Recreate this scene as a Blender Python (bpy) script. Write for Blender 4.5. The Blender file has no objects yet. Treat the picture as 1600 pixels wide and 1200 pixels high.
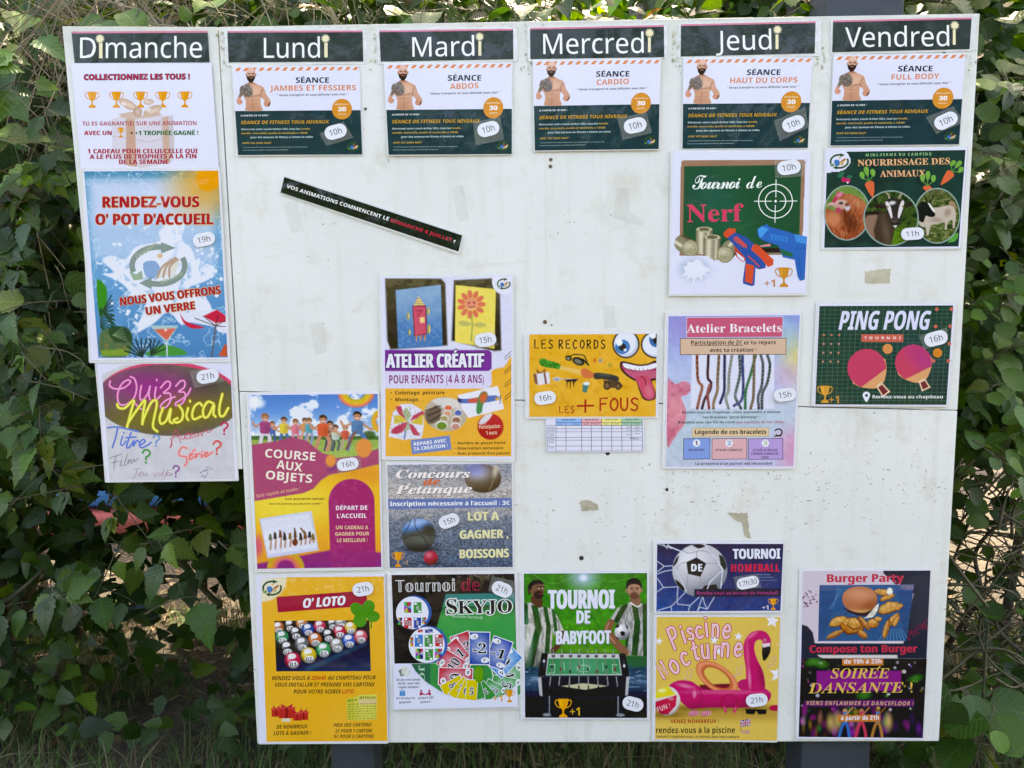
import bpy, math, random
import numpy as np
from mathutils import Vector, Matrix

# ------------------------------------------------------------------ camera, world, sun, exposure
sc = bpy.context.scene
COL = sc.collection
F = 1200.0                                  # focal length in pixels of a 1600 px wide picture
CX, CY, CZ, PITCH, YAW, ROLL = 0.719415, -1.898727, 1.567086, -0.11894, -0.017072, -0.012596
fw = np.array([math.sin(YAW)*math.cos(PITCH), math.cos(YAW)*math.cos(PITCH), math.sin(PITCH)])
_r = np.array([math.cos(YAW), -math.sin(YAW), 0.0]); _u = np.cross(_r, fw)
rt = math.cos(ROLL)*_r + math.sin(ROLL)*_u
up = -math.sin(ROLL)*_r + math.cos(ROLL)*_u
cam_d = bpy.data.cameras.new('camera'); cam = bpy.data.objects.new('camera', cam_d); COL.objects.link(cam)
cam_d.sensor_width = 36.0; cam_d.lens = 36.0*F/1600.0; cam_d.clip_start = 0.05; cam_d.clip_end = 2000.0
cam.matrix_world = Matrix(((rt[0], up[0], -fw[0], CX), (rt[1], up[1], -fw[1], CY), (rt[2], up[2], -fw[2], CZ), (0, 0, 0, 1)))
sc.camera = cam

SUN_EL, SUN_AZ = math.radians(52.0), math.radians(24.0)      # sun stands behind the board, a little to the right
W = bpy.data.worlds.new('World'); sc.world = W; W.use_nodes = True
nt = W.node_tree; bg = nt.nodes['Background']
sky = nt.nodes.new('ShaderNodeTexSky'); sky.sky_type = 'NISHITA'; sky.sun_disc = False
sky.sun_elevation = SUN_EL; sky.sun_rotation = SUN_AZ
sky.air_density = 0.8; sky.dust_density = 3.5; sky.ozone_density = 0.6
nt.links.new(sky.outputs[0], bg.inputs[0]); bg.inputs[1].default_value = 0.15
sl = bpy.data.lights.new('sun', 'SUN'); sl.energy = 2.3; sl.angle = math.radians(0.5); sl.color = (1.0, 0.95, 0.87)
so = bpy.data.objects.new('sun', sl); COL.objects.link(so)
sdir = Vector((math.sin(SUN_AZ)*math.cos(SUN_EL), math.cos(SUN_AZ)*math.cos(SUN_EL), math.sin(SUN_EL)))
so.rotation_euler = (-sdir).to_track_quat('-Z', 'Y').to_euler(); so.location = (1, 6, 8)
vs = sc.view_settings; vs.view_transform = 'Standard'; vs.look = 'None'; vs.gamma = 1.0; vs.use_curve_mapping = False
vs.exposure = 3.32
vs.use_white_balance = True; vs.white_balance_temperature = 8750; vs.white_balance_tint = 15      # the camera's white balance for open shade
sc.cycles.max_bounces = 6; sc.cycles.transparent_max_bounces = 12

# ------------------------------------------------------------------ helpers
def wp(px, py, h=0.0):
    """the point of the plane h metres in front of the board that a photograph point (px, py) shows"""
    px = np.asarray(px, float); py = np.asarray(py, float)
    d = fw[None, :] + ((px.reshape(-1, 1)-800)/F)*rt[None, :] - ((py.reshape(-1, 1)-600)/F)*up[None, :]
    h = np.broadcast_to(np.asarray(h, float).reshape(-1), (d.shape[0],))
    t = (-0.0-CY)/d[:, 1]
    P = np.array([CX, CY, CZ])[None, :] + d*t[:, None]
    P[:, 1] = -h
    return P

def at(px, py, Y):
    d = fw + ((px-800)/F)*rt - ((py-600)/F)*up
    t = (Y-CY)/d[1]
    return Vector((CX+d[0]*t, Y, CZ+d[2]*t))

def lin(c):
    c = np.asarray(c, float)
    return np.where(c <= 0.04045, c/12.92, ((c+0.055)/1.055)**2.4)

def hx(s):
    return np.array([int(s[i:i+2], 16)/255.0 for i in (1, 3, 5)])

def C(c):
    return hx(c) if isinstance(c, str) else np.asarray(c, float)

INK_K, INK_B = 1.0, 0.024
def ink(c):
    """printed colour (as it reads in daylight) -> reflectance"""
    L = lin(np.clip(c, 0, 1)); g = (L@np.array([.2126, .7152, .0722]))[..., None]
    return np.clip((g+(L-g)*1.0)*INK_K-INK_B, 0.0035, 0.84)

def tag(o, label=None, cat=None, group=None, kind=None):
    if label: o['label'] = label
    if cat: o['category'] = cat
    if group: o['group'] = group
    if kind: o['kind'] = kind
    return o

def empty(name, loc, rz=0.0):
    o = bpy.data.objects.new(name, None); COL.objects.link(o); o.location = loc; o.rotation_euler = (0, 0, rz)
    o.empty_display_size = 0.05
    return o

def mesh_obj(name, V, Fc, mats, parent=None, col=None, smooth=False, loc=None, mi=None, lf=None):
    me = bpy.data.meshes.new(name)
    V = np.asarray(V, float)
    if loc is not None: V = V-np.asarray(loc)[None, :]
    me.from_pydata(V.tolist(), [], [list(map(int, f)) for f in Fc])
    for m in (mats if isinstance(mats, (list, tuple)) else [mats]): me.materials.append(m)
    if col is not None:
        a = me.color_attributes.new('Col', 'FLOAT_COLOR', 'POINT')
        c4 = np.ones((len(V), 4)); c4[:, :3] = col
        a.data.foreach_set('color', c4.ravel())
    if lf is not None:
        a = me.attributes.new('leaf_place', 'FLOAT_VECTOR', 'POINT'); a.data.foreach_set('vector', np.asarray(lf, float).ravel())
    if mi is not None: me.polygons.foreach_set('material_index', mi)
    if smooth: me.polygons.foreach_set('use_smooth', [True]*len(me.polygons))
    me.update()
    o = bpy.data.objects.new(name, me); COL.objects.link(o)
    if parent is not None: o.parent = parent
    if loc is not None and parent is None: o.location = loc
    return o

# ------------------------------------------------------------------ materials
def newmat(name):
    m = bpy.data.materials.new(name); m.use_nodes = True
    t = m.node_tree; return m, t, t.nodes['Principled BSDF'], t.nodes['Material Output']

def nd(t, typ, **kw):
    n = t.nodes.new(typ)
    for k, v in kw.items():
        if k in n.inputs: n.inputs[k].default_value = v
        else: setattr(n, k, v)
    return n

def bump_of(t, scale, strength, dist, detail=3.0, coord='Object', vec=None):
    tc = nd(t, 'ShaderNodeTexCoord'); n = nd(t, 'ShaderNodeTexNoise', Scale=scale, Detail=detail)
    t.links.new(tc.outputs[coord], n.inputs['Vector'])
    b = nd(t, 'ShaderNodeBump', Strength=strength, Distance=dist)
    t.links.new(n.outputs[0], b.inputs['Height'])
    return b

def print_mat(name, rough, coat, wr):
    m, t, p, o = newmat(name)
    a = nd(t, 'ShaderNodeVertexColor'); a.layer_name = 'Col'
    t.links.new(a.outputs[0], p.inputs['Base Color'])
    p.inputs['Roughness'].default_value = rough; p.inputs['Specular IOR Level'].default_value = 0.06
    p.inputs['Coat Weight'].default_value = coat; p.inputs['Coat Roughness'].default_value = 0.045
    tc = nd(t, 'ShaderNodeTexCoord')
    n1 = nd(t, 'ShaderNodeTexNoise', Scale=9.0, Detail=2.0, Distortion=0.6); t.links.new(tc.outputs['Object'], n1.inputs['Vector'])
    n2 = nd(t, 'ShaderNodeTexNoise', Scale=70.0, Detail=3.0); t.links.new(tc.outputs['Object'], n2.inputs['Vector'])
    mx = nd(t, 'ShaderNodeMath', operation='MULTIPLY_ADD'); t.links.new(n2.outputs[0], mx.inputs[0]); mx.inputs[1].default_value = 0.06
    t.links.new(n1.outputs[0], mx.inputs[2])
    b = nd(t, 'ShaderNodeBump', Strength=wr, Distance=0.012); t.links.new(mx.outputs[0], b.inputs['Height'])
    t.links.new(b.outputs[0], p.inputs['Coat Normal'])
    return m
M_PRINT = print_mat('laminated_print', 0.55, 0.75, 0.9)
M_PLAIN = print_mat('satin_print', 0.55, 0.55, 0.5)

def sleeve_mat(name, alpha, colr, rough=0.12):
    m, t, p, o = newmat(name)
    p.inputs['Base Color'].default_value = (*colr, 1); p.inputs['Roughness'].default_value = rough
    p.inputs['Coat Weight'].default_value = 0.6; p.inputs['Coat Roughness'].default_value = 0.05
    b = bump_of(t, 45.0, 0.5, 0.004); t.links.new(b.outputs[0], p.inputs['Coat Normal']); t.links.new(b.outputs[0], p.inputs['Normal'])
    p.inputs['Alpha'].default_value = alpha
    return m
M_SLEEVE = sleeve_mat('laminate_edge', 0.7, (0.84, 0.85, 0.87))
M_TAPE = sleeve_mat('clear_tape', 0.07, (0.75, 0.75, 0.70), 0.2)
M_OLDTAPE = sleeve_mat('old_tape', 0.16, (0.70, 0.70, 0.66), 0.25)

def solid(name, colr, rough=0.6, bs=None, metal=0.0, var=0.0, vs_=8.0, col2=None):
    m, t, p, o = newmat(name)
    p.inputs['Base Color'].default_value = (*colr, 1); p.inputs['Roughness'].default_value = rough; p.inputs['Metallic'].default_value = metal
    if col2 is not None:
        tc = nd(t, 'ShaderNodeTexCoord'); n = nd(t, 'ShaderNodeTexNoise', Scale=vs_, Detail=6.0, Roughness=0.65); t.links.new(tc.outputs['Object'], n.inputs['Vector'])
        r = nd(t, 'ShaderNodeValToRGB'); r.color_ramp.elements[0].position = 0.38; r.color_ramp.elements[1].position = 0.66
        r.color_ramp.elements[0].color = (*colr, 1); r.color_ramp.elements[1].color = (*col2, 1)
        t.links.new(n.outputs[0], r.inputs[0]); t.links.new(r.outputs[0], p.inputs['Base Color'])
    if bs:
        b = bump_of(t, bs[0], bs[1], bs[2]); t.links.new(b.outputs[0], p.inputs['Normal'])
    return m

# ------------------------------------------------------------------ lettering
_txt = bpy.data.curves.new('lettering', 'FONT'); _txt.resolution_u = 2; _txt.fill_mode = 'FRONT'
_txo = bpy.data.objects.new('lettering', _txt)
_cache = {}
STY = {'serifb': (0x1D400, 0x1D41A, 0x1D7CE), 'serifbi': (0x1D468, 0x1D482, 0x1D7CE), 'serifi': (0x1D434, 0x1D44E, None), 'script': (0x1D4D0, 0x1D4EA, None),
       'sansb': (0x1D5D4, 0x1D5EE, 0x1D7EC), 'sans': (0x1D5A0, 0x1D5BA, 0x1D7E2), 'dbl': (0x1D538, 0x1D552, 0x1D7D8), 'sansbi': (0x1D63C, 0x1D656, None)}
def style(s, st):
    if not st: return s
    A, a, z = STY[st]; o = ''
    for c in s:
        if 'A' <= c <= 'Z': o += chr(A+ord(c)-65)
        elif 'a' <= c <= 'z': o += chr(a+ord(c)-97)
        elif '0' <= c <= '9' and z: o += chr(z+ord(c)-48)
        else: o += c
    return o
import unicodedata
_G = {}
def load_style(st, chars):
    """outlines and widths of all the characters of one style, read from one block of text, a character to a line"""
    chars = [c for c in chars if c != ' ']
    _txt.space_line = 3.0; _txt.body = '\n'.join([style(c, st)+'  |' for c in chars]+['|  |', '|     |'])
    me = bpy.data.meshes.new_from_object(_txo)
    V = np.zeros(len(me.vertices)*3); me.vertices.foreach_get('co', V); V = V.reshape(-1, 3)[:, :2]
    Fs = [tuple(p.vertices) for p in me.polygons]; bpy.data.meshes.remove(me)
    LH = None
    par = list(range(len(V)))
    n = len(chars)+2
    if not chars: band = None
    _txt.body = '|'; me = bpy.data.meshes.new_from_object(_txo); B = np.array([v.co[:2] for v in me.vertices]); bpy.data.meshes.remove(me)
    _txt.body = '\n\n\n\n|'; me = bpy.data.meshes.new_from_object(_txo); B4 = np.array([v.co[:2] for v in me.vertices]); bpy.data.meshes.remove(me)
    LH = (B[:, 1].min()-B4[:, 1].min())/4; bx, bw = B[:, 0].min(), B[:, 0].max()-B[:, 0].min()
    band = np.round((-V[:, 1]+.3)/LH).astype(int)
    fb = [[] for _ in range(n+1)]
    for f in Fs: fb[band[f[0]]].append(f)
    def bars(k): m = V[band == k]; return m[:, 0].max()-bw
    two = bars(n-2)-bx*2; two_x = bars(n-2); sp1 = (bars(n-1)-bars(n-2))/3.0
    adv_bar = two_x-bx-2*sp1
    for k, c in enumerate(chars):
        bar = bars(k); fs = [f for f in fb[k] if min(V[i, 0] for i in f) < bar-1e-3]
        ids = sorted({i for f in fs for i in f}); mp = {j: q for q, j in enumerate(ids)}
        W = V[ids].copy(); W[:, 1] += k*LH
        _G[(c, st)] = (W, [tuple(mp[i] for i in f) for f in fs], bar-bx-2*sp1)
    _G[(' ', st)] = (np.zeros((0, 2)), [], sp1)
def _raw(s, st, sp):
    miss = sorted({c for c in s if (c, st) not in _G})
    if miss or (' ', st) not in _G: load_style(st, miss)
    x = 0.0; V = []; Fc = []; n = 0
    for c in s:
        W, F_, ad = _G[(c, st)]
        if len(W): V.append(W+np.array([[x, 0]])); Fc += [tuple(i+n for i in f) for f in F_]; n += len(W)
        x += ad*sp+(sp-1)*.1
    return np.concatenate(V), Fc
def glyphs(s, st, sp=1.0):
    """letter outlines of a line of text; accents are set by hand over the base letters"""
    k = (s, st, sp)
    if k in _cache: return _cache[k]
    s = s.replace('Œ', 'OE').replace('œ', 'oe'); base = ''; acc = []
    for ch in s:
        d = unicodedata.normalize('NFD', ch)
        if len(d) > 1: acc.append((len(base), d[1]))
        base += d[0]
    V, Fc = _raw(base, st, sp); V = V.tolist()
    for i, m in acc:
        x1 = max(v[0] for v in _raw(base[:i+1], st, sp)[0]); g0 = _raw(base[i], st, sp)[0]; w = g0[:, 0].max()-g0[:, 0].min(); top = g0[:, 1].max()+.05; cx = x1-w/2
        bold = .10 if st in ('sansb', 'serifb', 'serifbi') else .065; n = len(V)
        if m == '\u0301': q = [(cx-.07, top), (cx-.07+bold*.8, top), (cx+.07+bold*.7, top+.14), (cx+.07-bold*.5, top+.14)]
        elif m == '\u0300': q = [(cx+.07, top), (cx-.07-bold*.4, top+.14), (cx-.07+bold*.8, top+.14), (cx+.07+bold*.3, top)]
        elif m == '\u0302': q = [(cx-.13, top), (cx-.05, top), (cx, top+.07), (cx+.05, top), (cx+.13, top), (cx+.04, top+.13), (cx-.04, top+.13)]
        else: continue
        V += [list(v) for v in q]; Fc.append(tuple(range(n, n+len(q))))
    _cache[k] = (np.array(V), Fc); return _cache[k]

# ------------------------------------------------------------------ numpy painting
def _h(ix, iy, seed):
    n = (ix*374761393+iy*668265263+seed*974634777) & 0xFFFFFFFF
    n = ((n ^ (n >> 13))*1274126177) & 0xFFFFFFFF
    return ((n ^ (n >> 16)) & 0xFFFF)/65535.0
def noise(X, Y, s, seed=0, octv=3):
    out = 0; amp = 1.0; tot = 0
    for k in range(octv):
        x = X/s; y = Y/s; ix = np.floor(x).astype(np.int64); iy = np.floor(y).astype(np.int64)
        fx = x-ix; fy = y-iy; fx = fx*fx*(3-2*fx); fy = fy*fy*(3-2*fy)
        a = _h(ix, iy, seed+k); b = _h(ix+1, iy, seed+k); c = _h(ix, iy+1, seed+k); d = _h(ix+1, iy+1, seed+k)
        out = out+amp*((a*(1-fx)+b*fx)*(1-fy)+(c*(1-fx)+d*fx)*fy); tot += amp; amp *= 0.55; s = s/2.1
    return out/tot

def sstep(a, b, x):
    t = np.clip((x-a)/(b-a+1e-9), 0, 1); return t*t*(3-2*t)

def catmull(pts, n=6, closed=False):
    P = [np.array(p, float) for p in pts]
    if closed: Q = [P[-1]]+P+[P[0], P[1]]
    else: Q = [2*P[0]-P[1]]+P+[2*P[-1]-P[-2]]
    out = []
    for i in range(1, len(Q)-2):
        for j in range(n):
            t = j/n
            out.append(0.5*((2*Q[i])+(-Q[i-1]+Q[i+1])*t+(2*Q[i-1]-5*Q[i]+4*Q[i+1]-Q[i+2])*t*t+(-Q[i-1]+3*Q[i]-3*Q[i+1]+Q[i+2])*t**3))
    if not closed: out.append(P[-1])
    return np.array(out)

class Grid:
    """a printed picture: a fine mesh over four corners whose vertices carry the printed colours"""
    def __init__(g, sh, q, step, part, mask=None):
        g.sh, g.part = sh, part
        q = [np.array(p, float) for p in q]
        w = max(np.linalg.norm(q[1]-q[0]), np.linalg.norm(q[2]-q[3]))/sh.s; h = max(np.linalg.norm(q[3]-q[0]), np.linalg.norm(q[2]-q[1]))/sh.s
        g.nx, g.ny = max(2, int(w/step)), max(2, int(h/step))
        u, v = np.meshgrid(np.linspace(0, 1, g.nx+1), np.linspace(0, 1, g.ny+1)); u = u.ravel(); v = v.ravel()
        P = (1-v)[:, None]*((1-u)[:, None]*q[0]+u[:, None]*q[1])+v[:, None]*((1-u)[:, None]*q[3]+u[:, None]*q[2])
        g.X, g.Y, g.u, g.v = P[:, 0], P[:, 1], u, v
        g.c = np.ones((len(u), 3)); g.keep = np.ones(len(u), bool)
        g.px = step*sh.s
    def mix(g, c, m):
        m = np.clip(np.asarray(m), 0, 1); m = np.broadcast_to(m, g.X.shape)[:, None]
        g.c = g.c*(1-m)+(C(c) if isinstance(c, str) or np.ndim(c) == 1 else c)*m; return g
    def fill(g, c): return g.mix(c, 1.0)
    def grad(g, stops, t):
        t = np.clip(t, 0, 1); xs = [s[0] for s in stops]; cs = np.array([C(s[1]) for s in stops])
        g.c = np.stack([np.interp(t, xs, cs[:, k]) for k in range(3)], 1); return g
    def n(g, s, seed=0, o=3, ax=1.0, ay=1.0): return noise(g.X*ax, g.Y*ay, s, seed, o)
    def emask(g, cx, cy, rx, ry, rot=0, soft=None):
        a = math.radians(rot); x = (g.X-cx)*math.cos(a)+(g.Y-cy)*math.sin(a); y = -(g.X-cx)*math.sin(a)+(g.Y-cy)*math.cos(a)
        r = np.sqrt((x/rx)**2+(y/ry)**2); e = (soft or g.px*0.8)/max(1e-6, min(rx, ry))
        return 1-sstep(1-e, 1+e, r)
    def ell(g, cx, cy, rx, ry, c, rot=0, soft=None, a=1.0): return g.mix(c, a*g.emask(cx, cy, rx, ry, rot, soft))
    def ball(g, cx, cy, r, c, hi='#ffffff', lo='#101010', ry=None):
        ry = ry or r
        g.ell(cx, cy, r, ry, c)
        m = g.emask(cx, cy, r, ry)
        d = np.sqrt(((g.X-cx)/r)**2+((g.Y-cy)/ry)**2)
        sh = sstep(0.1, 1.1, ((g.X-cx)/r*0.35+(g.Y-cy)/ry*0.8)+0.3*d)
        g.mix(lo, m*sh*0.65); g.mix(hi, m*0.75*g.emask(cx-r*.3, cy-ry*.4, r*.5, ry*.4, 0, r*.35)); return g
    def pmask(g, pts, soft=None, smooth=0):
        P = catmull(pts, smooth, True) if smooth else np.array(pts, float)
        soft = soft or g.px*0.7
        ins = np.zeros(len(g.X), bool); dist = np.full(len(g.X), 1e9)
        x0, y0 = P.min(0)-soft*2; x1, y1 = P.max(0)+soft*2
        I = np.where((g.X > x0) & (g.X < x1) & (g.Y > y0) & (g.Y < y1))[0]
        if len(I) == 0: return np.zeros(len(g.X))
        X, Y = g.X[I], g.Y[I]; i2 = np.zeros(len(I), bool); d2 = np.full(len(I), 1e9)
        for k in range(len(P)):
            a = P[k]; b = P[(k+1) % len(P)]
            cr = ((a[1] > Y) != (b[1] > Y))
            with np.errstate(divide='ignore', invalid='ignore'):
                xi = (b[0]-a[0])*(Y-a[1])/(b[1]-a[1]+1e-12)+a[0]
            i2 ^= cr & (X < xi)
            e = b-a; L = e@e+1e-9; t = np.clip(((X-a[0])*e[0]+(Y-a[1])*e[1])/L, 0, 1)
            d2 = np.minimum(d2, np.hypot(X-a[0]-t*e[0], Y-a[1]-t*e[1]))
        m = np.zeros(len(g.X)); sd = np.where(i2, d2, -d2); m[I] = sstep(-soft, soft, sd); return m
    def poly(g, pts, c, soft=None, smooth=0, a=1.0): return g.mix(c, a*g.pmask(pts, soft, smooth))
    def line(g, pts, w, c, smooth=0, soft=None, a=1.0):
        P = catmull(pts, smooth) if smooth else np.array(pts, float)
        soft = soft or g.px*0.8; D = np.full(len(g.X), 1e9)
        for k in range(len(P)-1):
            p, q = P[k], P[k+1]; e = q-p; L = e@e+1e-9
            t = np.clip(((g.X-p[0])*e[0]+(g.Y-p[1])*e[1])/L, 0, 1)
            D = np.minimum(D, np.hypot(g.X-p[0]-t*e[0], g.Y-p[1]-t*e[1]))
        return g.mix(c, a*(1-sstep(w/2-soft*.5, w/2+soft*.7, D)))
    def grain(g, s, amt, seed=0, o=2, ax=1.0, ay=1.0, m=1.0):
        k = (g.n(s, seed, o, ax, ay)-0.5)*2*amt*m
        g.c = np.clip(g.c*(1+k[:, None]), 0, 1); return g
    def clip(g, m): g.keep &= (m > 0.5); return g
    def done(g, over=True):
        W_ = g.nx+1; idx = np.arange((g.nx+1)*(g.ny+1)).reshape(g.ny+1, W_)
        q = np.stack([idx[:-1, :-1].ravel(), idx[:-1, 1:].ravel(), idx[1:, 1:].ravel(), idx[1:, :-1].ravel()], 1)
        q = q[g.keep[q].all(1)]
        g.sh._add(g.part, np.stack([g.X, g.Y], 1), q, ink(g.c), raw=True)

STEP = 0.00003
class Sheet:
    """a printed sheet lying on the board, drawn in the coordinates of one enlarged view of the photograph"""
    def __init__(s, name, label, cat, group, quad, frame, z0, H=None, mat=None, thick=0.0006):
        s.x0, s.y0, s.s = frame; s.H = H; s.z0 = z0; s.mat = mat or M_PRINT; s.boxes = []; s.parts = {}; s.cur = 'printed_face'
        q = s.P(np.array(quad, float)); w = wp(q[:, 0], q[:, 1], z0); s.org = w.mean(0); s.quadw = w
        s.root = empty(name, s.org.tolist()); tag(s.root, label, cat, group)
        s.thick = thick
        rg = random.Random(label); s.root.rotation_euler = (rg.uniform(-.004, .004), rg.uniform(-.003, .003), rg.uniform(-.005, .005))   # no sheet lies dead flat
    def P(s, a):
        a = np.asarray(a, float).reshape(-1, 2)
        if s.H is not None:
            h = np.c_[a, np.ones(len(a))]@s.H.T; return h[:, :2]/h[:, 2:]
        return a/s.s+np.array([[s.x0, s.y0]])
    def slab(s, name, quad, mat, z, th, rad=0.0, col=None, label=None):
        """a thin sheet with edges, its face at z in front of the board"""
        q = np.array(quad, float)
        if rad > 0:
            out = []
            n = len(q)
            for i in range(n):
                a, b, c = q[i-1], q[i], q[(i+1) % n]
                d1 = (a-b)/np.linalg.norm(a-b); d2 = (c-b)/np.linalg.norm(c-b)
                for t in (0, .25, .5, .75, 1):
                    out.append(b+(d1*(1-t)**2+d2*t**2)*rad)
            q = np.array(out)
        q = s.P(q); a = wp(q[:, 0], q[:, 1], z)-s.org; b = a.copy(); b[:, 1] += th
        n = len(a); V = np.r_[a, b]; Fc = [list(range(n)), list(range(2*n-1, n-1, -1))]+[[i, n+i, n+(i+1) % n, (i+1) % n] for i in range(n)]
        o = mesh_obj(name, V, Fc, mat, s.root, col=None if col is None else np.tile(ink(C(col)), (len(V), 1)))
        if label: o['label'] = label
        return o
    def _add(s, part, xy, faces, col, raw=False, ramp=None):
        p = s.P(xy); bb = (p[:, 0].min(), p[:, 1].min(), p[:, 0].max(), p[:, 1].max())
        L = 1
        for (b, l) in s.boxes:
            if l >= L and bb[0] < b[2] and bb[2] > b[0] and bb[1] < b[3] and bb[3] > b[1]: L = l+1
        s.boxes.append((bb, L)); s.top = max(getattr(s, 'top', 0), s.z0+L*STEP)
        z = s.z0+L*STEP+(0 if ramp is None else np.asarray(ramp)*STEP*0.8)
        w = wp(p[:, 0], p[:, 1], z)-s.org
        if np.ndim(col) == 1: col = np.tile(ink(col), (len(p), 1))
        D = s.parts.setdefault(part, [[], [], [], 0])
        D[0].append(w); D[1].extend([tuple(int(i)+D[3] for i in f) for f in faces]); D[2].append(col); D[3] += len(w)
    def poly(s, pts, c, smooth=0, part=None):
        P = catmull(pts, smooth, True) if smooth else np.array(pts, float)
        s._add(part or s.cur, P, [tuple(range(len(P)))], C(c)); return s
    def rect(s, x0, y0, x1, y1, c, rad=0, dy=0, part=None):
        if rad:
            pts = []
            for (cx, cy, a0) in ((x1-rad, y0+rad, -90), (x1-rad, y1-rad, 0), (x0+rad, y1-rad, 90), (x0+rad, y0+rad, 180)):
                for k in range(5):
                    a = math.radians(a0+k*22.5); pts.append((cx+rad*math.cos(a), cy+rad*math.sin(a)))
        else: pts = [(x0, y0), (x1, y0), (x1, y1), (x0, y1)]
        xm = (x0+x1)/2; pts = [(x, y+dy*(x-xm)/(x1-x0)) for x, y in pts]
        return s.poly(pts, c, part=part)
    def ell(s, cx, cy, rx, ry, c, rot=0, n=26, part=None):
        a = np.linspace(0, 2*np.pi, n, endpoint=False); k = math.radians(rot)
        x = rx*np.cos(a); y = ry*np.sin(a)
        return s.poly(np.stack([cx+x*math.cos(k)-y*math.sin(k), cy+x*math.sin(k)+y*math.cos(k)], 1), c, part=part)
    def ring(s, cx, cy, rx, ry, w, c, rot=0, a0=0, a1=360, n=36, part=None):
        a = np.radians(np.linspace(a0, a1, n)); k = math.radians(rot); x = rx*np.cos(a); y = ry*np.sin(a)
        return s.line(np.stack([cx+x*math.cos(k)-y*math.sin(k), cy+x*math.sin(k)+y*math.cos(k)], 1), w, c, cap=(a1-a0 < 359), part=part)
    def line(s, pts, w, c, smooth=0, cap=True, part=None, taper=False):
        P = catmull(pts, smooth) if smooth else np.array(pts, float)
        n = len(P); d = np.zeros_like(P); d[1:-1] = P[2:]-P[:-2]; d[0] = P[1]-P[0]; d[-1] = P[-1]-P[-2]
        d /= (np.linalg.norm(d, axis=1)[:, None]+1e-9); nn = np.stack([-d[:, 1], d[:, 0]], 1)
        ww = np.full(n, w/2.0)
        if taper: ww = ww*(0.25+0.75*np.sin(np.linspace(0.0, np.pi, n)))
        V = [*(P+nn*ww[:, None]), *(P-nn*ww[:, None])]; Fc = [(i, i+1, n+i+1, n+i) for i in range(n-1)]
        rp = list(np.linspace(0, 1, n))*2
        if cap and not taper:
            for e, sg in ((0, -1), (n-1, 1)):
                b = len(V); base = math.atan2(d[e][1]*sg, d[e][0]*sg)
                V += [P[e]+w/2*np.array([math.cos(base+t), math.sin(base+t)]) for t in np.linspace(-np.pi/2, np.pi/2, 6)]
                rp += [rp[e]]*6; Fc.append(tuple(range(b, b+6)))
        s._add(part or s.cur, np.array(V), Fc, C(c), ramp=rp); return s
    def curve(s, pts, w, c, **k): return s.line(pts, w, c, smooth=6, **k)
    def t(s, text, x0, y0, x1, y1, cap, c, b=0.0, sk=0.0, st='', out=None, ob=0.05, sp=1.0, part=None, sh=None, shd=(3, 3)):
        """text from baseline point (x0, y0) to (x1, y1), capitals `cap` high"""
        if not st: st = 'sansb'
        V, Fc = glyphs(text, st, sp); mn, mx_ = V[:, 0].min(), V[:, 0].max()
        ex = np.array([x1-x0, y1-y0], float); wd = np.linalg.norm(ex); ex /= wd; ey = np.array([ex[1], -ex[0]])
        kx = wd/(mx_-mn); ky = cap/0.705
        def put(col, dx=0, dy=0):
            X = (V[:, 0]-mn)*kx+V[:, 1]*ky*sk; Y = V[:, 1]*ky
            xy = np.array([[x0+dx, y0+dy]])+X[:, None]*ex+Y[:, None]*ey
            s._add(part or 'lettering', xy, Fc, C(col))
        fat = (ky*.03 if b >= .045 else (ky*.012 if b >= .035 else 0)) if cap/s.s > 6.5 else 0
        if sh is not None: put(sh, *shd)
        if out is not None:
            r_ = ky*ob*.75
            for k in range(8): put(out, r_*math.cos(k*math.pi/4), r_*math.sin(k*math.pi/4))
        if fat: put(c, -fat, 0); put(c, fat, 0)
        put(c); return s
    def grid(s, q, step=1.3, part=None): return Grid(s, q, step, part or s.cur)
    def trophy(s, cx, y0, w, h, c='#e29530', part='trophy_picture'):
        part = '%s#%d' % (part, len(s.boxes))
        def X(u): return cx+u*w/2
        def Y(v): return y0+v*h
        s.poly([(X(-.62), Y(0)), (X(.62), Y(0)), (X(.58), Y(.2)), (X(.42), Y(.45)), (X(.1), Y(.6)), (X(.1), Y(.78)), (X(.5), Y(.92)), (X(.5), Y(1)), (X(-.5), Y(1)), (X(-.5), Y(.92)), (X(-.1), Y(.78)), (X(-.1), Y(.6)), (X(-.42), Y(.45)), (X(-.58), Y(.2))], c, part=part)
        for k in (-1, 1):
            s.curve([(X(.56*k), Y(.1)), (X(.85*k), Y(.06)), (X(.97*k), Y(.2)), (X(.78*k), Y(.38)), (X(.42*k), Y(.48))], w*.055, c, part=part)
        s.poly([(X(-.45), Y(.06)), (X(-.2), Y(.06)), (X(-.12), Y(.5)), (X(-.32), Y(.4))], tuple(np.clip(C(c)*1.12, 0, 1)), part=part)
        return s
    def star(s, cx, cy, r, c, n=5, ri=0.42, rot=-90, part=None):
        a = np.radians(rot+np.arange(2*n)*180/n); rr = np.where(np.arange(2*n) % 2 == 0, r, r*ri)
        return s.poly(np.stack([cx+rr*np.cos(a), cy+rr*np.sin(a)], 1), c, part=part)
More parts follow.
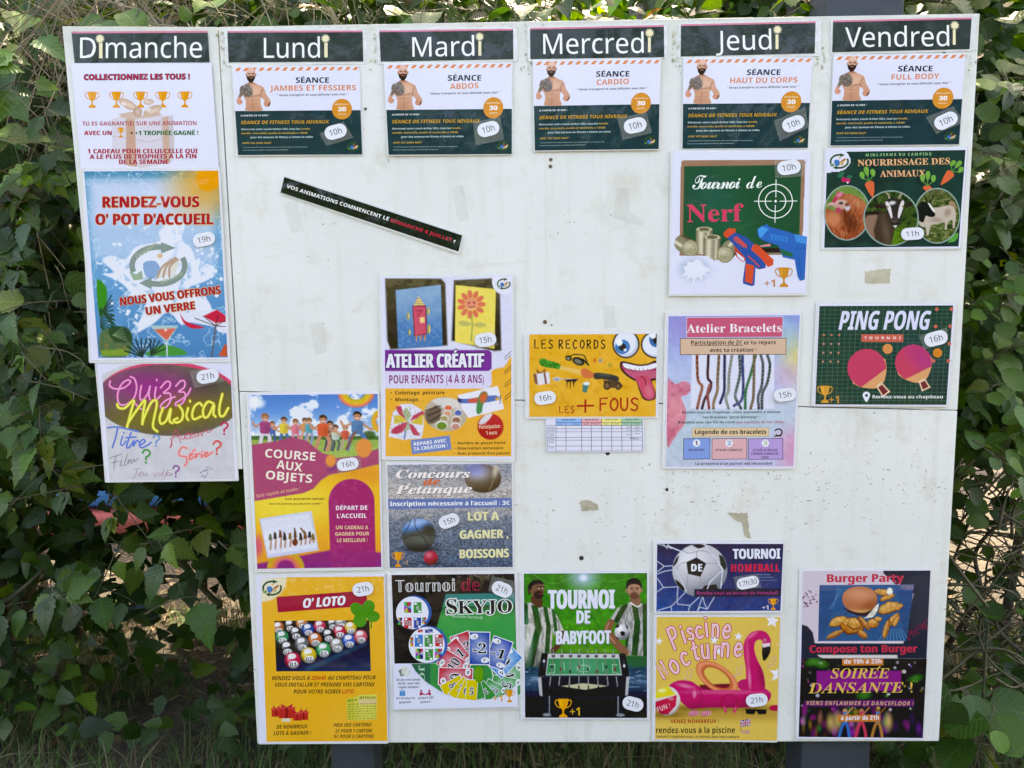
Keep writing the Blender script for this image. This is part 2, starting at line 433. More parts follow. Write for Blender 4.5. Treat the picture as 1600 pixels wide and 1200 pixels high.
    def logo(s, cx, cy, rx, ry, k=1.0, part='camp_logo', dim=0.0):
        """the round camp-site emblem: two dark green leaf arrows round hills, sea and sun"""
        D = lambda c: tuple(C(c)*(1-dim)+np.array([.8, .82, .9])*dim)
        G_, B_ = D('#3c5a3a'), D('#3b78b4')
        s.poly([(cx-rx*.55, cy-ry*.1), (cx-rx*.2, cy-ry*.25), (cx, cy-ry*.05), (cx+rx*.1, cy+ry*.5), (cx-rx*.4, cy+ry*.65)], B_, 3, part=part)
        s.poly([(cx-rx*.15, cy+ry*.7), (cx+rx*.15, cy), (cx+rx*.6, cy-ry*.45), (cx+rx*.78, cy-ry*.3), (cx+rx*.6, cy+ry*.4)], D('#e8dcb8'), part=part)
        for j in (0.0, .22, .44):
            s.curve([(cx-rx*.05+rx*j, cy+ry*(.62-.1*j)), (cx+rx*(.15+j*.6), cy+ry*.05), (cx+rx*(.6+j*.2), cy-ry*(.4-j*.2))], rx*.075, D('#a8652e'), part=part)
        s.ell(cx+rx*.05, cy-ry*.5, rx*.1, ry*.12, D('#e8a23c'), part=part)
        s.line([(cx+rx*math.cos(a)*.95, cy+ry*math.sin(a)*.95) for a in np.radians(np.linspace(160, 280, 14))], rx*.2, G_, part=part, cap=False)
        s.poly([(cx+rx*.1, cy-ry*1.2), (cx+rx*.62, cy-ry*.9), (cx+rx*.1, cy-ry*.62)], G_, part=part)
        s.line([(cx+rx*math.cos(a)*.95, cy+ry*math.sin(a)*.95) for a in np.radians(np.linspace(-25, 110, 14))], rx*.2, G_, part=part, cap=False)
        s.poly([(cx-rx*.25, cy+ry*1.2), (cx-rx*.7, cy+ry*.9), (cx-rx*.25, cy+ry*.6)], G_, part=part)
        s.poly([(cx-rx*1.05, cy+ry*.3), (cx-rx*.8, cy+ry*.45), (cx-rx*.6, cy+ry*.25), (cx-rx*.55, cy+ry*.7), (cx-rx*.9, cy+ry*.75)], D('#5f8a4a'), part=part)
        return s
    def finish(s):
        for name, (V, Fc, K, n) in s.parts.items():
            name = name.split('#')[0]
            o = mesh_obj(name, np.concatenate(V), Fc, s.mat, s.root, col=np.concatenate(K))
            if name in ('lettering', 'ball_number', 'table_print', 'grid_print', 'handwriting', 'bubble_lettering'): o['kind'] = 'stuff'
        return s

def hom(src, dst):
    A = []; b = []
    for (x, y), (u, v) in zip(src, dst):
        A += [[x, y, 1, 0, 0, 0, -u*x, -u*y], [0, 0, 0, x, y, 1, -v*x, -v*y]]; b += [u, v]
    return np.r_[np.linalg.solve(np.array(A, float), np.array(b, float)), 1].reshape(3, 3)
# ================================================================== the notice board
def board_mat():
    m, t, p, o = newmat('weathered_white_board')
    tc = nd(t, 'ShaderNodeTexCoord')
    n1 = nd(t, 'ShaderNodeTexNoise', Scale=2.2, Detail=7.0, Roughness=0.65); t.links.new(tc.outputs['Object'], n1.inputs['Vector'])
    r1 = nd(t, 'ShaderNodeValToRGB'); e = r1.color_ramp.elements; e[0].position = 0.3; e[0].color = (.66, .68, .66, 1); e[1].position = 0.7; e[1].color = (.75, .76, .75, 1)
    t.links.new(n1.outputs[0], r1.inputs[0])
    # blotches of yellow grime
    n2 = nd(t, 'ShaderNodeTexNoise', Scale=7.0, Detail=8.0, Roughness=0.75); t.links.new(tc.outputs['Object'], n2.inputs['Vector'])
    r2 = nd(t, 'ShaderNodeValToRGB'); e = r2.color_ramp.elements; e[0].position = 0.53; e[0].color = (0, 0, 0, 1); e[1].position = 0.72; e[1].color = (.55, .55, .55, 1)
    t.links.new(n2.outputs[0], r2.inputs[0])
    mx = nd(t, 'ShaderNodeMixRGB'); t.links.new(r2.outputs[0], mx.inputs[0]); t.links.new(r1.outputs[0], mx.inputs[1]); mx.inputs[2].default_value = (.48, .46, .33, 1)
    # small specks
    n3 = nd(t, 'ShaderNodeTexNoise', Scale=70.0, Detail=3.0, Roughness=0.6); t.links.new(tc.outputs['Object'], n3.inputs['Vector'])
    n4 = nd(t, 'ShaderNodeTexNoise', Scale=5.0, Detail=2.0); t.links.new(tc.outputs['Object'], n4.inputs['Vector'])
    ad = nd(t, 'ShaderNodeMath', operation='MULTIPLY_ADD'); t.links.new(n4.outputs[0], ad.inputs[0]); ad.inputs[1].default_value = 0.35; t.links.new(n3.outputs[0], ad.inputs[2])
    r3 = nd(t, 'ShaderNodeValToRGB'); e = r3.color_ramp.elements; e[0].position = 0.90; e[0].color = (0, 0, 0, 1); e[1].position = 0.93; e[1].color = (.8, .8, .8, 1)
    t.links.new(ad.outputs[0], r3.inputs[0])
    mx2 = nd(t, 'ShaderNodeMixRGB'); t.links.new(r3.outputs[0], mx2.inputs[0]); t.links.new(mx.outputs[0], mx2.inputs[1]); mx2.inputs[2].default_value = (.16, .15, .12, 1)
    # grime gathers along the board's upper edge
    sx = nd(t, 'ShaderNodeSeparateXYZ'); t.links.new(tc.outputs['Object'], sx.inputs[0])
    mr = nd(t, 'ShaderNodeMapRange'); mr.inputs['From Min'].default_value = 2.08; mr.inputs['From Max'].default_value = 2.24; mr.inputs['To Max'].default_value = 0.9; t.links.new(sx.outputs['Z'], mr.inputs['Value'])
    n5 = nd(t, 'ShaderNodeTexNoise', Scale=24.0, Detail=6.0, Roughness=.7); t.links.new(tc.outputs['Object'], n5.inputs['Vector'])
    mm = nd(t, 'ShaderNodeMath', operation='MULTIPLY'); t.links.new(mr.outputs[0], mm.inputs[0]); t.links.new(n5.outputs[0], mm.inputs[1])
    mx3 = nd(t, 'ShaderNodeMixRGB'); t.links.new(mm.outputs[0], mx3.inputs[0]); t.links.new(mx2.outputs[0], mx3.inputs[1]); mx3.inputs[2].default_value = (.42, .40, .30, 1)
    # rain streaks and long faint smears
    mp = nd(t, 'ShaderNodeMapping'); mp.inputs['Scale'].default_value = (26.0, 1.0, 1.3); t.links.new(tc.outputs['Object'], mp.inputs[0]); n6 = nd(t, 'ShaderNodeTexNoise', Scale=1.0, Detail=6.0, Roughness=.6); t.links.new(mp.outputs[0], n6.inputs['Vector'])
    r6 = nd(t, 'ShaderNodeValToRGB'); e = r6.color_ramp.elements; e[0].position = 0.54; e[0].color = (0, 0, 0, 1); e[1].position = 0.75; e[1].color = (.4, .4, .4, 1); t.links.new(n6.outputs[0], r6.inputs[0])
    mp7 = nd(t, 'ShaderNodeMapping'); mp7.inputs['Scale'].default_value = (3.0, 1.0, 22.0); t.links.new(tc.outputs['Object'], mp7.inputs[0]); n7 = nd(t, 'ShaderNodeTexNoise', Scale=1.4, Detail=5.0, Roughness=.7); t.links.new(mp7.outputs[0], n7.inputs['Vector'])
    r7 = nd(t, 'ShaderNodeValToRGB'); e = r7.color_ramp.elements; e[0].position = 0.62; e[0].color = (0, 0, 0, 1); e[1].position = 0.74; e[1].color = (.45, .45, .45, 1); t.links.new(n7.outputs[0], r7.inputs[0])
    mx6 = nd(t, 'ShaderNodeMixRGB'); t.links.new(r6.outputs[0], mx6.inputs[0]); t.links.new(mx3.outputs[0], mx6.inputs[1]); mx6.inputs[2].default_value = (.52, .52, .44, 1)
    mx7 = nd(t, 'ShaderNodeMixRGB'); t.links.new(r7.outputs[0], mx7.inputs[0]); t.links.new(mx6.outputs[0], mx7.inputs[1]); mx7.inputs[2].default_value = (.56, .52, .40, 1)
    t.links.new(mx7.outputs[0], p.inputs['Base Color'])
    p.inputs['Roughness'].default_value = 0.38
    b = nd(t, 'ShaderNodeBump', Strength=0.25, Distance=0.002); t.links.new(n1.outputs[0], b.inputs['Height']); t.links.new(b.outputs[0], p.inputs['Normal'])
    return m
M_BOARD = board_mat()
M_POST = solid('slate_blue_painted_wood', (.022, .03, .042), .6, bs=(30, .3, .004), col2=(.036, .047, .062), vs_=6)
M_STEEL = solid('rusty_steel', (.12, .07, .045), .6)
M_DARKHOLE = solid('dark_hole', (.02, .018, .016), .8)

board = tag(empty('notice_board', (0.75, 0, 0)), 'big white weathered notice board on dark posts carrying the weekly posters', 'notice board')
def panel(name, q, th=0.019):
    a = wp([p[0] for p in q], [p[1] for p in q], 0.0); b = a.copy(); b[:, 1] += th
    n = len(a); V = np.r_[a, b]-np.array([0.75, 0, 0]); Fc = [list(range(n)), list(range(2*n-1, n-1, -1))]+[[i, n+i, n+(i+1) % n, (i+1) % n] for i in range(n)]
    o = mesh_obj(name, V, Fc, M_BOARD, board)
    bv = o.modifiers.new('edge', 'BEVEL'); bv.width = 0.0012; bv.segments = 2
    return o
LX = lambda y: 342+0.0560*(y-42)
RX = lambda y: 1531-0.0563*(y-21)
panel('upper_panel', [(341.5, 42), (1531, 21), (RX(640.5), 640.5), (800, 624.5), (LX(611), 611)])
panel('lower_panel', [(LX(612.3), 612.3), (800, 626), (RX(642), 642), (1467, 1158), (402, 1161)])
panel('side_panel', [(97, 41), (339.5, 42), (378.5, 733), (163.5, 734)])
# posts behind
def post(x0, x1, z1, name, y0=0.024, dep=0.12):
    P = []
    for (x, y) in ((x0, y0), (x1, y0), (x1, y0+dep), (x0, y0+dep)): P.append((x, y))
    V = [(x-0.75, y, z) for z in (-0.1, z1) for (x, y) in P]
    Fc = [(0, 1, 5, 4), (1, 2, 6, 5), (2, 3, 7, 6), (3, 0, 4, 7), (4, 5, 6, 7), (3, 2, 1, 0)]
    o = mesh_obj(name, V, Fc, M_POST, board); bv = o.modifiers.new('edge', 'BEVEL'); bv.width = 0.004; bv.segments = 2
pa = at(1291, 10, .03); pb = at(1411, 10, .03); post(pa.x, pb.x, 3.2, 'post')
pa = at(518, 1180, .03); pb = at(584, 1180, .03); post(pa.x, pb.x, 2.12, 'post')
# crossbars on the back that hold the sheets together
for (z0, z1, xa) in ((0.55, 0.63, .15), (1.28, 1.36, -.28), (1.98, 2.06, -.28)):
    V = [(x-0.75, y, z) for z in (z0, z1) for (x, y) in ((xa, 0.0195), (1.66, 0.0195), (1.66, 0.0235), (xa, 0.0235))]
    mesh_obj('crossbar', V, [(0, 1, 5, 4), (1, 2, 6, 5), (2, 3, 7, 6), (3, 0, 4, 7), (4, 5, 6, 7), (3, 2, 1, 0)], M_POST, board)
def disc_part(px, py, r_px, mat, name, h=0.0015):
    n = 12; a = np.linspace(0, 2*math.pi, n, endpoint=False)
    f = wp(px+r_px*np.cos(a), py+r_px*np.sin(a), h); b = wp(px+r_px*1.1*np.cos(a), py+r_px*1.1*np.sin(a), 0.0001)
    V = np.r_[f, b]-np.array([0.75, 0, 0]); Fc = [list(range(n))]+[[i, n+i, n+(i+1) % n, (i+1) % n] for i in range(n)]
    mesh_obj(name, V, Fc, mat, board)
for (x, y, r) in ((860.5, 249.5, 2.6), (860, 260, 2.8), (851.5, 503, 3), (571, 170, 2.2)): disc_part(x, y, r, M_STEEL, 'screw')
for (x, y, r) in ((949.5, 708, 3.4), (1042, 765, 2.4), (908.5, 872, 3.4), (862, 508, 1.2), (1475, 82, 2.6), (1366, 645, 1)): disc_part(x, y, r, M_DARKHOLE, 'screw_hole', 0.0004)

# dirt and chipped marks left on the paint: real little flakes and scratches, too many to count
def ragged(px, py, rx, ry, rng, n=9):
    a = np.linspace(0, 2*math.pi, n, endpoint=False); k = np.array([rng.uniform(.55, 1.15) for _ in range(n)])
    return px+rx*k*np.cos(a), py+ry*k*np.sin(a)
rng = random.Random(11)
V = []; Fc = []; K = []
def mark(xs, ys, c, h):
    P = wp(xs, ys, h)-np.array([0.75, 0, 0]); b = len(V); V.extend(P.tolist()); Fc.append(tuple(range(b, b+len(P)))); K.extend([lin(C(c))]*len(P))
hi = 0
def where():
    zone = rng.random()
    if zone < .40: return rng.uniform(1030, 1480), rng.gauss(755, 22)
    if zone < .55: return rng.uniform(830, 1080), rng.uniform(720, 880)
    if zone < .64: return rng.uniform(1230, 1470), rng.uniform(650, 870)
    if zone < .74: return rng.choice([340+rng.uniform(5, 16), 588, 822, 1056, 1288, 1512])+rng.gauss(0, 5), rng.uniform(40, 130)
    if zone < .84: return rng.uniform(360, 1500), 38+rng.uniform(0, 8)
    return rng.uniform(380, 1480), rng.uniform(250, 1140)
for k in range(560):
    x, y = where(); L = rng.uniform(.4, 1.6)*(1.0 if rng.random() < .85 else 2.4); th = rng.uniform(.25, .8)
    xs, ys = ragged(0, 0, L*1.6, th, rng, 7); a = rng.choice([0, 0, .2, -.3, 1.3, rng.uniform(0, 3)])
    X = x+xs*math.cos(a)-ys*math.sin(a); Y = y+xs*math.sin(a)+ys*math.cos(a)
    mark(X, Y, rng.choice(['#7a7a6c', '#8e8a78', '#a0a08e', '#5c5c52', '#97988a', '#b4b096']), 0.00018+0.0000012*k)
for k in range(60):   # grime smears round the day signs
    x = rng.choice([349, 589, 823, 1056, 1286, 1518])+rng.gauss(0, 5); y = rng.uniform(50, 110)
    xs, ys = ragged(x, y, rng.uniform(1, 3), rng.uniform(1, 5), rng, 9); mark(xs, ys, rng.choice(['#a8a690', '#b4b4a2', '#989880', '#c0c0b0']), 0.0008+0.0000012*k)
o = mesh_obj('paint_scuffs', V, Fc, solid('scuff', (.2, .2, .17), .8), board, col=np.array(K)); o['kind'] = 'stuff'
m_, t_, p_, _o = newmat('scuff_paint'); a_ = nd(t_, 'ShaderNodeVertexColor'); a_.layer_name = 'Col'; t_.links.new(a_.outputs[0], p_.inputs['Base Color']); p_.inputs['Roughness'].default_value = .8
o.data.materials[0] = m_
# torn foam-tape residue (beige) and bits of clear tape left behind
M_RES = solid('beige_glue_residue', (.46, .42, .31), .8, bs=(160, .6, .002), col2=(.33, .30, .22), vs_=60)
def flake(name, pts, mat, label, cat, h=0.0006, z=0.0006, group=None, rough=True):
    q = np.array(pts, float)
    if rough:
        out = []
        for i in range(len(q)):
            a, b = q[i], q[(i+1) % len(q)]; n = max(1, int(np.linalg.norm(b-a)/3))
            for j in range(n): out.append(a+(b-a)*j/n+np.array([rng.uniform(-.9, .9), rng.uniform(-.9, .9)]))
        q = np.array(out)
    a = wp(q[:, 0], q[:, 1], z); b = a.copy(); b[:, 1] += z-0.00005; org = a.mean(0); n = len(a)
    VV = np.r_[a, b]-org; FF = [list(range(n))]+[[i, n+i, n+(i+1) % n, (i+1) % n] for i in range(n)]
    o = mesh_obj(name, VV, FF, mat); o.location = org; tag(o, label, cat, group); return o
flake('glue_residue', [(906, 783), (920, 781), (934, 789), (934, 797), (909, 798)], M_RES, 'beige oblong glue residue on bare board left of the tournament posters', 'glue residue')
flake('glue_residue', [(1136, 801), (1168, 801), (1169, 816), (1172, 841), (1164, 839), (1160, 818), (1148, 812)], M_RES, 'beige L-shaped glue residue just above the navy football poster', 'glue residue')
flake('glue_residue', [(1351, 424), (1391, 419), (1391, 442), (1352, 443)], solid('pale_foam_tape', (.52, .49, .37), .8, col2=(.40, .37, .26), vs_=40), 'pale rectangular tape residue below the animal feeding poster', 'glue residue')
for q, lb in (([(442, 318), (463, 312), (475, 360), (456, 364)], 'clear tape scrap below the left end of the slanting strip'),
              ([(706, 292), (723, 289), (733, 343), (716, 347)], 'clear tape scrap above the right end of the slanting strip'),
              ([(484, 506), (505, 503), (511, 550), (493, 554)], 'clear tape scrap on bare board above the running children poster'),
              ([(963, 296), (981, 291), (984, 330), (1006, 345), (1004, 354), (958, 340)], 'clear L-shaped tape scrap below the CARDIO poster'),
              ([(942, 480), (960, 478), (962, 512), (944, 513)], 'clear tape scrap right above the orange records poster')):
    flake('tape_scrap', q, M_OLDTAPE, lb, 'tape', rough=False, z=0.0004)
# ================================================================== ground
def ground_mat():
    m, t, p, o = newmat('shaded_earth_and_dry_grass')
    tc = nd(t, 'ShaderNodeTexCoord')
    n1 = nd(t, 'ShaderNodeTexNoise', Scale=1.3, Detail=8.0, Roughness=0.7); t.links.new(tc.outputs['Object'], n1.inputs['Vector'])
    r1 = nd(t, 'ShaderNodeValToRGB'); e = r1.color_ramp.elements; e[0].position = 0.35; e[0].color = (.032, .028, .018, 1); e[1].position = 0.68; e[1].color = (.085, .076, .058, 1)
    x = r1.color_ramp.elements.new(0.5); x.color = (.06, .053, .035, 1)
    t.links.new(n1.outputs[0], r1.inputs[0])
    n2 = nd(t, 'ShaderNodeTexNoise', Scale=45.0, Detail=6.0, Roughness=0.75); t.links.new(tc.outputs['Object'], n2.inputs['Vector'])
    r2 = nd(t, 'ShaderNodeValToRGB'); e = r2.color_ramp.elements; e[0].position = 0.35; e[0].color = (.45, .43, .40, 1); e[1].position = 0.7; e[1].color = (1.5, 1.45, 1.4, 1)
    t.links.new(n2.outputs[0], r2.inputs[0])
    mx = nd(t, 'ShaderNodeMixRGB', blend_type='MULTIPLY'); mx.inputs[0].default_value = 1; t.links.new(r1.outputs[0], mx.inputs[1]); t.links.new(r2.outputs[0], mx.inputs[2])
    t.links.new(mx.outputs[0], p.inputs['Base Color']); p.inputs['Roughness'].default_value = 0.95
    b = nd(t, 'ShaderNodeBump', Strength=0.8, Distance=0.02); t.links.new(n2.outputs[0], b.inputs['Height']); t.links.new(b.outputs[0], p.inputs['Normal'])
    return m
_gx = np.concatenate([[-400, -60, -20], np.linspace(-8, 9, 86), [20, 60, 400]]); _gy = np.concatenate([[-400, -60, -15], np.linspace(-5, 9, 76), [20, 60, 400]])
gx, gy = np.meshgrid(_gx, _gy); near = ((np.abs(gx) < 10) & (np.abs(gy) < 10)).ravel()
gz = (noise(gx.ravel()+50, gy.ravel()+50, 1.1, 21, 4)-.5)*.10*near
idx = np.arange(gx.size).reshape(gx.shape)
gf = np.stack([idx[:-1, :-1].ravel(), idx[:-1, 1:].ravel(), idx[1:, 1:].ravel(), idx[1:, :-1].ravel()], 1)
tag(mesh_obj('ground', np.stack([gx.ravel(), gy.ravel(), gz], 1), gf, ground_mat(), smooth=True), kind='structure')

# ================================================================== plants
def leaf_mat(name, trans=0.32, rough=0.42):
    m, t, p, o = newmat(name)
    a = nd(t, 'ShaderNodeVertexColor'); a.layer_name = 'Col'; oi = nd(t, 'ShaderNodeObjectInfo')
    hs = nd(t, 'ShaderNodeHueSaturation'); t.links.new(a.outputs[0], hs.inputs['Color'])
    mr = nd(t, 'ShaderNodeMapRange'); mr.inputs['To Min'].default_value = 0.65; mr.inputs['To Max'].default_value = 1.35; t.links.new(oi.outputs['Random'], mr.inputs['Value']); t.links.new(mr.outputs[0], hs.inputs['Value'])
    t.links.new(hs.outputs[0], p.inputs['Base Color']); p.inputs['Roughness'].default_value = rough; p.inputs['Specular IOR Level'].default_value = 0.3
    tr = nd(t, 'ShaderNodeBsdfTranslucent'); hs2 = nd(t, 'ShaderNodeHueSaturation', Hue=0.48, Saturation=1.15, Value=1.7); t.links.new(hs.outputs[0], hs2.inputs['Color']); t.links.new(hs2.outputs[0], tr.inputs['Color'])
    ms = nd(t, 'ShaderNodeMixShader'); ms.inputs[0].default_value = trans; t.links.new(p.outputs[0], ms.inputs[1]); t.links.new(tr.outputs[0], ms.inputs[2]); t.links.new(ms.outputs[0], o.inputs['Surface'])
    # midrib and side veins, from each leaf's own length and width
    at_ = nd(t, 'ShaderNodeAttribute'); at_.attribute_name = 'leaf_place'; sx = nd(t, 'ShaderNodeSeparateXYZ'); t.links.new(at_.outputs['Vector'], sx.inputs[0])
    M2 = lambda op, a_, b_: (lambda n: ([t.links.new(v, n.inputs[i]) if hasattr(v, 'links') else setattr(n.inputs[i], 'default_value', v) for i, v in enumerate((a_, b_)) if v is not None], n.outputs[0])[1])(nd(t, 'ShaderNodeMath', operation=op))
    ax = M2('ABSOLUTE', sx.outputs['X'], None); ph = M2('MULTIPLY', M2('SUBTRACT', sx.outputs['Y'], M2('MULTIPLY', ax, 0.75)), 8.0)
    fr = M2('ABSOLUTE', M2('SUBTRACT', M2('FRACT', ph, None), 0.5), None); side = M2('SUBTRACT', 1.0, M2('MINIMUM', M2('MULTIPLY', fr, 9.0), 1.0)); mid = M2('SUBTRACT', 1.0, M2('MINIMUM', M2('MULTIPLY', ax, 55.0), 1.0))
    vein = M2('MAXIMUM', side, mid); mv = nd(t, 'ShaderNodeMapRange'); mv.inputs['To Min'].default_value = 0.92; mv.inputs['To Max'].default_value = 1.5; t.links.new(vein, mv.inputs['Value'])
    nz = nd(t, 'ShaderNodeTexNoise', Scale=14.0, Detail=4.0); tc = nd(t, 'ShaderNodeTexCoord'); t.links.new(at_.outputs['Vector'], nz.inputs['Vector']); mn = nd(t, 'ShaderNodeMapRange'); mn.inputs['To Min'].default_value = 0.7; mn.inputs['To Max'].default_value = 1.3; t.links.new(nz.outputs[0], mn.inputs['Value'])
    t.links.new(M2('MULTIPLY', M2('MULTIPLY', mv.outputs[0], mn.outputs[0]), mr.outputs[0]), hs.inputs['Value'])
    b = nd(t, 'ShaderNodeBump', Strength=0.5, Distance=0.0015); t.links.new(M2('SUBTRACT', nz.outputs[0], vein), b.inputs['Height']); t.links.new(b.outputs[0], p.inputs['Normal'])
    return m
M_LEAF = leaf_mat('leaf', 0.2, 0.38); M_DRY = leaf_mat('dry_leaf', 0.15, 0.7)
M_BARK = solid('grey_brown_bark', (.055, .045, .034), .9, bs=(60, .8, .01), col2=(.11, .095, .07), vs_=30)
M_TWIG = solid('twig', (.10, .085, .05), .8, col2=(.055, .06, .03), vs_=20)
M_STALK = solid('dry_stalk', (.30, .25, .16), .85, col2=(.17, .14, .10), vs_=10)

def leaf_geo(kind, rng, n=7):
    """leaf of length 1 along +Y, normal +Z -> verts, faces, midrib flag"""
    t = np.linspace(0, 1, n+1)
    if kind == 'ovate': w = 0.36*np.sin(np.pi*np.clip(t, 0, 1)**0.8)**0.85*(1-0.25*t)
    elif kind == 'lobed': w = 0.34*np.interp(t, [0, .12, .25, .38, .5, .62, .8, 1], [0, .55, .95, 1.05, .72, .7, .36, 0])
    elif kind == 'narrow': w = 0.17*np.sin(np.pi*t)**.8
    else: w = 0.43*np.sqrt(np.clip(1-(2*t-0.95)**2/1.1, 0, 1))*(t < 1)
    w = np.array([a*(1+(0.13 if k % 2 else -.07)*(kind not in ('narrow', 'round')))*rng.uniform(.94, 1.06) for k, a in enumerate(w)]); w[0] = 0.0; w[-1] = 0.0
    fold = rng.uniform(.08, .4); dr = rng.uniform(.0, .35); tw = rng.uniform(-.25, .25); V = []; Fc = []
    zc = lambda s_: -dr*s_*s_
    for k in range(n+1): V.append((0, t[k], zc(t[k])))
    lo = rng.uniform(.02, .08)
    for sd in (-1, 1):
        for k in range(1, n): V.append((sd*w[k], t[k]+(-.04 if kind != 'round' else 0)+lo*0, zc(t[k])+fold*w[k]+tw*sd*w[k]+rng.uniform(-.015, .015)))
    L = lambda k: n+1+k-1; R = lambda k: n+1+(n-1)+k-1
    Fc.append((0, 1, L(1))); Fc.append((0, R(1), 1))
    for k in range(1, n-1): Fc.append((k, k+1, L(k+1), L(k))); Fc.append((k+1, k, R(k), R(k+1)))
    Fc.append((n-1, n, L(n-1))); Fc.append((n, n-1, R(n-1)))
    return np.array(V), Fc
def frame_m(tip, nrm):
    y = tip/np.linalg.norm(tip); z = nrm-y*(nrm@y); z /= (np.linalg.norm(z)+1e-9); x = np.cross(y, z); return np.stack([x, y, z], 1)
def tube(pts, r0, r1, n=5):
    P = np.array(pts, float); V = []; Fc = []
    for k in range(len(P)):
        d = P[min(k+1, len(P)-1)]-P[max(k-1, 0)]; d /= np.linalg.norm(d)+1e-9; a = np.cross(d, [0.3, 0.2, 1.0]); a /= np.linalg.norm(a)+1e-9; b = np.cross(d, a); r = r0+(r1-r0)*k/(len(P)-1)
        for j in range(n): q = 2*math.pi*j/n; V.append(P[k]+r*(math.cos(q)*a+math.sin(q)*b))
    for k in range(len(P)-1):
        for j in range(n): Fc.append((k*n+j, k*n+(j+1) % n, (k+1)*n+(j+1) % n, (k+1)*n+j))
    Fc.append(tuple(range(n))[::-1]); Fc.append(tuple((len(P)-1)*n+j for j in range(n)))
    return np.array(V), Fc
class MB:
    def __init__(s): s.V = []; s.F = []; s.K = []; s.A = []; s.n = 0
    def add(s, V, Fc, c=None):
        s.V.append(np.asarray(V)); s.F.extend([tuple(i+s.n for i in f) for f in Fc]); s.n += len(V)
        if c is not None: s.K.append(np.tile(np.asarray(c, float), (len(V), 1)))
    def build(s, name, mat, parent=None, smooth=False, loc=None):
        V = np.concatenate(s.V); return mesh_obj(name, V, s.F, mat, parent, col=np.concatenate(s.K) if s.K else None, smooth=smooth, loc=loc, lf=np.concatenate(s.A) if s.A else None)

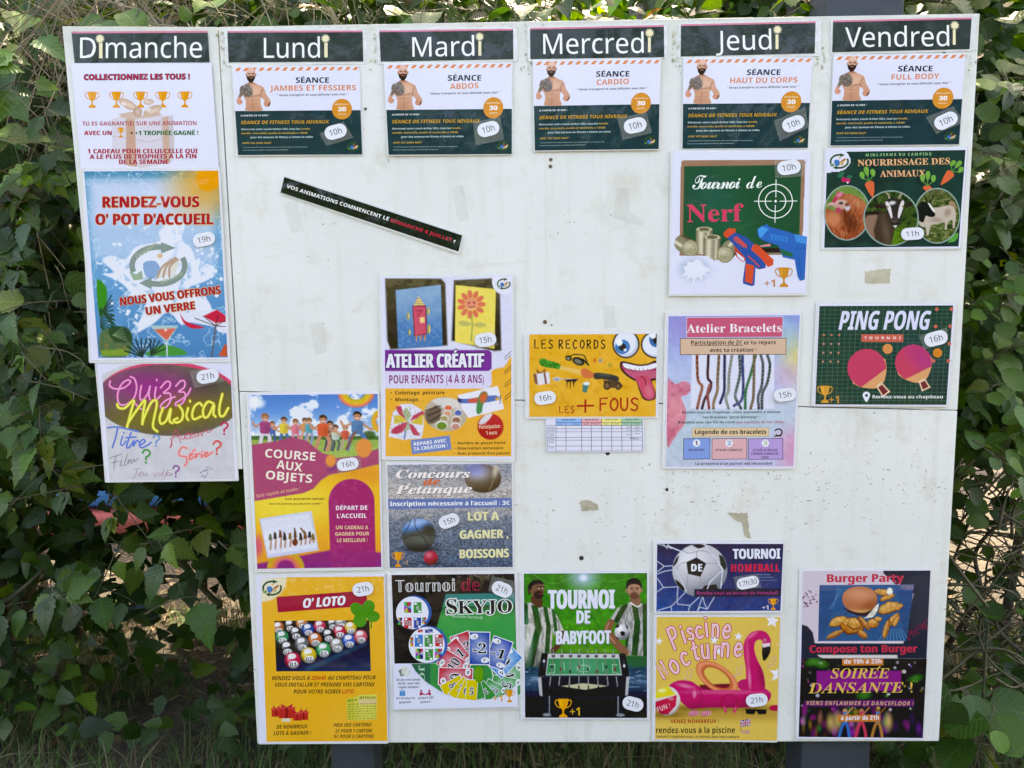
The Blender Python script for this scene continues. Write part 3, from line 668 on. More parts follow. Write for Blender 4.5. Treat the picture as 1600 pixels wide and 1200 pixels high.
YEL = [(.12, .13, .015), (.09, .12, .012), (.14, .10, .03)]
GREENS = [(0.025, 0.076, 0.008), (0.034, 0.098, 0.01), (0.021, 0.063, 0.01), (0.05, 0.122, 0.01), (0.019, 0.059, 0.014), (0.075, 0.146, 0.012), (0.03, 0.083, 0.008)]
class Plant:
    def __init__(s, name, label, cat, loc, kinds, seed, group=None):
        s.root = tag(empty(name, loc), label, cat, group); s.loc = np.array(loc, float); s.r = random.Random(seed); s.kinds = kinds
        s.var = []
        for k in range(14):
            kd = kinds[k % len(kinds)]; V, Fc = leaf_geo(kd, s.r, 13); c = s.r.choice(YEL) if k == 5 else s.r.choice(GREENS); K = np.tile(np.array(c), (len(V), 1)); K[:14] *= 1.1
            me = bpy.data.meshes.new('leaf'); me.from_pydata(V.tolist(), [], Fc); me.materials.append(M_LEAF); a = me.color_attributes.new('Col', 'FLOAT_COLOR', 'POINT'); c4 = np.ones((len(V), 4)); c4[:, :3] = K; a.data.foreach_set('color', c4.ravel()); a = me.attributes.new('leaf_place', 'FLOAT_VECTOR', 'POINT'); a.data.foreach_set('vector', V.ravel()); me.polygons.foreach_set('use_smooth', [True]*len(me.polygons))
            s.var.append((me, V, Fc, K))
        s.low = [leaf_geo(kinds[k % len(kinds)], s.r, 4) for k in range(8)]
        s.twigs = MB(); s.mass = MB(); s.count = 0
    def leaf(s, p, tip, nrm, size, obj=True, dark=1.0):
        p = np.asarray(p, float)
        if -.40-size*1.1 < p[0] < 1.83+size and .35 < p[2] < 2.24+size*.5 and p[1] < .03+size*.95: return
        R = frame_m(np.asarray(tip, float), np.asarray(nrm, float))
        if obj and s.count < 296:
            s.count += 1; me = s.r.choice(s.var)[0]; o = bpy.data.objects.new('leaf', me); COL.objects.link(o); o.parent = s.root
            M = Matrix.Identity(4)
            for i in range(3):
                for j in range(3): M[i][j] = R[i, j]*size*(1.0 if j != 0 else s.r.uniform(.85, 1.15))
                M[i][3] = (np.asarray(p)-s.loc)[i]
            o.matrix_local = M
        else:
            if obj: _, V, Fc, K = s.r.choice(s.var); c = K
            else: V, Fc = s.r.choice(s.low); c = np.tile(np.array(s.r.choice(GREENS))*s.r.uniform(.6, 1.25)*dark, (len(V), 1))
            s.mass.V.append(np.asarray(p)+(V*size)@R.T-s.loc); s.mass.F.extend([tuple(i+s.mass.n for i in f) for f in Fc]); s.mass.n += len(V); s.mass.K.append(c); s.mass.A.append(V)
    def spray(s, p0, d, L, nl, size, face=(0, -.75, .6), obj=True, leaflets=False, rt=.0022):
        r = s.r; d = np.array(d, float); d /= np.linalg.norm(d); P = [np.array(p0, float)]
        for k in range(5): d = d+np.array([r.uniform(-.18, .18), r.uniform(-.12, .12), r.uniform(-.22, .06)]); d /= np.linalg.norm(d); P.append(P[-1]+d*L/5)
        V, Fc = tube([p-s.loc for p in P], rt, rt*.4, 4); s.twigs.add(V, Fc)
        P = np.array(P)
        for k in range(nl):
            t = (k+.6)/nl*5; i = min(int(t), 4); q = P[i]+(P[i+1]-P[i])*(t-i); sd = 1 if k % 2 else -1
            side = np.cross(d, np.array(face)); side /= np.linalg.norm(side)+1e-9
            tip = side*sd*.8+d*.55+np.array([0, r.uniform(-.25, .1), -.28+r.uniform(-.25, .2)])
            nrm = np.array(face)+np.array([r.uniform(-.55, .55), r.uniform(-.4, .4), r.uniform(-.4, .5)])
            st = q+tip/np.linalg.norm(tip)*size*.22; V, Fc = tube([q-s.loc, st-s.loc], .0012, .0009, 3); s.twigs.add(V, Fc)
            sz = size*r.choice([r.uniform(.45, .8), r.uniform(.8, 1.25), r.uniform(.8, 1.25)])
            if leaflets:
                for a in (-.75, .75, 0):
                    tp = tip*math.cos(a)+np.cross(nrm/np.linalg.norm(nrm), tip)*math.sin(a); s.leaf(st, tp, nrm+np.array([r.uniform(-.2, .2), 0, r.uniform(-.2, .2)]), sz*(1.1 if a == 0 else .85), obj)
            else: s.leaf(st, tip, nrm, sz, obj)
    def finish(s):
        if s.twigs.V: s.twigs.build('twig', M_TWIG, s.root, smooth=True)['kind'] = 'stuff'
        if s.mass.V: s.mass.build('foliage', M_LEAF, s.root, smooth=True)['kind'] = 'stuff'

def volume(pl, n, xr, yr, zr, size, dark=1.0, keep=None, face=(0, -.5, .7)):
    r = pl.r; k = 0
    while k < n:
        p = np.array([r.uniform(*xr), r.uniform(*yr), r.uniform(*zr)])
        if keep is not None and not keep(p, r): k += 0.25; continue
        k += 1
        tip = np.array([r.uniform(-1, 1), r.uniform(-.6, .3), r.uniform(-1, .25)]); nrm = np.array(face)+np.array([r.uniform(-.8, .8), r.uniform(-.7, .7), r.uniform(-.6, .6)])
        pl.leaf(p, tip, nrm, size*r.uniform(.65, 1.25), obj=False, dark=dark)
def _hs(ix, iy, seed):
    n = (ix*374761393+iy*668265263+seed*974634777) & 0xFFFFFFFF; n = ((n ^ (n >> 13))*1274126177) & 0xFFFFFFFF; return ((n ^ (n >> 16)) & 0xFFFF)/65535.0
def fnoise(p, s, seed):
    X = p[0]+9.0; Y = p[2]+p[1]*.7+9.0; out = 0.0; amp = 1.0; tot = 0.0
    for k in range(3):
        x = X/s; y = Y/s; ix = int(x); iy = int(y); fx = x-ix; fy = y-iy; fx = fx*fx*(3-2*fx); fy = fy*fy*(3-2*fy)
        out += amp*((_hs(ix, iy, seed+k)*(1-fx)+_hs(ix+1, iy, seed+k)*fx)*(1-fy)+(_hs(ix, iy+1, seed+k)*(1-fx)+_hs(ix+1, iy+1, seed+k)*fx)*fy); tot += amp; amp *= .55; s /= 2.1
    return out/tot

# ---- left: big-leaved shrub
A = Plant('box_elder_shrub', 'leafy shrub with large toothed green leaves left of the board', 'shrub', (-0.75, 0.5, 0), ['ovate', 'lobed', 'ovate', 'lobed'], 5)
r = A.r
for k in range(122):
    px = r.uniform(-60, 150)+(0 if r.random() < .6 else r.uniform(0, 190)); py = r.uniform(0, 1) 
    py = 20+py*980
    if px > 100+py*.055 and py < 720: px = r.uniform(-50, 95)
    if py > 760: px = r.uniform(-30, 400)
    if py > 860 and r.random() < .72: continue
    Y = r.uniform(.08, .5); p = at(px, py, Y)
    A.spray(p, (r.uniform(-.4, .9), r.uniform(-.5, -.05), r.uniform(-.6, .35)), r.uniform(.10, .26), r.choice([2, 3, 4, 4]), r.uniform(.085, .12) if py > 250 else r.uniform(.095, .13), leaflets=(r.random() < .3))
def kA(p, r):
    if p[2] < .95:  # thinner low down, where the light ground behind shows through
        return r.random() < (.5 + .6*max(0, (p[2]-.35)/.6)) and fnoise(p, .35, 3) > .34 and not (-.6 < p[0] < .2 and .22 < p[2] < .58 and r.random() < .72)
    return fnoise(p, .4, 3) > .30
volume(A, 12000, (-2.6, .6), (.35, 1.3), (.12, 3.0), .085, keep=kA)
volume(A, 7500, (-3.2, .8), (1.1, 2.2), (.75, 3.5), .15, keep=lambda p, r: fnoise(p, .5, 8) > .2)
for k in range(26): x = r.uniform(-2.2, .5); y = r.uniform(.4, 1.2); V, Fc = tube([np.array([x, y, r.uniform(.3, 1.6)])-A.loc, np.array([x+r.uniform(-.25, .25), y+r.uniform(-.1, .1), r.uniform(1.2, 2.2)])-A.loc, np.array([x+r.uniform(-.5, .5), y, r.uniform(2.2, 3.2)])-A.loc], r.uniform(.004, .01), .003, 5); A.twigs.add(V, Fc)
def trunk(pl, px, Y, w, h, lean=0.0, name='trunk'):
    b = at(px, 980, Y); P = [np.array([b.x, Y, -.05])-pl.loc, np.array([b.x+lean*.3, Y, h*.35])-pl.loc, np.array([b.x+lean*.6+.03, Y-.04, h*.7])-pl.loc, np.array([b.x+lean, Y, h])-pl.loc]
    V, Fc = tube(catmull(P, 5), w/2*1.15, w/2*.6, 12); mesh_obj(name, V, Fc, M_BARK, pl.root, smooth=True)
trunk(A, 45, 1.45, .18, 2.8, -.1); trunk(A, 118, 1.35, .07, 2.6, .12); trunk(A, 10, 1.0, .05, 2.3, -.05)
def limb(pl, pts, r0, r1, name='branch', mat=None):
    P = catmull([np.array(at(*p))-pl.loc for p in pts], 5); V, Fc = tube(P, r0, r1, 7); mesh_obj(name, V, Fc, mat or M_BARK, pl.root, smooth=True)
limb(A, [(195, 965, .9), (250, 940, .8), (300, 915, .75), (345, 885, .7)], .013, .006)
limb(A, [(255, 848, .45), (290, 885, .5), (318, 920, .55), (345, 948, .6)], .013, .009, mat=solid('green_bark', (.09, .10, .05), .8))
limb(A, [(252, 900, .8), (300, 902, .8), (350, 900, .85)], .007, .004); limb(A, [(0, 945, .4), (35, 920, .42), (70, 888, .45)], .010, .004, mat=M_TWIG); limb(A, [(0, 870, .8), (60, 873, .8), (180, 872, .8)], .008, .004)
limb(A, [(60, 470, .5), (100, 495, .5), (128, 530, .5)], .004, .002, mat=M_TWIG)
A.finish()

# ---- right: rounder small leaves, twiggy below
B = Plant('hedge_shrub', 'dense dark hedge of small rounded leaves right of the board', 'shrub', (2.2, 0.5, 0), ['round', 'round', 'ovate'], 8)
r = B.r
for k in range(84):
    py = r.uniform(0, 700) if r.random() < .9 else r.uniform(1040, 1190); ex = 1531-.0563*py; px = r.uniform(ex-8, 1640); Y = r.uniform(.07, .42); p = at(px, py, Y)
    B.spray(p, (r.uniform(-.8, .5), r.uniform(-.4, -.05), r.uniform(-.5, .4)), r.uniform(.09, .2), r.choice([4, 5, 6]), r.uniform(.050, .068) if py < 1000 else .10, face=(0, -.55, .8), rt=.0016)
def kB(p, r):
    if p[2] < 1.05: return r.random() < (.7 if p[2] < .45 else (.30 if p[2] < .85 else .6))
    return fnoise(p, .35, 4) > .28
volume(B, 8200, (1.55, 4.2), (.3, 1.2), (.05, 3.3), .065, keep=kB)
volume(B, 7500, (1.3, 4.4), (1.1, 2.2), (.8, 3.5), .14, keep=lambda p, r: fnoise(p, .5, 8) > .22)
for k in range(210):
    px = r.uniform(1470, 1660); py = r.uniform(720, 1060); Y = r.uniform(.25, 1.3); p = np.array(at(px, py, Y)); d = np.array([r.uniform(-1, 1), r.uniform(-.4, .4), r.uniform(-.6, 1)]); d /= np.linalg.norm(d); L = r.uniform(.12, .5)
    P = catmull([p-d*L/2, p-d*L*.1+np.array([r.uniform(-.03, .03), 0, r.uniform(-.04, .04)]), p+d*L*.3, p+d*L/2+np.array([r.uniform(-.08, .08), 0, r.uniform(-.05, .05)])], 4)
    V, Fc = tube(P-B.loc, r.uniform(.0015, .006), .0012, 4); B.twigs.add(V, Fc)
trunk(B, 1560, 1.1, .035, 2.4, .3)
limb(B, [(1480, 1010, .6), (1530, 930, .55), (1525, 860, .6), (1580, 800, .5)], .009, .005)
limb(B, [(1610, 1030, .5), (1560, 985, .5), (1555, 940, .55), (1500, 900, .6)], .007, .003)
limb(B, [(1490, 780, .7), (1550, 830, .7), (1620, 850, .7)], .006, .003)
B.finish()

# ---- behind the board: upper foliage seen over the top edge, in the sun from behind
Cc = Plant('ivy_hedge', 'sunlit hedge foliage showing above the top edge of the board', 'hedge', (0.8, 0.7, 0), ['ovate', 'round', 'lobed'], 12)
r = Cc.r
for k in range(78):
    px = r.uniform(120, 1290) if r.random() < .85 else r.uniform(1410, 1540); py = r.uniform(-30, 46); Y = r.uniform(.09, .45)
    if px < 560 and r.random() < .45: continue
    Cc.spray(at(px, py, Y), (r.uniform(-.9, .9), r.uniform(-.3, .1), r.uniform(-.3, .6)), r.uniform(.08, .2), r.choice([3, 4, 5]), r.uniform(.06, .085), face=(0, -.4, .9))
volume(Cc, 1000, (-.4, 2.1), (.3, 1.0), (1.9, 2.8), .08, keep=lambda p, r: fnoise(p, .35, 14) > .40)
volume(Cc, 6500, (-.6, 2.4), (1.1, 2.2), (.5, 2.55), .15, keep=lambda p, r: fnoise(p, .4, 15) > .22)
volume(Cc, 1500, (-.3, 2.1), (.4, 1.4), (.25, 1.6), .09, keep=lambda p, r: fnoise(p, .4, 15) > .36)
for (x, w) in ((.3, .06), (1.2, .05), (1.75, .07)):
    V, Fc = tube(catmull([np.array([x, 1.1, -.05])-Cc.loc, np.array([x+.05, 1.1, 1.0])-Cc.loc, np.array([x-.05, 1.05, 2.6])-Cc.loc], 5), w/2, w/4, 9); mesh_obj('trunk', V, Fc, M_BARK, Cc.root, smooth=True)
Cc.finish()
# dry stalks tangled in the hedge top
mb = MB(); r = random.Random(31)
for k in range(420):
    px = r.choice([r.uniform(150, 860), r.uniform(60, 420), r.uniform(0, 120)]); py = r.uniform(-60, 60) if px > 100 else r.uniform(-20, 330); Y = r.uniform(.15, .7); p = np.array(at(px, py, Y)); a = r.gauss(1.2 if px > 420 else .7, .5)
    d = np.array([math.cos(a)*r.choice([-1, 1]), r.uniform(-.15, .15), math.sin(a)]); L = r.uniform(.15, .55); bend = np.array([0, 0, -r.uniform(0, .06)])
    V, Fc = tube([p-d*L/2+bend, p, p+d*L/2+bend], r.uniform(.0008, .0022), .0006, 3); mb.add(V, Fc)
o = mb.build('dry_stalks', M_STALK); tag(o, 'tangle of dry straw coloured stalks at the top of the hedge', 'dry grass', kind='stuff')

# ---- grass and litter on the ground by the posts
mb = MB(); r = random.Random(17)
for k in range(26000):
    x = r.uniform(-1.6, 2.9); y = r.uniform(-.3, 1.7)
    if fnoise((x, 0, y), .4, 33) < .38: continue
    h = r.choice([r.uniform(.03, .1), r.uniform(.08, .24)]); a = r.uniform(0, 6.28); w = r.uniform(.0012, .0024); lean = r.uniform(.2, 1.2)*h; dx, dy = math.cos(a), math.sin(a)
    V = [(x-dy*w, y+dx*w, 0), (x+dy*w, y-dx*w, 0), (x+dx*lean*.4+dy*w*.7, y+dy*lean*.4-dx*w*.7, h*.65), (x+dx*lean*.4-dy*w*.7, y+dy*lean*.4+dx*w*.7, h*.65), (x+dx*lean, y+dy*lean, h*(.9 if lean < h else .5))]
    mb.add(V, [(0, 1, 2, 3), (3, 2, 4)], r.choice([(.04, .085, .02), (.045, .08, .02), (.08, .07, .038), (.12, .10, .06), (.03, .07, .02), (.035, .08, .02)]))
tag(mb.build('grass', M_DRY), 'thin mixed green and dry grass below the board', 'grass', kind='stuff')
mb = MB(); lows = [leaf_geo(k_, r, 4) for k_ in ('ovate', 'round', 'narrow', 'ovate')]
for k in range(5200):
    x = r.uniform(-2.4, 3.6); y = r.uniform(-.4, 4.2); V, Fc = r.choice(lows)
    R = frame_m(np.array([r.uniform(-1, 1), r.uniform(-1, 1), r.uniform(-.1, .2)]), np.array([r.uniform(-.5, .5), r.uniform(-.5, .5), 1])); sz = r.uniform(.02, .055)
    mb.add((V*sz)@R.T+np.array([x, y, .012+r.uniform(0, .02)]), Fc, r.choice([(.10, .06, .03), (.13, .09, .05), (.06, .04, .022), (.20, .16, .10), (.08, .055, .035), (.04, .06, .02)]))
tag(mb.build('leaf_litter', M_DRY), 'scattered brown fallen leaves on the ground', 'leaf litter', kind='stuff')
mb = MB()
for k in range(260):
    x = r.uniform(-2, 3); y = r.uniform(-.2, 3); a = r.uniform(0, 3.14); L = r.uniform(.05, .3); z = .012+r.uniform(0, .03)
    V, Fc = tube([(x, y, z), (x+math.cos(a)*L*.5, y+math.sin(a)*L*.5, z+r.uniform(0, .03)), (x+math.cos(a)*L, y+math.sin(a)*L, z)], r.uniform(.001, .004), .001, 4); mb.add(V, Fc)
tag(mb.build('fallen_twigs', M_STALK), 'fallen dry twigs lying on the ground', 'twigs', kind='stuff')

# ---- trees beyond the hedge
def far_tree(x, y, h, cr, seed, label):
    r = random.Random(seed); root = tag(empty('tree', (x, y, 0)), label, 'tree', 'trees beyond the hedge')
    V, Fc = tube(catmull([(0, 0, -.1), (.1, 0, h*.3), (-.1, .1, h*.6), (0, 0, h*.85)], 4), h*.03, h*.012, 9); mesh_obj('trunk', V, Fc, M_BARK, root, smooth=True)
    mb = MB(); cl = [(r.gauss(0, cr*.5), r.gauss(0, cr*.5), h*.62+r.gauss(0, h*.16), cr*r.uniform(.25, .5)) for _ in range(16)]
    lv = [leaf_geo('ovate', r, 3) for _ in range(4)]
    for k in range(2600):
        c = r.choice(cl); p = np.array([c[0]+r.gauss(0, c[3]*.5), c[1]+r.gauss(0, c[3]*.5), c[2]+r.gauss(0, c[3]*.5)]); V, Fc = r.choice(lv)
        R = frame_m(np.array([r.uniform(-1, 1), r.uniform(-1, 1), r.uniform(-1, .3)]), np.array([r.uniform(-1, 1), r.uniform(-1, 1), 1])); mb.add((V*r.uniform(.2, .36))@R.T+p, Fc, np.array(r.choice(GREENS))*r.uniform(.7, 1.3))
    mb.build('crown', M_LEAF, root)['kind'] = 'stuff'
for k, (x, y, h, c, lb) in enumerate(((-6.5, 7.0, 5.5, 2.2, 'leafy tree beyond the hedge at the far left'), (-2.6, 9.5, 6.5, 2.6, 'tall leafy tree beyond the hedge left of the board'), (1.5, 8.0, 6.0, 2.6, 'leafy tree hidden mostly by the middle of the board'), (5.2, 7.5, 5.8, 2.4, 'leafy tree beyond the hedge right of the board'), (9.0, 10, 7.0, 3.0, 'broad tree beyond the hedge at the far right'))):
    far_tree(x, y, h, c, 60+k, lb)

# ---- bright blue and red inflatable glimpsed through the leaves
def inflatable():
    root = tag(empty('bouncy_castle', (-1.9, 4.1, 0)), 'bright blue and red inflatable castle glimpsed through the hedge leaves', 'inflatable castle')
    MBl = solid('blue_vinyl', (.03, .30, .85), .35); MRd = solid('red_vinyl', (.55, .12, .10), .5)
    def box(name, x0, x1, y0, y1, z0, z1, m, bev=.12):
        V = [(x, y, z) for z in (z0, z1) for (x, y) in ((x0, y0), (x1, y0), (x1, y1), (x0, y1))]
        o = mesh_obj(name, V, [(0, 1, 5, 4), (1, 2, 6, 5), (2, 3, 7, 6), (3, 0, 4, 7), (4, 5, 6, 7), (3, 2, 1, 0)], m, root); b = o.modifiers.new('b', 'BEVEL'); b.width = bev; b.segments = 4
    box('base', -1.5, 1.5, -1.2, 1.2, .02, .17, MRd, .05); box('back_wall', -1.4, 1.4, .85, 1.15, .18, 1.5, MBl); box('front_step', -1.38, 1.38, -1.12, -.8, .175, .62, MBl, .1)
    for sx in (-1.3, 1.3):
        for sy in (-1.0, 1.0):
            V, Fc = tube([(sx, sy, .18), (sx, sy, 1.0), (sx, sy, 1.7)], .2, .2, 14); mesh_obj('tower', V, Fc, MBl, root, smooth=True)
            V, Fc = tube([(sx, sy, 1.71), (sx, sy, 2.1)], .22, .02, 14); mesh_obj('tower_cone', V, Fc, MRd if sx*sy > 0 else MBl, root)
    box('side_wall', -1.42, -1.2, -.78, .78, .18, 1.2, MBl, .06); box('side_wall', 1.2, 1.42, -.78, .78, .18, 1.2, MBl, .06)
inflatable()

# ---- unseen trees added behind the viewpoint to darken what the glossy sheets mirror
mb = MB(); r = random.Random(77); lv = [leaf_geo('ovate', r, 3) for _ in range(4)]
for k in range(30):
    a = math.radians(-150+k*4.1+r.uniform(-1, 1)); R0 = r.uniform(9, 13); cx, cy = .7+R0*math.cos(a), -1.9+R0*math.sin(a); h = r.uniform(4.8, 7.6)
    V, Fc = tube([(cx, cy, -.1), (cx+.1, cy, h*.5), (cx, cy+.1, h*.8)], .12, .05, 7); mb.add(V, Fc, (.06, .05, .04))
    for j in range(420):
        p = np.array([cx+r.gauss(0, .7), cy+r.gauss(0, .6), h*.58+r.gauss(0, h*.2)]); V, Fc = r.choice(lv); Rm = frame_m(np.array([r.uniform(-1, 1), r.uniform(-1, 1), r.uniform(-1, .3)]), np.array([r.uniform(-1, 1), r.uniform(-1, 1), 1])); mb.add((V*r.uniform(.3, .55))@Rm.T+p, Fc, np.array(r.choice(GREENS))*r.uniform(.7, 1.3))
tag(mb.build('mirrored_treeline', M_LEAF), 'unseen belt of leafy trees added behind the viewpoint for the sheets to mirror', 'trees', kind='stuff')
# ================================================================== day plates
SHEETS = []
_zi = [0]
def zbase():
    _zi[0] += 1
    return 0.0026+0.0008*(_zi[0] % 4)
PAPER = '#dbdcf0'

def day_plate(day, rest, frame, panel, pink, sleeve, tx, stem, sun, label):
    s = Sheet('day_plate', label, 'day sign', 'day signs along the top of the board', panel, frame, 0.0022, mat=M_PLAIN)
    if sleeve: s.slab('clear_sleeve', sleeve, M_SLEEVE, 0.0015, 0.0006, rad=22)
    s.slab('backing', panel, M_PRINT_BACK, 0.0021, 0.0005, col='#e8e8e8')
    (a, b_, c_, d) = panel
    g = s.grid(panel, 2.2, 'printed_face'); g.fill('#383e3f'); g.grain(90, .12, 3); g.mix('#4b5355', 0.35*g.n(160, 5)); g.done()
    s.poly([pink[0], pink[1], (pink[1][0], pink[1][1]+14), (pink[0][0], pink[0][1]+14)], '#d77f98')
    for (txt, x0, y0, x1, y1, cap) in tx:
        s.t(txt, x0, y0, x1, y1, cap, '#eef2f0', st='sans', sh='#272d2d', shd=(4, 4))
    x0, y0, x1, y1 = stem
    s.rect(x0, y0, x1, y1, '#e9dfba', part='sun_topped_letter')
    s.star(sun[0], sun[1], sun[2]*1.1, '#e9dfba', 14, .6, part='sun_topped_letter')
    return s.finish()

M_PRINT_BACK = M_PRINT
F1 = (90, 20, 4.8)
day_plate('Dimanche', '', F1, [(108, 152), (1130, 150), (1143, 373), (130, 376)], [(106, 141), (1128, 139)], None,
          [('D', 172, 340, 290, 340, 152), ('manche', 365, 341, 1086, 340, 152)], (314, 226, 340, 342), (321, 196, 34), 'dark day sign reading Dimanche, on the narrow side panel')
LF = (340, 30, 5.4545)
day_plate('Lundi', '', LF, [(87, 116), (1237, 112), (1243, 362), (98, 370)], [(86, 103), (1236, 99)], [(58, 88), (1272, 76), (1280, 382), (76, 402)],
          [('Lund', 398, 332, 874, 330, 168)], (912, 204, 939, 328), (922, 168, 37), 'dark day sign reading Lundi with a cream sun on the i')
day_plate('Mardi', '', (580, 30, 5.4545), [(70, 110), (1210, 98), (1212, 345), (82, 362)], [(69, 98), (1209, 85)], [(45, 78), (1245, 66), (1250, 362), (58, 385)],
          [('Mard', 353, 322, 880, 314, 164)], (914, 190, 939, 314), (925, 152, 36), 'dark day sign reading Mardi with a cream sun on the i')
day_plate('Mercredi', '', (815, 30, 5.4545), [(72, 91), (1212, 66), (1215, 325), (75, 342)], [(71, 77), (1212, 53)], [(50, 65), (1240, 40), (1243, 335), (50, 363)],
          [('Mercred', 185, 300, 1040, 290, 170)], (1076, 158, 1100, 284), (1090, 120, 38), 'dark day sign reading Mercredi with a cream sun on the i')
day_plate('Jeudi', '', (1045, 30, 5.714), [(107, 64), (1306, 38), (1298, 308), (105, 334)], [(107, 48), (1306, 23)], [(85, 34), (1360, 12), (1352, 332), (72, 352)],
          [('Jeud', 422, 282, 914, 272, 172)], (950, 140, 976, 270), (967, 97, 38), 'dark day sign reading Jeudi with a cream sun on the i')
day_plate('Vendredi', '', (1280, 10, 5.217), [(110, 130), (1238, 105), (1222, 350), (103, 376)], [(110, 118), (1239, 92)], [(93, 106), (1278, 82), (1268, 366), (84, 394)],
          [('Vendred', 210, 335, 1056, 325, 158)], (1085, 190, 1108, 314), (1100, 157, 36), 'dark day sign reading Vendredi, on the board by the dark post')

# ================================================================== fitness posters
SRC = [(128, 408), (1205, 398), (1235, 1152), (180, 1162)]
def fitness(quad_px, sub, x0, x1, label, cut=False):
    H = hom(SRC, quad_px)
    s = Sheet('fitness_poster', label, 'poster', 'fitness session posters in the second row', SRC, (0, 0, 1), zbase(), H=H, mat=M_PLAIN)
    s.s = 5.4545
    s.slab('clear_sleeve', [(122, 400), (1211, 390), (1242, 1160), (172, 1170)], M_SLEEVE, s.z0-0.0003, 0.0004, rad=8)
    s.slab('paper', SRC, M_PAPER, s.z0, 0.0003, col=PAPER)
    lx = lambda y: 128+(y-408)*.069
    rx = lambda y: 1205+(y-398)*.04
    for k in range(16):
        x = 152+k*66.5; y = 447-k*0.8
        s.poly([(x, y), (x+33, y), (min(x+55, 1206), y-30), (min(x+24, 1206), y-30)], '#e08a5e')
    g = s.grid([(lx(786), 787), (rx(776), 775), (1235, 1152), (180, 1162)], 2.2)
    g.fill('#1d3d43'); g.grain(120, .10, 2); g.mix('#2b5056', .35*g.n(200, 7)); g.done()
    # the bearded man
    K = '#cf9a7f'; Kd = '#a8705a'; Kl = '#dfb49b'
    g = s.grid([(158, 405), (468, 405), (468, 788), (158, 788)], 0.8, 'man_picture')
    body = [(268, 540), (312, 540), (352, 560), (398, 583), (420, 640), (455, 690), (458, 730), (440, 752), (408, 748), (392, 722), (402, 705), (378, 672), (372, 700), (378, 740), (388, 784), (244, 784), (244, 740), (238, 690), (218, 660), (205, 690), (222, 700), (212, 728), (190, 736), (168, 722), (166, 690), (188, 640), (196, 580), (235, 560)]
    m = g.pmask(body, smooth=3)
    mh = g.emask(288, 478, 42, 68)
    keep = np.maximum(m, mh)
    g.mix(PAPER, 1)
    g.mix(K, m); g.mix(Kl, m*g.emask(330, 620, 46, 50, 0, 30)*.7); g.mix(Kd, m*g.emask(300, 782, 60, 46, 0, 30)*.3)
    g.line([(300, 575), (303, 700), (305, 782)], 4, Kd, 4, soft=8, a=.6)
    for y in (655, 688, 722): g.line([(262, y), (300, y+7), (345, y)], 4, Kd, 4, soft=8, a=.45)
    g.mix(Kd, m*g.emask(268, 655, 30, 8, 10, 6)*.6); g.mix(Kd, m*g.emask(342, 655, 34, 8, -10, 6)*.6)
    g.line([(378, 672), (372, 640), (388, 600)], 6, '#8d5c49', 4, soft=6, a=.7); g.line([(238, 690), (232, 655)], 6, '#8d5c49', 4, soft=6, a=.7)
    g.ell(305, 748, 4, 5, '#8d5c49')
    tat = [(196, 580), (235, 556), (270, 560), (300, 600), (302, 640), (275, 668), (244, 665), (226, 640), (205, 668), (186, 662), (188, 620)]
    mt = g.pmask(tat, smooth=3, soft=6)
    g.mix('#77706a', mt*.8); g.mix('#3e3c3c', mt*(np.abs(np.sin(g.n(26, 3, 2)*22)) > .72)*.7); g.mix('#b09a8c', mt*(g.n(12, 8) > .62)*.5)
    g.poly([(168, 690), (200, 672), (222, 700), (212, 728), (190, 736)], '#d99a84', smooth=3); g.line([(198, 700), (214, 706)], 3, Kd); g.line([(192, 716), (210, 716)], 3, Kd)
    g.poly([(394, 712), (414, 698), (440, 712), (444, 742), (410, 750)], '#d39179', smooth=3); g.line([(402, 718), (420, 714)], 3, Kd)
    g.line([(436, 742), (450, 716)], 8, '#222222')
    g.poly([(262, 520), (318, 520), (324, 556), (256, 556)], '#b98069', smooth=2)
    g.ell(289, 468, 41, 54, '#d8a48e'); g.ell(289, 436, 34, 24, '#e4b9a8', soft=10)
    g.mix('#c08a74', .5*g.emask(318, 480, 14, 34, 0, 8))
    g.poly([(250, 474), (262, 492), (289, 486), (316, 492), (328, 474), (324, 520), (305, 542), (274, 542), (254, 520)], '#3c2f2b', smooth=3)
    g.ell(289, 503, 14, 4, '#b97868'); g.line([(264, 467), (280, 465)], 4, '#4a342c'); g.line([(298, 465), (314, 467)], 4, '#4a342c')
    g.ell(272, 472, 5, 2.5, '#1e1a1a'); g.ell(306, 472, 5, 2.5, '#1e1a1a'); g.line([(289, 470), (286, 486), (294, 487)], 3, '#b07660', a=.6)
    g.ell(246, 478, 6, 13, '#c98f79'); g.ell(331, 478, 6, 13, '#c98f79')
    g.clip(np.maximum(keep, np.maximum(g.emask(246, 478, 7, 14), g.emask(331, 478, 7, 14)))); g.done()
    nv = '#1c2440'
    s.t('SÉANCE', 670, 545, 951, 543, 46, nv, b=0.035)
    s.t(sub, x0, 614, x1, 606, 45, '#dd8557', b=0.03)
    s.t('" Venez transpirer et vous défouler avec moi ! "', 513, 660, 1120, 648, 18, nv, b=0.012)
    s.ell(1062, 767, 85, 88, '#d98f3e', n=40)
    s.t('RÉPARTITION DE', 1003, 733, 1118, 731, 11, '#f2dcc0', b=.02); s.t('30', 1030, 786, 1097, 785, 36, '#ffffff', b=.05); s.t('MINUTES', 1030, 815, 1097, 814, 10, '#f2dcc0', b=.02)
    s.t('A PARTIR DE 16 ANS !', 202, 833, 440, 829, 13, '#dfe8e8', b=.04)
    s.t('SÉANCE DE FITNESS TOUS NIVEAUX', 204, 899, 950, 889, 28, '#cf9a3a', b=.04, sk=.18)
    s.t('Retrouvez votre coach Arthur HILL tous les', 208, 950, 706, 944, 15, '#b9cfd0', b=.012)
    s.t('lundis,', 714, 944, 795, 943, 15, '#c9a050', b=.012)
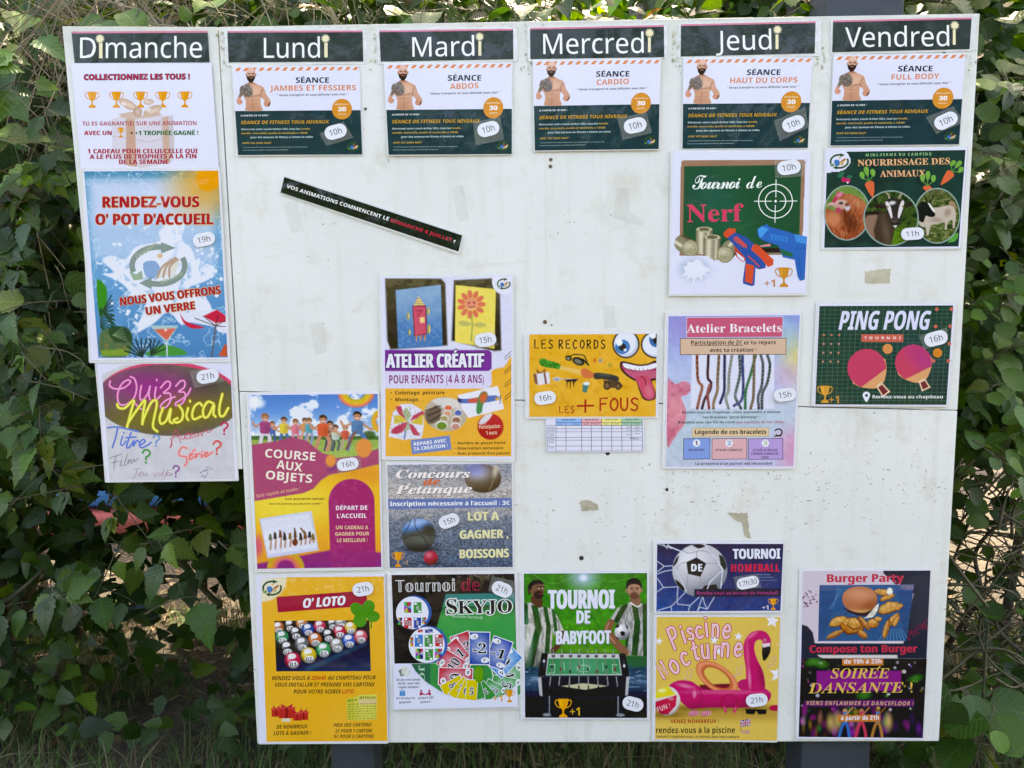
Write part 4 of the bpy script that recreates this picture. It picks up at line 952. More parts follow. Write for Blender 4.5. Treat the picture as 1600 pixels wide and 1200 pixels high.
    s.t('mardis, mercredis, jeudis et vendredis à 10h00', 208, 984, 770, 978, 15, '#c9a050', b=.012)
    s.t('pour des séances de fitness à thème en vidéo.', 286, 1018, 822, 1012, 15, '#b9cfd0', b=.012)
    s.t('AVEC OU SANS SAUT', 216, 1067, 462, 1065, 15, '#c9a050', b=.03, sk=.15)
    s.t('* Les pratiquants de la séance doivent être à jour de leur matériel, ne se pratique pas', 218, 1100, 768, 1094, 8, '#8fa9aa')
    s.t('durant les animations prévues en extérieur. Bon entraînement', 218, 1125, 606, 1119, 8, '#8fa9aa')
    s.logo(1160, 1085, 48, 34)
    return s.finish()

def paper_mat():
    m, t, p, o = newmat('paper')
    a = nd(t, 'ShaderNodeVertexColor'); a.layer_name = 'Col'
    tc = nd(t, 'ShaderNodeTexCoord'); n = nd(t, 'ShaderNodeTexNoise', Scale=6.0, Detail=5.0, Roughness=0.6); t.links.new(tc.outputs['Object'], n.inputs['Vector'])
    mr = nd(t, 'ShaderNodeMapRange'); mr.inputs['To Min'].default_value = 0.93; mr.inputs['To Max'].default_value = 1.04; t.links.new(n.outputs[0], mr.inputs['Value'])
    mx = nd(t, 'ShaderNodeVectorMath', operation='SCALE'); t.links.new(a.outputs[0], mx.inputs[0]); t.links.new(mr.outputs[0], mx.inputs['Scale'])
    t.links.new(mx.outputs[0], p.inputs['Base Color']); p.inputs['Roughness'].default_value = 0.4
    p.inputs['Coat Weight'].default_value = 0.5; p.inputs['Coat Roughness'].default_value = 0.08
    b = bump_of(t, 14.0, 0.4, 0.006); t.links.new(b.outputs[0], p.inputs['Coat Normal'])
    return m
M_PAPER = paper_mat()

fitness([(363.5, 104.8), (561, 103.3), (566.5, 241.5), (373, 242.8)], 'JAMBES ET FESSIERS', 450, 1182, 'fitness poster reading JAMBES ET FESSIERS with a bearded bare-chested man')
fitness([(600.5, 101.1), (799.6, 98.8), (800, 240.8), (607.9, 242.7)], 'ABDOS', 690, 930, 'fitness poster reading ABDOS with a bearded bare-chested man')
fitness([(832.8, 95.5), (1031, 93.3), (1028.6, 233.5), (835.5, 235.7)], 'CARDIO', 678, 951, 'fitness poster reading CARDIO with a bearded bare-chested man')
fitness([(1067.8, 92.1), (1268.1, 90.4), (1261.7, 231.3), (1066, 232.7)], 'HAUT DU CORPS', 535, 1099, 'fitness poster reading HAUT DU CORPS with a bearded bare-chested man')
fitness([(1301.5, 87.6), (1506.6, 84.4), (1497.6, 225.6), (1296.9, 228.1)], 'FULL BODY', 623, 1014, 'fitness poster reading FULL BODY with a bearded bare-chested man')

def poster(name, label, cat, frame, sleeve, paper, group=None, rad=12, mat=None):
    s = Sheet(name, label, cat, group, sleeve or paper, frame, zbase(), mat=mat)
    if sleeve: s.slab('clear_sleeve', sleeve, M_SLEEVE, s.z0-0.0003, 0.0005, rad=rad)
    s.slab('paper', paper, M_PAPER, s.z0, 0.0003, col=PAPER)
    return s

# ================================================================== Dimanche column
s = poster('trophy_poster', 'white poster reading COLLECTIONNEZ LES TOUS with five orange trophies and a gift box', 'poster', F1, None, [(106, 380), (1160, 380), (1215, 1168), (180, 1170)], mat=M_PLAIN)
for x in (266, 448, 629, 795, 961): s.trophy(x, 594, 108, 120)
g = s.grid([(405, 640), (890, 640), (890, 1168), (405, 1168)], 1.0, 'gift_box_picture')
g.fill(PAPER)
box = [(408, 800), (480, 775), (875, 770), (885, 1040), (862, 1130), (640, 1168), (480, 1140), (415, 1040)]
mk = g.pmask(box); g.mix('#d3cdd9', mk); g.mix('#c4bcc4', mk*g.pmask([(780, 790), (880, 770), (885, 1050), (800, 1140)])); g.mix('#cfc6cc', mk*sstep(1000, 1168, g.Y)*.6)
g.line([(410, 925), (700, 972), (870, 925)], 5, '#bfb3b8')
g.poly([(520, 800), (585, 790), (600, 1168), (520, 1150)], '#c79f8c'); g.poly([(795, 790), (835, 780), (850, 1120), (800, 1135)], '#cba897')
g.poly([(450, 765), (560, 740), (640, 770), (770, 745), (790, 770), (640, 795), (540, 800)], '#cdb2a4', smooth=3)
for (cx, cy, a, b, r) in ((535, 690, 80, 34, 28), (720, 735, 76, 34, -22), (690, 672, 42, 24, 0)):
    g.ell(cx, cy, a, b, '#c9a692', r); g.ell(cx+8, cy+4, a*.6, b*.5, '#dcc6b8', r, soft=12); g.ell(cx-a*.4, cy-4, a*.25, b*.4, '#e6d8d2', r, soft=8)
g.ell(608, 745, 34, 36, '#bb9280'); g.ell(608, 745, 22, 26, '#ceb0a2', soft=8)
mm = np.maximum.reduce([mk, g.emask(535, 690, 82, 36, 28), g.emask(720, 735, 78, 36, -22), g.emask(690, 672, 44, 26), g.emask(608, 745, 36, 38), g.pmask([(450, 765), (560, 740), (640, 770), (770, 745), (790, 770), (640, 795), (540, 800)])])
g.clip(mm); g.done()
s.trophy(481, 862, 62, 74)
R_ = '#b02a48'; D_ = '#5a2340'
s.t('COLLECTIONNEZ LES TOUS !', 206, 506, 996, 503, 40, '#c0325a', b=.03, out=D_, ob=.085)
s.t('TU ES GAGNANT(E) SUR UNE ANIMATION', 192, 848, 1048, 846, 30, R_, b=.05)
s.t('AVEC UN', 206, 919, 411, 919, 32, R_, b=.05)
s.ell(562, 904, 7, 8, '#222222', part='lettering'); s.t('+1 TROPHÉE GAGNÉ !', 588, 921, 1060, 920, 33, '#1d6b3a', b=.05)
s.t('1 CADEAU POUR CELUI/CELLE QUI', 232, 1056, 1056, 1056, 33, R_, b=.05)
s.t('A LE PLUS DE TROPHÉES À LA FIN', 248, 1097, 1046, 1095, 33, R_, b=.05)
s.t('DE LA SEMAINE', 468, 1136, 838, 1136, 33, R_, b=.05)
s.finish()

FR = (120, 260, 3.871)
s = poster('welcome_drink_poster', "blue pool poster reading RENDEZ-VOUS O' POT D'ACCUEIL with orange sun", 'poster', FR, [(34, 12), (872, 8), (935, 1182), (78, 1188)], [(48, 22), (866, 20), (924, 1166), (92, 1172)])
q = [(52, 32), (862, 27), (917, 1155), (136, 1157)]
g = s.grid(q, 1.1)
g.grad([(0, '#3f86a8'), (.25, '#6fa6cc'), (.6, '#5f9cc9'), (1, '#3f80b4')], g.v+.25*(g.n(120, 2)-.5))
w = np.abs(g.n(70, 5, 3)-.5); g.mix('#c5e2f2', (1-sstep(0, .035, w))*.7)
g.poly([(78, 85), (120, 85), (790, 85), (826, 150), (845, 600), (110, 560)], '#c8d4ec', soft=40, a=.62); g.mix('#d5d9f0', g.pmask([(92, 88), (740, 82), (800, 240), (800, 330), (110, 330)], 60)*.6)
g.line([(92, 88), (105, 330), (128, 620)], 6, '#a9c6dc', a=.7); g.line([(76, 85), (720, 80)], 8, '#a9c6dc', a=.5)
g.mix('#d9a24a', g.emask(800, 100, 210, 190, 0, 130)*.85)
g.ell(800, 78, 74, 76, '#ea9a2a', soft=10)
for a in range(100, 185, 13):
    t_ = math.radians(a); g.line([(800+math.cos(t_)*92, 78+math.sin(t_)*92), (800+math.cos(t_)*130, 78+math.sin(t_)*130)], 5, '#e9a644', a=.7)
spl = [(300, 560), (220, 540), (160, 570), (230, 640), (160, 650), (250, 690), (310, 740), (300, 780), (420, 800), (400, 900), (350, 1010), (470, 950), (560, 880), (640, 960), (700, 920), (820, 900), (790, 800), (680, 740), (770, 700), (840, 660), (820, 600), (730, 570), (700, 500), (640, 440), (660, 340), (560, 330), (530, 370), (500, 400), (510, 450), (430, 470), (360, 490)]
g.mix('#dfe3f5', g.pmask(spl, soft=6, smooth=3)*(.55+.45*(g.n(40, 9) > .33)))
rr = random.Random(4)
for _ in range(90):
    a = rr.uniform(0, 6.283); d = rr.uniform(240, 400); r = rr.uniform(3, 14)
    g.ell(490+d*math.cos(a)*1.0, 640+d*math.sin(a)*.85, r, r*rr.uniform(.4, 1), '#dfe6f6', rr.uniform(0, 180))
# palm leaves
def frond(g, x, y, L, n, ang, spread, c):
    for k in range(n):
        a = math.radians(ang+(k-(n-1)/2)*spread); g.line([(x, y), (x+L*math.cos(a), y+L*math.sin(a))], 9, c)
g.poly([(126, 695), (165, 705), (190, 760), (175, 880), (140, 900)], '#2f8a33', smooth=3)
for k in range(8): g.line([(148, 900-k*6), (215+k*4, 780+k*30)], 8, '#174a3a', 3); g.line([(150, 900+k*10), (232-k*3, 905+k*22)], 7, '#174a3a')
g.mix('#4f6e4c', g.pmask([(148, 1010), (210, 975), (300, 985), (335, 1040), (320, 1140), (156, 1146)], 8, 3)); g.mix('#8a7a4a', g.pmask([(148, 1030), (300, 1000), (310, 1140), (156, 1146)], 20)*(g.n(16, 4) > .55)*.7); g.mix('#2c4a34', g.pmask([(200, 975), (300, 970), (342, 1020), (330, 1060), (230, 1060)], 5, 3)*.9)
for k in range(7): g.line([(225, 1020), (300+k*6-20, 975+k*14)], 4, '#8aa07a', a=.6)
g.mix('#7fa23c', g.pmask([(150, 1110), (320, 1105), (320, 1144), (156, 1146)], 6)*.8)
frond(g, 400, 1150, 110, 7, 250, 17, '#15403a'); g.poly([(420, 1142), (500, 1085), (560, 1080), (650, 1110), (655, 1140)], '#3d9144', smooth=3); frond(g, 455, 1142, 100, 5, 300, 17, '#15403a')
# cocktail glass and parasol
g.poly([(445, 962), (620, 962), (552, 1062), (545, 1062)], '#b9d2c8', a=.8); g.poly([(470, 985), (605, 978), (550, 1052)], '#dd6a58'); g.ell(543, 988, 9, 9, '#f0c8c0')
g.line([(549, 1062), (551, 1150)], 7, '#bcd4e4')
g.poly([(632, 890), (850, 865), (912, 905), (912, 1010), (860, 1000), (840, 968), (760, 955), (650, 935)], '#d9dcec'); g.poly([(770, 905), (852, 866), (908, 905), (908, 940), (845, 948)], '#cf2f48'); g.poly([(630, 888), (655, 930), (700, 950), (780, 975), (700, 980), (650, 945)], '#cf2f48', smooth=2)
for (a, b) in (((845, 965), (720, 918)), ((845, 965), (770, 905)), ((845, 965), (905, 930)), ((845, 965), (908, 968)), ((845, 965), (860, 900))): g.line([a, b], 4, '#3b3540')
g.line([(848, 950), (820, 1152)], 8, '#6a5a58'); g.poly([(860, 1145), (900, 1075), (915, 1080), (915, 1150)], '#c9583c')
g.done()
s.logo(500, 600, 168, 118, dim=.5)
s.t("Océan's", 370, 560, 500, 475, 26, '#a9b59a', part='lettering'); s.t("O'Rêve Liberté", 520, 715, 650, 655, 24, '#a9b59a')
rd = '#b3283a'; ye = '#e0b050'
for (tx, a, b, c_, d, cap) in (('RENDEZ-VOUS', 165, 250, 745, 248, 64), ("O' POT D'ACCUEIL", 122, 354, 830, 352, 64), ('NOUS VOUS OFFRONS', 272, 842, 876, 770, 48), ('UN VERRE', 428, 898, 722, 862, 46)):
    s.t(tx, a, b, c_, d, cap, rd, b=.05, out='#e3b58c', ob=.075); 
    pass
s.finish()

FQ = (140, 555, 5.714)
s = poster('quiz_poster', 'grey poster with pink and yellow neon words Quizz Musical', 'poster', FQ, [(62, 62), (1262, 55), (1335, 1122), (140, 1135)], [(70, 75), (1268, 62), (1318, 1110), (160, 1122)])
g = s.grid([(112, 78), (1262, 70), (1300, 1105), (182, 1118)], 1.05)
g.fill('#c9c9cf'); g.grain(60, .04, 4)
pk = g.pmask([(120, 170), (300, 85), (930, 78), (1130, 160), (1275, 310), (1280, 330), (1275, 240), (1262, 72), (112, 80)], 6); g.mix(PAPER, pk)
g.ell(720, 380, 640, 322, '#dc4a6c', 2); 
dk = g.emask(700, 402, 640, 316, 2)
g.mix('#6c6258', dk); g.mix('#7c7460', dk*g.n(30, 3)*.6); g.mix('#4c4440', dk*g.n(90, 8)*.45)
g.mix('#a8308c', dk*g.emask(560, 290, 380, 140, 5, 150)*.85); g.mix('#8a7f10', dk*g.emask(800, 500, 520, 130, -8, 110)*.6)
g.mix('#4d4f45', dk*g.emask(1050, 280, 200, 130, 0, 90)*.5)
g.mix(PAPER, sstep(0, 30, 150-g.X)*(g.X < 150)*.0)
g.done()
# neon strokes
def neon(pts, w, glow, core):
    s.curve(pts, w*1.7, glow, part='neon_word'); s.curve(pts, w, core, part='neon_word')
PK = ('#cc4a9c', '#f6a0cc'); YL = ('#b5ac28', '#f2ea6e')
for pts in ([(190, 228), (185, 270), (230, 298), (310, 290), (370, 240), (345, 220), (290, 260), (255, 350), (270, 430), (320, 440), (395, 390), (425, 300), (410, 215), (370, 190)],
            [(330, 440), (390, 410), (450, 470), (520, 490), (540, 465)],
            [(468, 270), (455, 350), (460, 395), (490, 390), (530, 330), (545, 270), (535, 350), (545, 395)],
            [(598, 285), (588, 350), (598, 395), (640, 360)], [(604, 215), (606, 225)],
            [(640, 290), (690, 235), (725, 245), (715, 290), (665, 335), (720, 340), (730, 390), (700, 450), (655, 475), (640, 450), (690, 400), (770, 370)],
            [(775, 275), (820, 228), (855, 235), (850, 285), (800, 325), (850, 330), (860, 375), (830, 430), (780, 450), (775, 425), (830, 390), (880, 350), (908, 295)]):
    neon(pts, 13, *PK)
for pts in ([(252, 435), (265, 465), (320, 470), (400, 400), (375, 500), (340, 640), (352, 600), (440, 470), (500, 400), (485, 500), (475, 620), (490, 560), (550, 430), (592, 400), (605, 440), (580, 560), (572, 640), (610, 680)],
            [(660, 470), (630, 560), (645, 610), (690, 580), (730, 475), (718, 580), (745, 605)], [(800, 445), (835, 500), (830, 570), (785, 600), (755, 580), (790, 560)],
            [(885, 470), (868, 540), (885, 578)], [(900, 405), (902, 412)], [(1010, 450), (985, 425), (940, 460), (920, 530), (940, 570), (1000, 545)],
            [(1110, 430), (1060, 415), (1020, 480), (1025, 550), (1065, 540), (1115, 440), (1110, 520), (1130, 548)], [(1190, 345), (1165, 450), (1165, 530), (1200, 540), (1242, 470)]):
    neon(pts, 17, *YL)
def sc_(txt, x0, y0, x1, y1, cap, c, st='script', b=0.0): s.t(txt, x0, y0, x1, y1, cap, c, st=st, b=b)
# handwritten words
def hand(pts_list, w, c):
    for p in pts_list: s.curve(p, w, c, part='handwriting')
hand([[(168, 645), (260, 640), (440, 680)], [(255, 650), (235, 740), (208, 822)], [(300, 720), (280, 790), (300, 800), (330, 765)], [(310, 690), (311, 694)], [(375, 690), (335, 810), (360, 820), (400, 760)], [(330, 735), (420, 728)], [(400, 760), (395, 810), (425, 760), (445, 770)], [(460, 800), (500, 770), (480, 750), (450, 790), (470, 825), (540, 790), (552, 775)]], 15, '#5b7fd0')
hand([[(190, 915), (260, 890), (295, 880)], [(245, 895), (225, 960), (222, 1022)], [(200, 960), (260, 945)], [(290, 930), (275, 985), (300, 975)], [(295, 900), (296, 903)], [(340, 880), (315, 975), (335, 975)], [(350, 930), (345, 970), (370, 925), (375, 965), (400, 925), (405, 950), (440, 915)]], 6, '#6a7078')
hand([[(390, 1015), (460, 1010)], [(430, 1012), (410, 1085), (385, 1095)], [(450, 1065), (475, 1045), (455, 1040), (445, 1075), (480, 1070)], [(488, 1046), (486, 1068), (496, 1076), (508, 1064), (512, 1046), (512, 1068), (525, 1066)], [(575, 1045), (590, 1080), (610, 1045)], [(625, 1050), (620, 1078)], [(665, 1010), (655, 1075), (635, 1065), (660, 1045)], [(665, 1105), (700, 1020)], [(690, 1065), (712, 1048), (695, 1045), (690, 1075), (715, 1070)], [(712, 1030), (726, 1018)], [(728, 1050), (722, 1072), (745, 1060), (728, 1050)]], 5, '#a87a98')
hand([[(725, 735), (740, 790), (725, 820), (775, 660), (815, 780)], [(745, 735), (800, 720)], [(825, 710), (821, 740), (834, 750), (849, 736), (853, 710), (853, 746)], [(880, 680), (865, 745), (890, 740)], [(860, 708), (905, 700)], [(900, 725), (930, 705), (910, 700), (900, 740), (940, 725)], [(950, 692), (946, 718), (958, 726), (973, 712), (976, 690), (978, 720)], [(995, 685), (1005, 720), (1020, 680), (1040, 680)], [(1040, 655), (1060, 690), (1105, 658)]], 7, '#d2526e')
for w_, c_ in ((30, '#e4bcc0'), (13, '#ee7a78')):
    hand([[(875, 830), (830, 820), (800, 870), (820, 900), (865, 905), (870, 960), (850, 985)], [(895, 905), (925, 880), (900, 880), (895, 930), (935, 905)], [(950, 875), (950, 915), (970, 880), (990, 880)], [(1005, 880), (1005, 910), (1025, 890)], [(925, 858), (945, 842)], [(1008, 858), (1010, 861)], [(1030, 895), (1060, 870), (1035, 870), (1040, 905), (1100, 865)]], w_, c_)
for (x, y, h, c_) in ((565, 815, 105, '#6a93c8'), (468, 965, 125, '#4f9a5c'), (740, 1088, 105, '#9a5aa0'), (1170, 710, 112, '#c83a5c'), (1100, 888, 125, '#e0605c')):
    w_ = h*.15; Q_ = lambda u, v: (x+h*.08+u*h*.55, y-h+v*h)
    s.curve([Q_(0, .24), Q_(.2, .06), (Q_(.6, .03)), Q_(.95, .2), Q_(.8, .42), Q_(.45, .55), Q_(.42, .72)], w_, c_, part='handwriting'); s.ell(*Q_(.42, .93), w_*.6, w_*.6, c_, part='handwriting')
s.curve([(1000, 1050), (990, 1045), (1060, 1030), (1030, 1095), (1020, 1070), (995, 1085)], 5, '#4a5a8a', part='click_picture')
for a in (200, 245, 285, 325): s.line([(1065+18*math.cos(math.radians(a)), 1035+18*math.sin(math.radians(a))), (1065+48*math.cos(math.radians(a)), 1035+48*math.sin(math.radians(a)))], 5, '#4a5a8a', part='click_picture')
s.finish()

# ================================================================== banner strip
s = Sheet('start_date_strip', 'narrow slanting black strip reading VOS ANIMATIONS COMMENCENT LE DIMANCHE 6 JUILLET', 'notice strip', None, [(125, 80), (1512, 542), (1485, 672), (95, 205)], (420, 260, 5), zbase())
s.slab('clear_sleeve', [(128, 68), (1518, 536), (1488, 688), (88, 208)], M_SLEEVE, s.z0-0.0003, 0.0005, rad=6)
g = s.grid([(125, 82), (1511, 542), (1482, 668), (96, 203)], 1.5); g.fill('#24302f'); g.grain(80, .2, 3); g.done()
s.t('VOS ANIMATIONS COMMENCENT LE', 140, 166, 936, 426, 28, '#f0f2f4', b=.06); s.t('DIMANCHE 6 JUILLET', 952, 434, 1428, 590, 26, '#d2384e', b=.05); s.t('!', 1440, 600, 1454, 604, 26, '#f0f2f4', b=.06)
s.finish()
# ================================================================== Mardi: creative workshop
FC = (580, 420, 3.934)
s = poster('creative_workshop_poster', 'poster reading ATELIER CRÉATIF with two children drawings and a paper windmill', 'poster', FC, [(48, 38), (876, 32), (884, 1185), (64, 1172)], [(62, 52), (865, 44), (872, 1166), (74, 1160)])
g = s.grid([(82, 58), (862, 52), (862, 1150), (90, 1152)], 1.05)
g.fill('#d9d9ee'); g.mix('#c9cade', g.n(80, 3)*.4)
org = g.pmask([(88, 735), (740, 735), (740, 620), (862, 560), (864, 1152), (90, 1152)]); org = np.maximum(org*sstep(728, 732, g.Y), g.pmask([(735, 640), (780, 610), (820, 600), (866, 540), (866, 760), (735, 760)], 4, 3))
g.mix('#eba73a', org); g.mix('#f0b95a', org*g.n(90, 12)*.6)
g.poly([(88, 60), (430, 62), (455, 90), (470, 470), (120, 495), (100, 440)], '#3a342c', smooth=0, soft=8); g.poly([(510, 72), (740, 60), (790, 140), (800, 500), (760, 505), (495, 440)], '#3a342c', soft=8)
bl = g.pmask([(88, 60), (430, 62), (455, 90), (470, 470), (120, 495), (100, 440)])+g.pmask([(510, 72), (740, 60), (790, 140), (800, 500), (760, 505), (495, 440)])
g.mix('#7d735a', bl*(g.n(40, 6)>.5)*sstep(330, 60, g.Y)*.75); g.mix('#5d543f', bl*sstep(380, 100, g.Y)*.6)  # tan reflections painted onto the two blackboards, stronger towards the top
bm = g.pmask([(152, 132), (428, 98), (440, 475), (168, 490)])
g.mix('#3f78b0', bm); g.mix('#9fbad0', bm*sstep(420, 120, g.Y+140*(g.n(50, 3)-.5))*.75); g.mix('#6f9cc4', bm*(g.n(14, 9) > .6)*.5)
ym = g.pmask([(520, 100), (766, 125), (758, 490), (516, 450)]); g.mix('#ead25c', ym); g.mix('#efe08c', ym*g.n(40, 2)*.5)
# rocket
g.poly([(258, 235), (292, 168), (332, 228)], '#e6cf8c'); 
for y in (185, 200, 215): g.line([(285-(y-168)*.4, y), (300+(y-168)*.4, y)], 3, '#9a6c34')
g.poly([(256, 230), (336, 226), (342, 398), (268, 412)], '#d4556c'); g.line([(256, 230), (336, 226), (342, 398), (268, 412), (256, 230)], 5, '#7a2c38'); g.poly([(300, 300), (328, 296), (330, 330), (302, 334)], '#ecd28a'); g.line([(280, 260), (315, 255), (285, 290)], 4, '#8a2c3c')
for (a, b, r) in ((228, 290, 12), (236, 390, 10), (352, 260, 12), (356, 370, 14)): g.ell(a, b, r*.7, r*2, '#dfcb6c'); g.line([(a, b-20), (a-6, b), (a, b+22)], 3, '#4a4a30')
for x in (278, 305, 330): g.poly([(x-7, 405), (x+8, 405), (x+2, 452)], '#c0584a'); g.line([(x, 410), (x, 440)], 3, '#e8c070')
# flower
for k in range(11):
    a = k*2*math.pi/11; g.ell(616+62*math.cos(a), 218+62*math.sin(a), 26, 15, '#e2755c', math.degrees(a)); 
g.ell(616, 215, 38, 34, '#ea9478'); g.ring = None
g.ell(602, 210, 7, 7, '#b8443c'); g.ell(632, 208, 7, 7, '#b8443c'); g.line([(598, 232), (618, 236), (638, 230)], 4, '#9a3a34')
g.line([(620, 285), (622, 360), (614, 440)], 8, '#a0a45c'); g.poly([(540, 325), (580, 320), (618, 342), (580, 352), (545, 345)], '#bfb66a', smooth=3); g.poly([(622, 345), (670, 328), (710, 345), (670, 360)], '#bfb66a', smooth=3)
g.ell(815, 80, 72, 78, '#dfe0f0')
# purple and lavender bars
g.mix('#7b3592', g.pmask([(84, 498), (722, 498), (741, 515), (741, 612), (722, 628), (84, 628)])); g.mix('#d5d0ea', g.pmask([(84, 632), (722, 628), (741, 645), (741, 712), (722, 728), (88, 732)]))
# windmill photo
wm = g.pmask([(108, 1030), (135, 880), (185, 830), (250, 828), (320, 870), (326, 960), (312, 1040), (200, 1050)], 3); g.mix('#dcdcec', wm)
for k, (c1) in enumerate(('#c4405c', '#c8b04a', '#c4405c', '#cabb55')):
    pass
g.poly([(150, 845), (185, 842), (215, 930), (170, 890)], '#c4405c'); g.poly([(220, 850), (250, 900), (225, 935), (190, 880)], '#9fb28c'); g.poly([(318, 870), (330, 895), (240, 935), (260, 900)], '#c4405c'); g.poly([(320, 890), (318, 960), (240, 945)], '#d5b848')
g.poly([(305, 1025), (260, 1020), (225, 945), (260, 960)], '#c4405c'); g.poly([(205, 1000), (190, 960), (230, 930), (245, 985)], '#a4ae98'); g.poly([(130, 985), (128, 1012), (190, 1005), (225, 940), (170, 960)], '#c4405c', smooth=2); g.poly([(145, 900), (140, 955), (225, 935), (185, 900)], '#d8bc4e')
g.mix('#8a8a70', wm*(g.n(9, 5) > .68)*.6); g.line([(212, 1000), (205, 1042)], 8, '#5b6cb4')
# paint pots photo
em = g.emask(458, 892, 132, 104, 6); g.mix('#b9ab98', em); g.mix('#5c5048', em*g.pmask([(330, 880), (430, 820), (430, 930), (340, 960)], 10)*.9); g.mix('#d9d4d0', em*g.pmask([(350, 790), (520, 790), (560, 860), (420, 850)], 10)*.9)
for (x, y, r, c_) in ((475, 850, 26, '#e06a4c'), (470, 885, 26, '#d59a78'), (536, 880, 26, '#4a64a8'), (450, 915, 26, '#a89868'), (524, 925, 30, '#9a6a54'), (435, 960, 38, '#6c8a38'), (520, 965, 30, '#c48a80')):
    mk = em*g.emask(x, y, r, r*.8); g.mix('#e0dcd8', mk); g.mix(c_, em*g.emask(x, y+4, r*.82, r*.62))
for k in range(6): g.line([(335+k*8, 870+k*16), (430, 840+k*14)], 5, ('#2e2a2c', '#7a5a44')[k % 2])
# toy plane photo
pm = g.pmask([(532, 775), (778, 718), (818, 858), (600, 915), (560, 860)], 3); g.mix('#e2e2ee', pm)
g.poly([(535, 800), (620, 795), (760, 775), (785, 800), (720, 818), (590, 825), (545, 822)], '#4f6fae', smooth=3); g.poly([(600, 800), (700, 785), (690, 815), (610, 822)], '#d85a4a', smooth=2); g.poly([(670, 765), (700, 752), (718, 775), (690, 830), (680, 880), (650, 888), (650, 830)], '#3f8a52', smooth=3); g.ell(690, 790, 22, 34, '#d8643c', 20, soft=12); g.ell(775, 798, 12, 9, '#e0a43c'); g.line([(795, 775), (792, 825)], 4, '#222222'); g.poly([(530, 790), (560, 800), (555, 825), (535, 815)], '#33406e')
g.ell(734, 968, 80, 80, '#bf2f34'); g.poly([(660, 950), (700, 895), (748, 890), (700, 950)], '#d8d4d8', smooth=2); g.mix('#a82024', g.emask(734, 968, 80, 80)*g.emask(734, 1010, 90, 50, 0, 40)*.5)
g.poly([(243, 1052), (484, 1022), (495, 1108), (254, 1138)], '#6b84be'); g.grain(5, .05, 2); g.done()
s.logo(815, 92, 40, 30)
s.t('ATELIER CRÉATIF', 96, 608, 692, 604, 84, '#e6e4f6', b=.05, out='#54206c', ob=.09)
s.t('POUR ENFANTS (4 À 8 ANS)', 112, 704, 694, 700, 50, '#8c3472', b=.025)
s.t('•  Coloriage, peinture', 120, 772, 452, 770, 21, '#33261c', b=.025); s.t('•  Montage, ...', 120, 813, 326, 813, 21, '#33261c', b=.025)
s.t('REPARS AVEC', 266, 1087, 464, 1063, 21, '#f2f2fa', b=.04); s.t('TA CRÉATION !', 264, 1118, 472, 1094, 21, '#f2f2fa', b=.04)
s.t('Participation :', 664, 982, 802, 974, 22, '#f4c8a8', b=.03); s.t('1 euro', 708, 1018, 774, 1014, 22, '#f4c8a8', b=.03)
s.t('•  Nombre de places limité', 510, 1078, 826, 1074, 16, '#33261c', b=.035); s.t('•  Réservation nécessaire', 510, 1109, 812, 1106, 16, '#33261c', b=.035); s.t("•  Avec présence d'un parent", 510, 1140, 850, 1138, 16, '#33261c', b=.012)
for k, y in enumerate((505, 592, 672, 752)):
    s.line([(862, y), (822, y+36), (822, y+52), (862, y+20)], 3.5, '#3a2c1c', cap=False)
s.finish()

# ================================================================== Lundi: children running
FK = (375, 600, 4.0)
s = poster('treasure_race_poster', 'poster reading COURSE AUX OBJETS with children running in a field', 'poster', FK, [(42, 50), (872, 38), (898, 1158), (96, 1172)], [(55, 60), (866, 50), (892, 1145), (106, 1155)])
g = s.grid([(62, 68), (862, 60), (887, 1140), (112, 1152)], 1.0)
g.grad([(0, '#3f7cc4'), (.10, '#5c95d4'), (.2, '#9dc0e2'), (.24, '#d5dfee'), (1, '#d5dfee')], g.v)
g.mix('#e6eaf4', sstep(.5, .62, g.n(90, 4, 4)+.12*sstep(60, 280, g.Y)-.05)*(g.Y < 330)*.95)
g.mix('#f2f4f8', g.emask(110, 118, 46, 30, 0, 16)*.9)
gr = sstep(318, 326, g.Y+6*(g.n(30, 8)-.5)); g.mix('#3f6b3a', gr); g.mix('#8fae58', sstep(340, 352, g.Y)); g.mix('#a6bd64', sstep(345, 420, g.Y)*g.n(40, 3)*.9); g.grain(7, .12, 3, m=(g.Y > 320))
g.mix('#33582e', g.emask(810, 315, 40, 26, 0, 8)*.9)
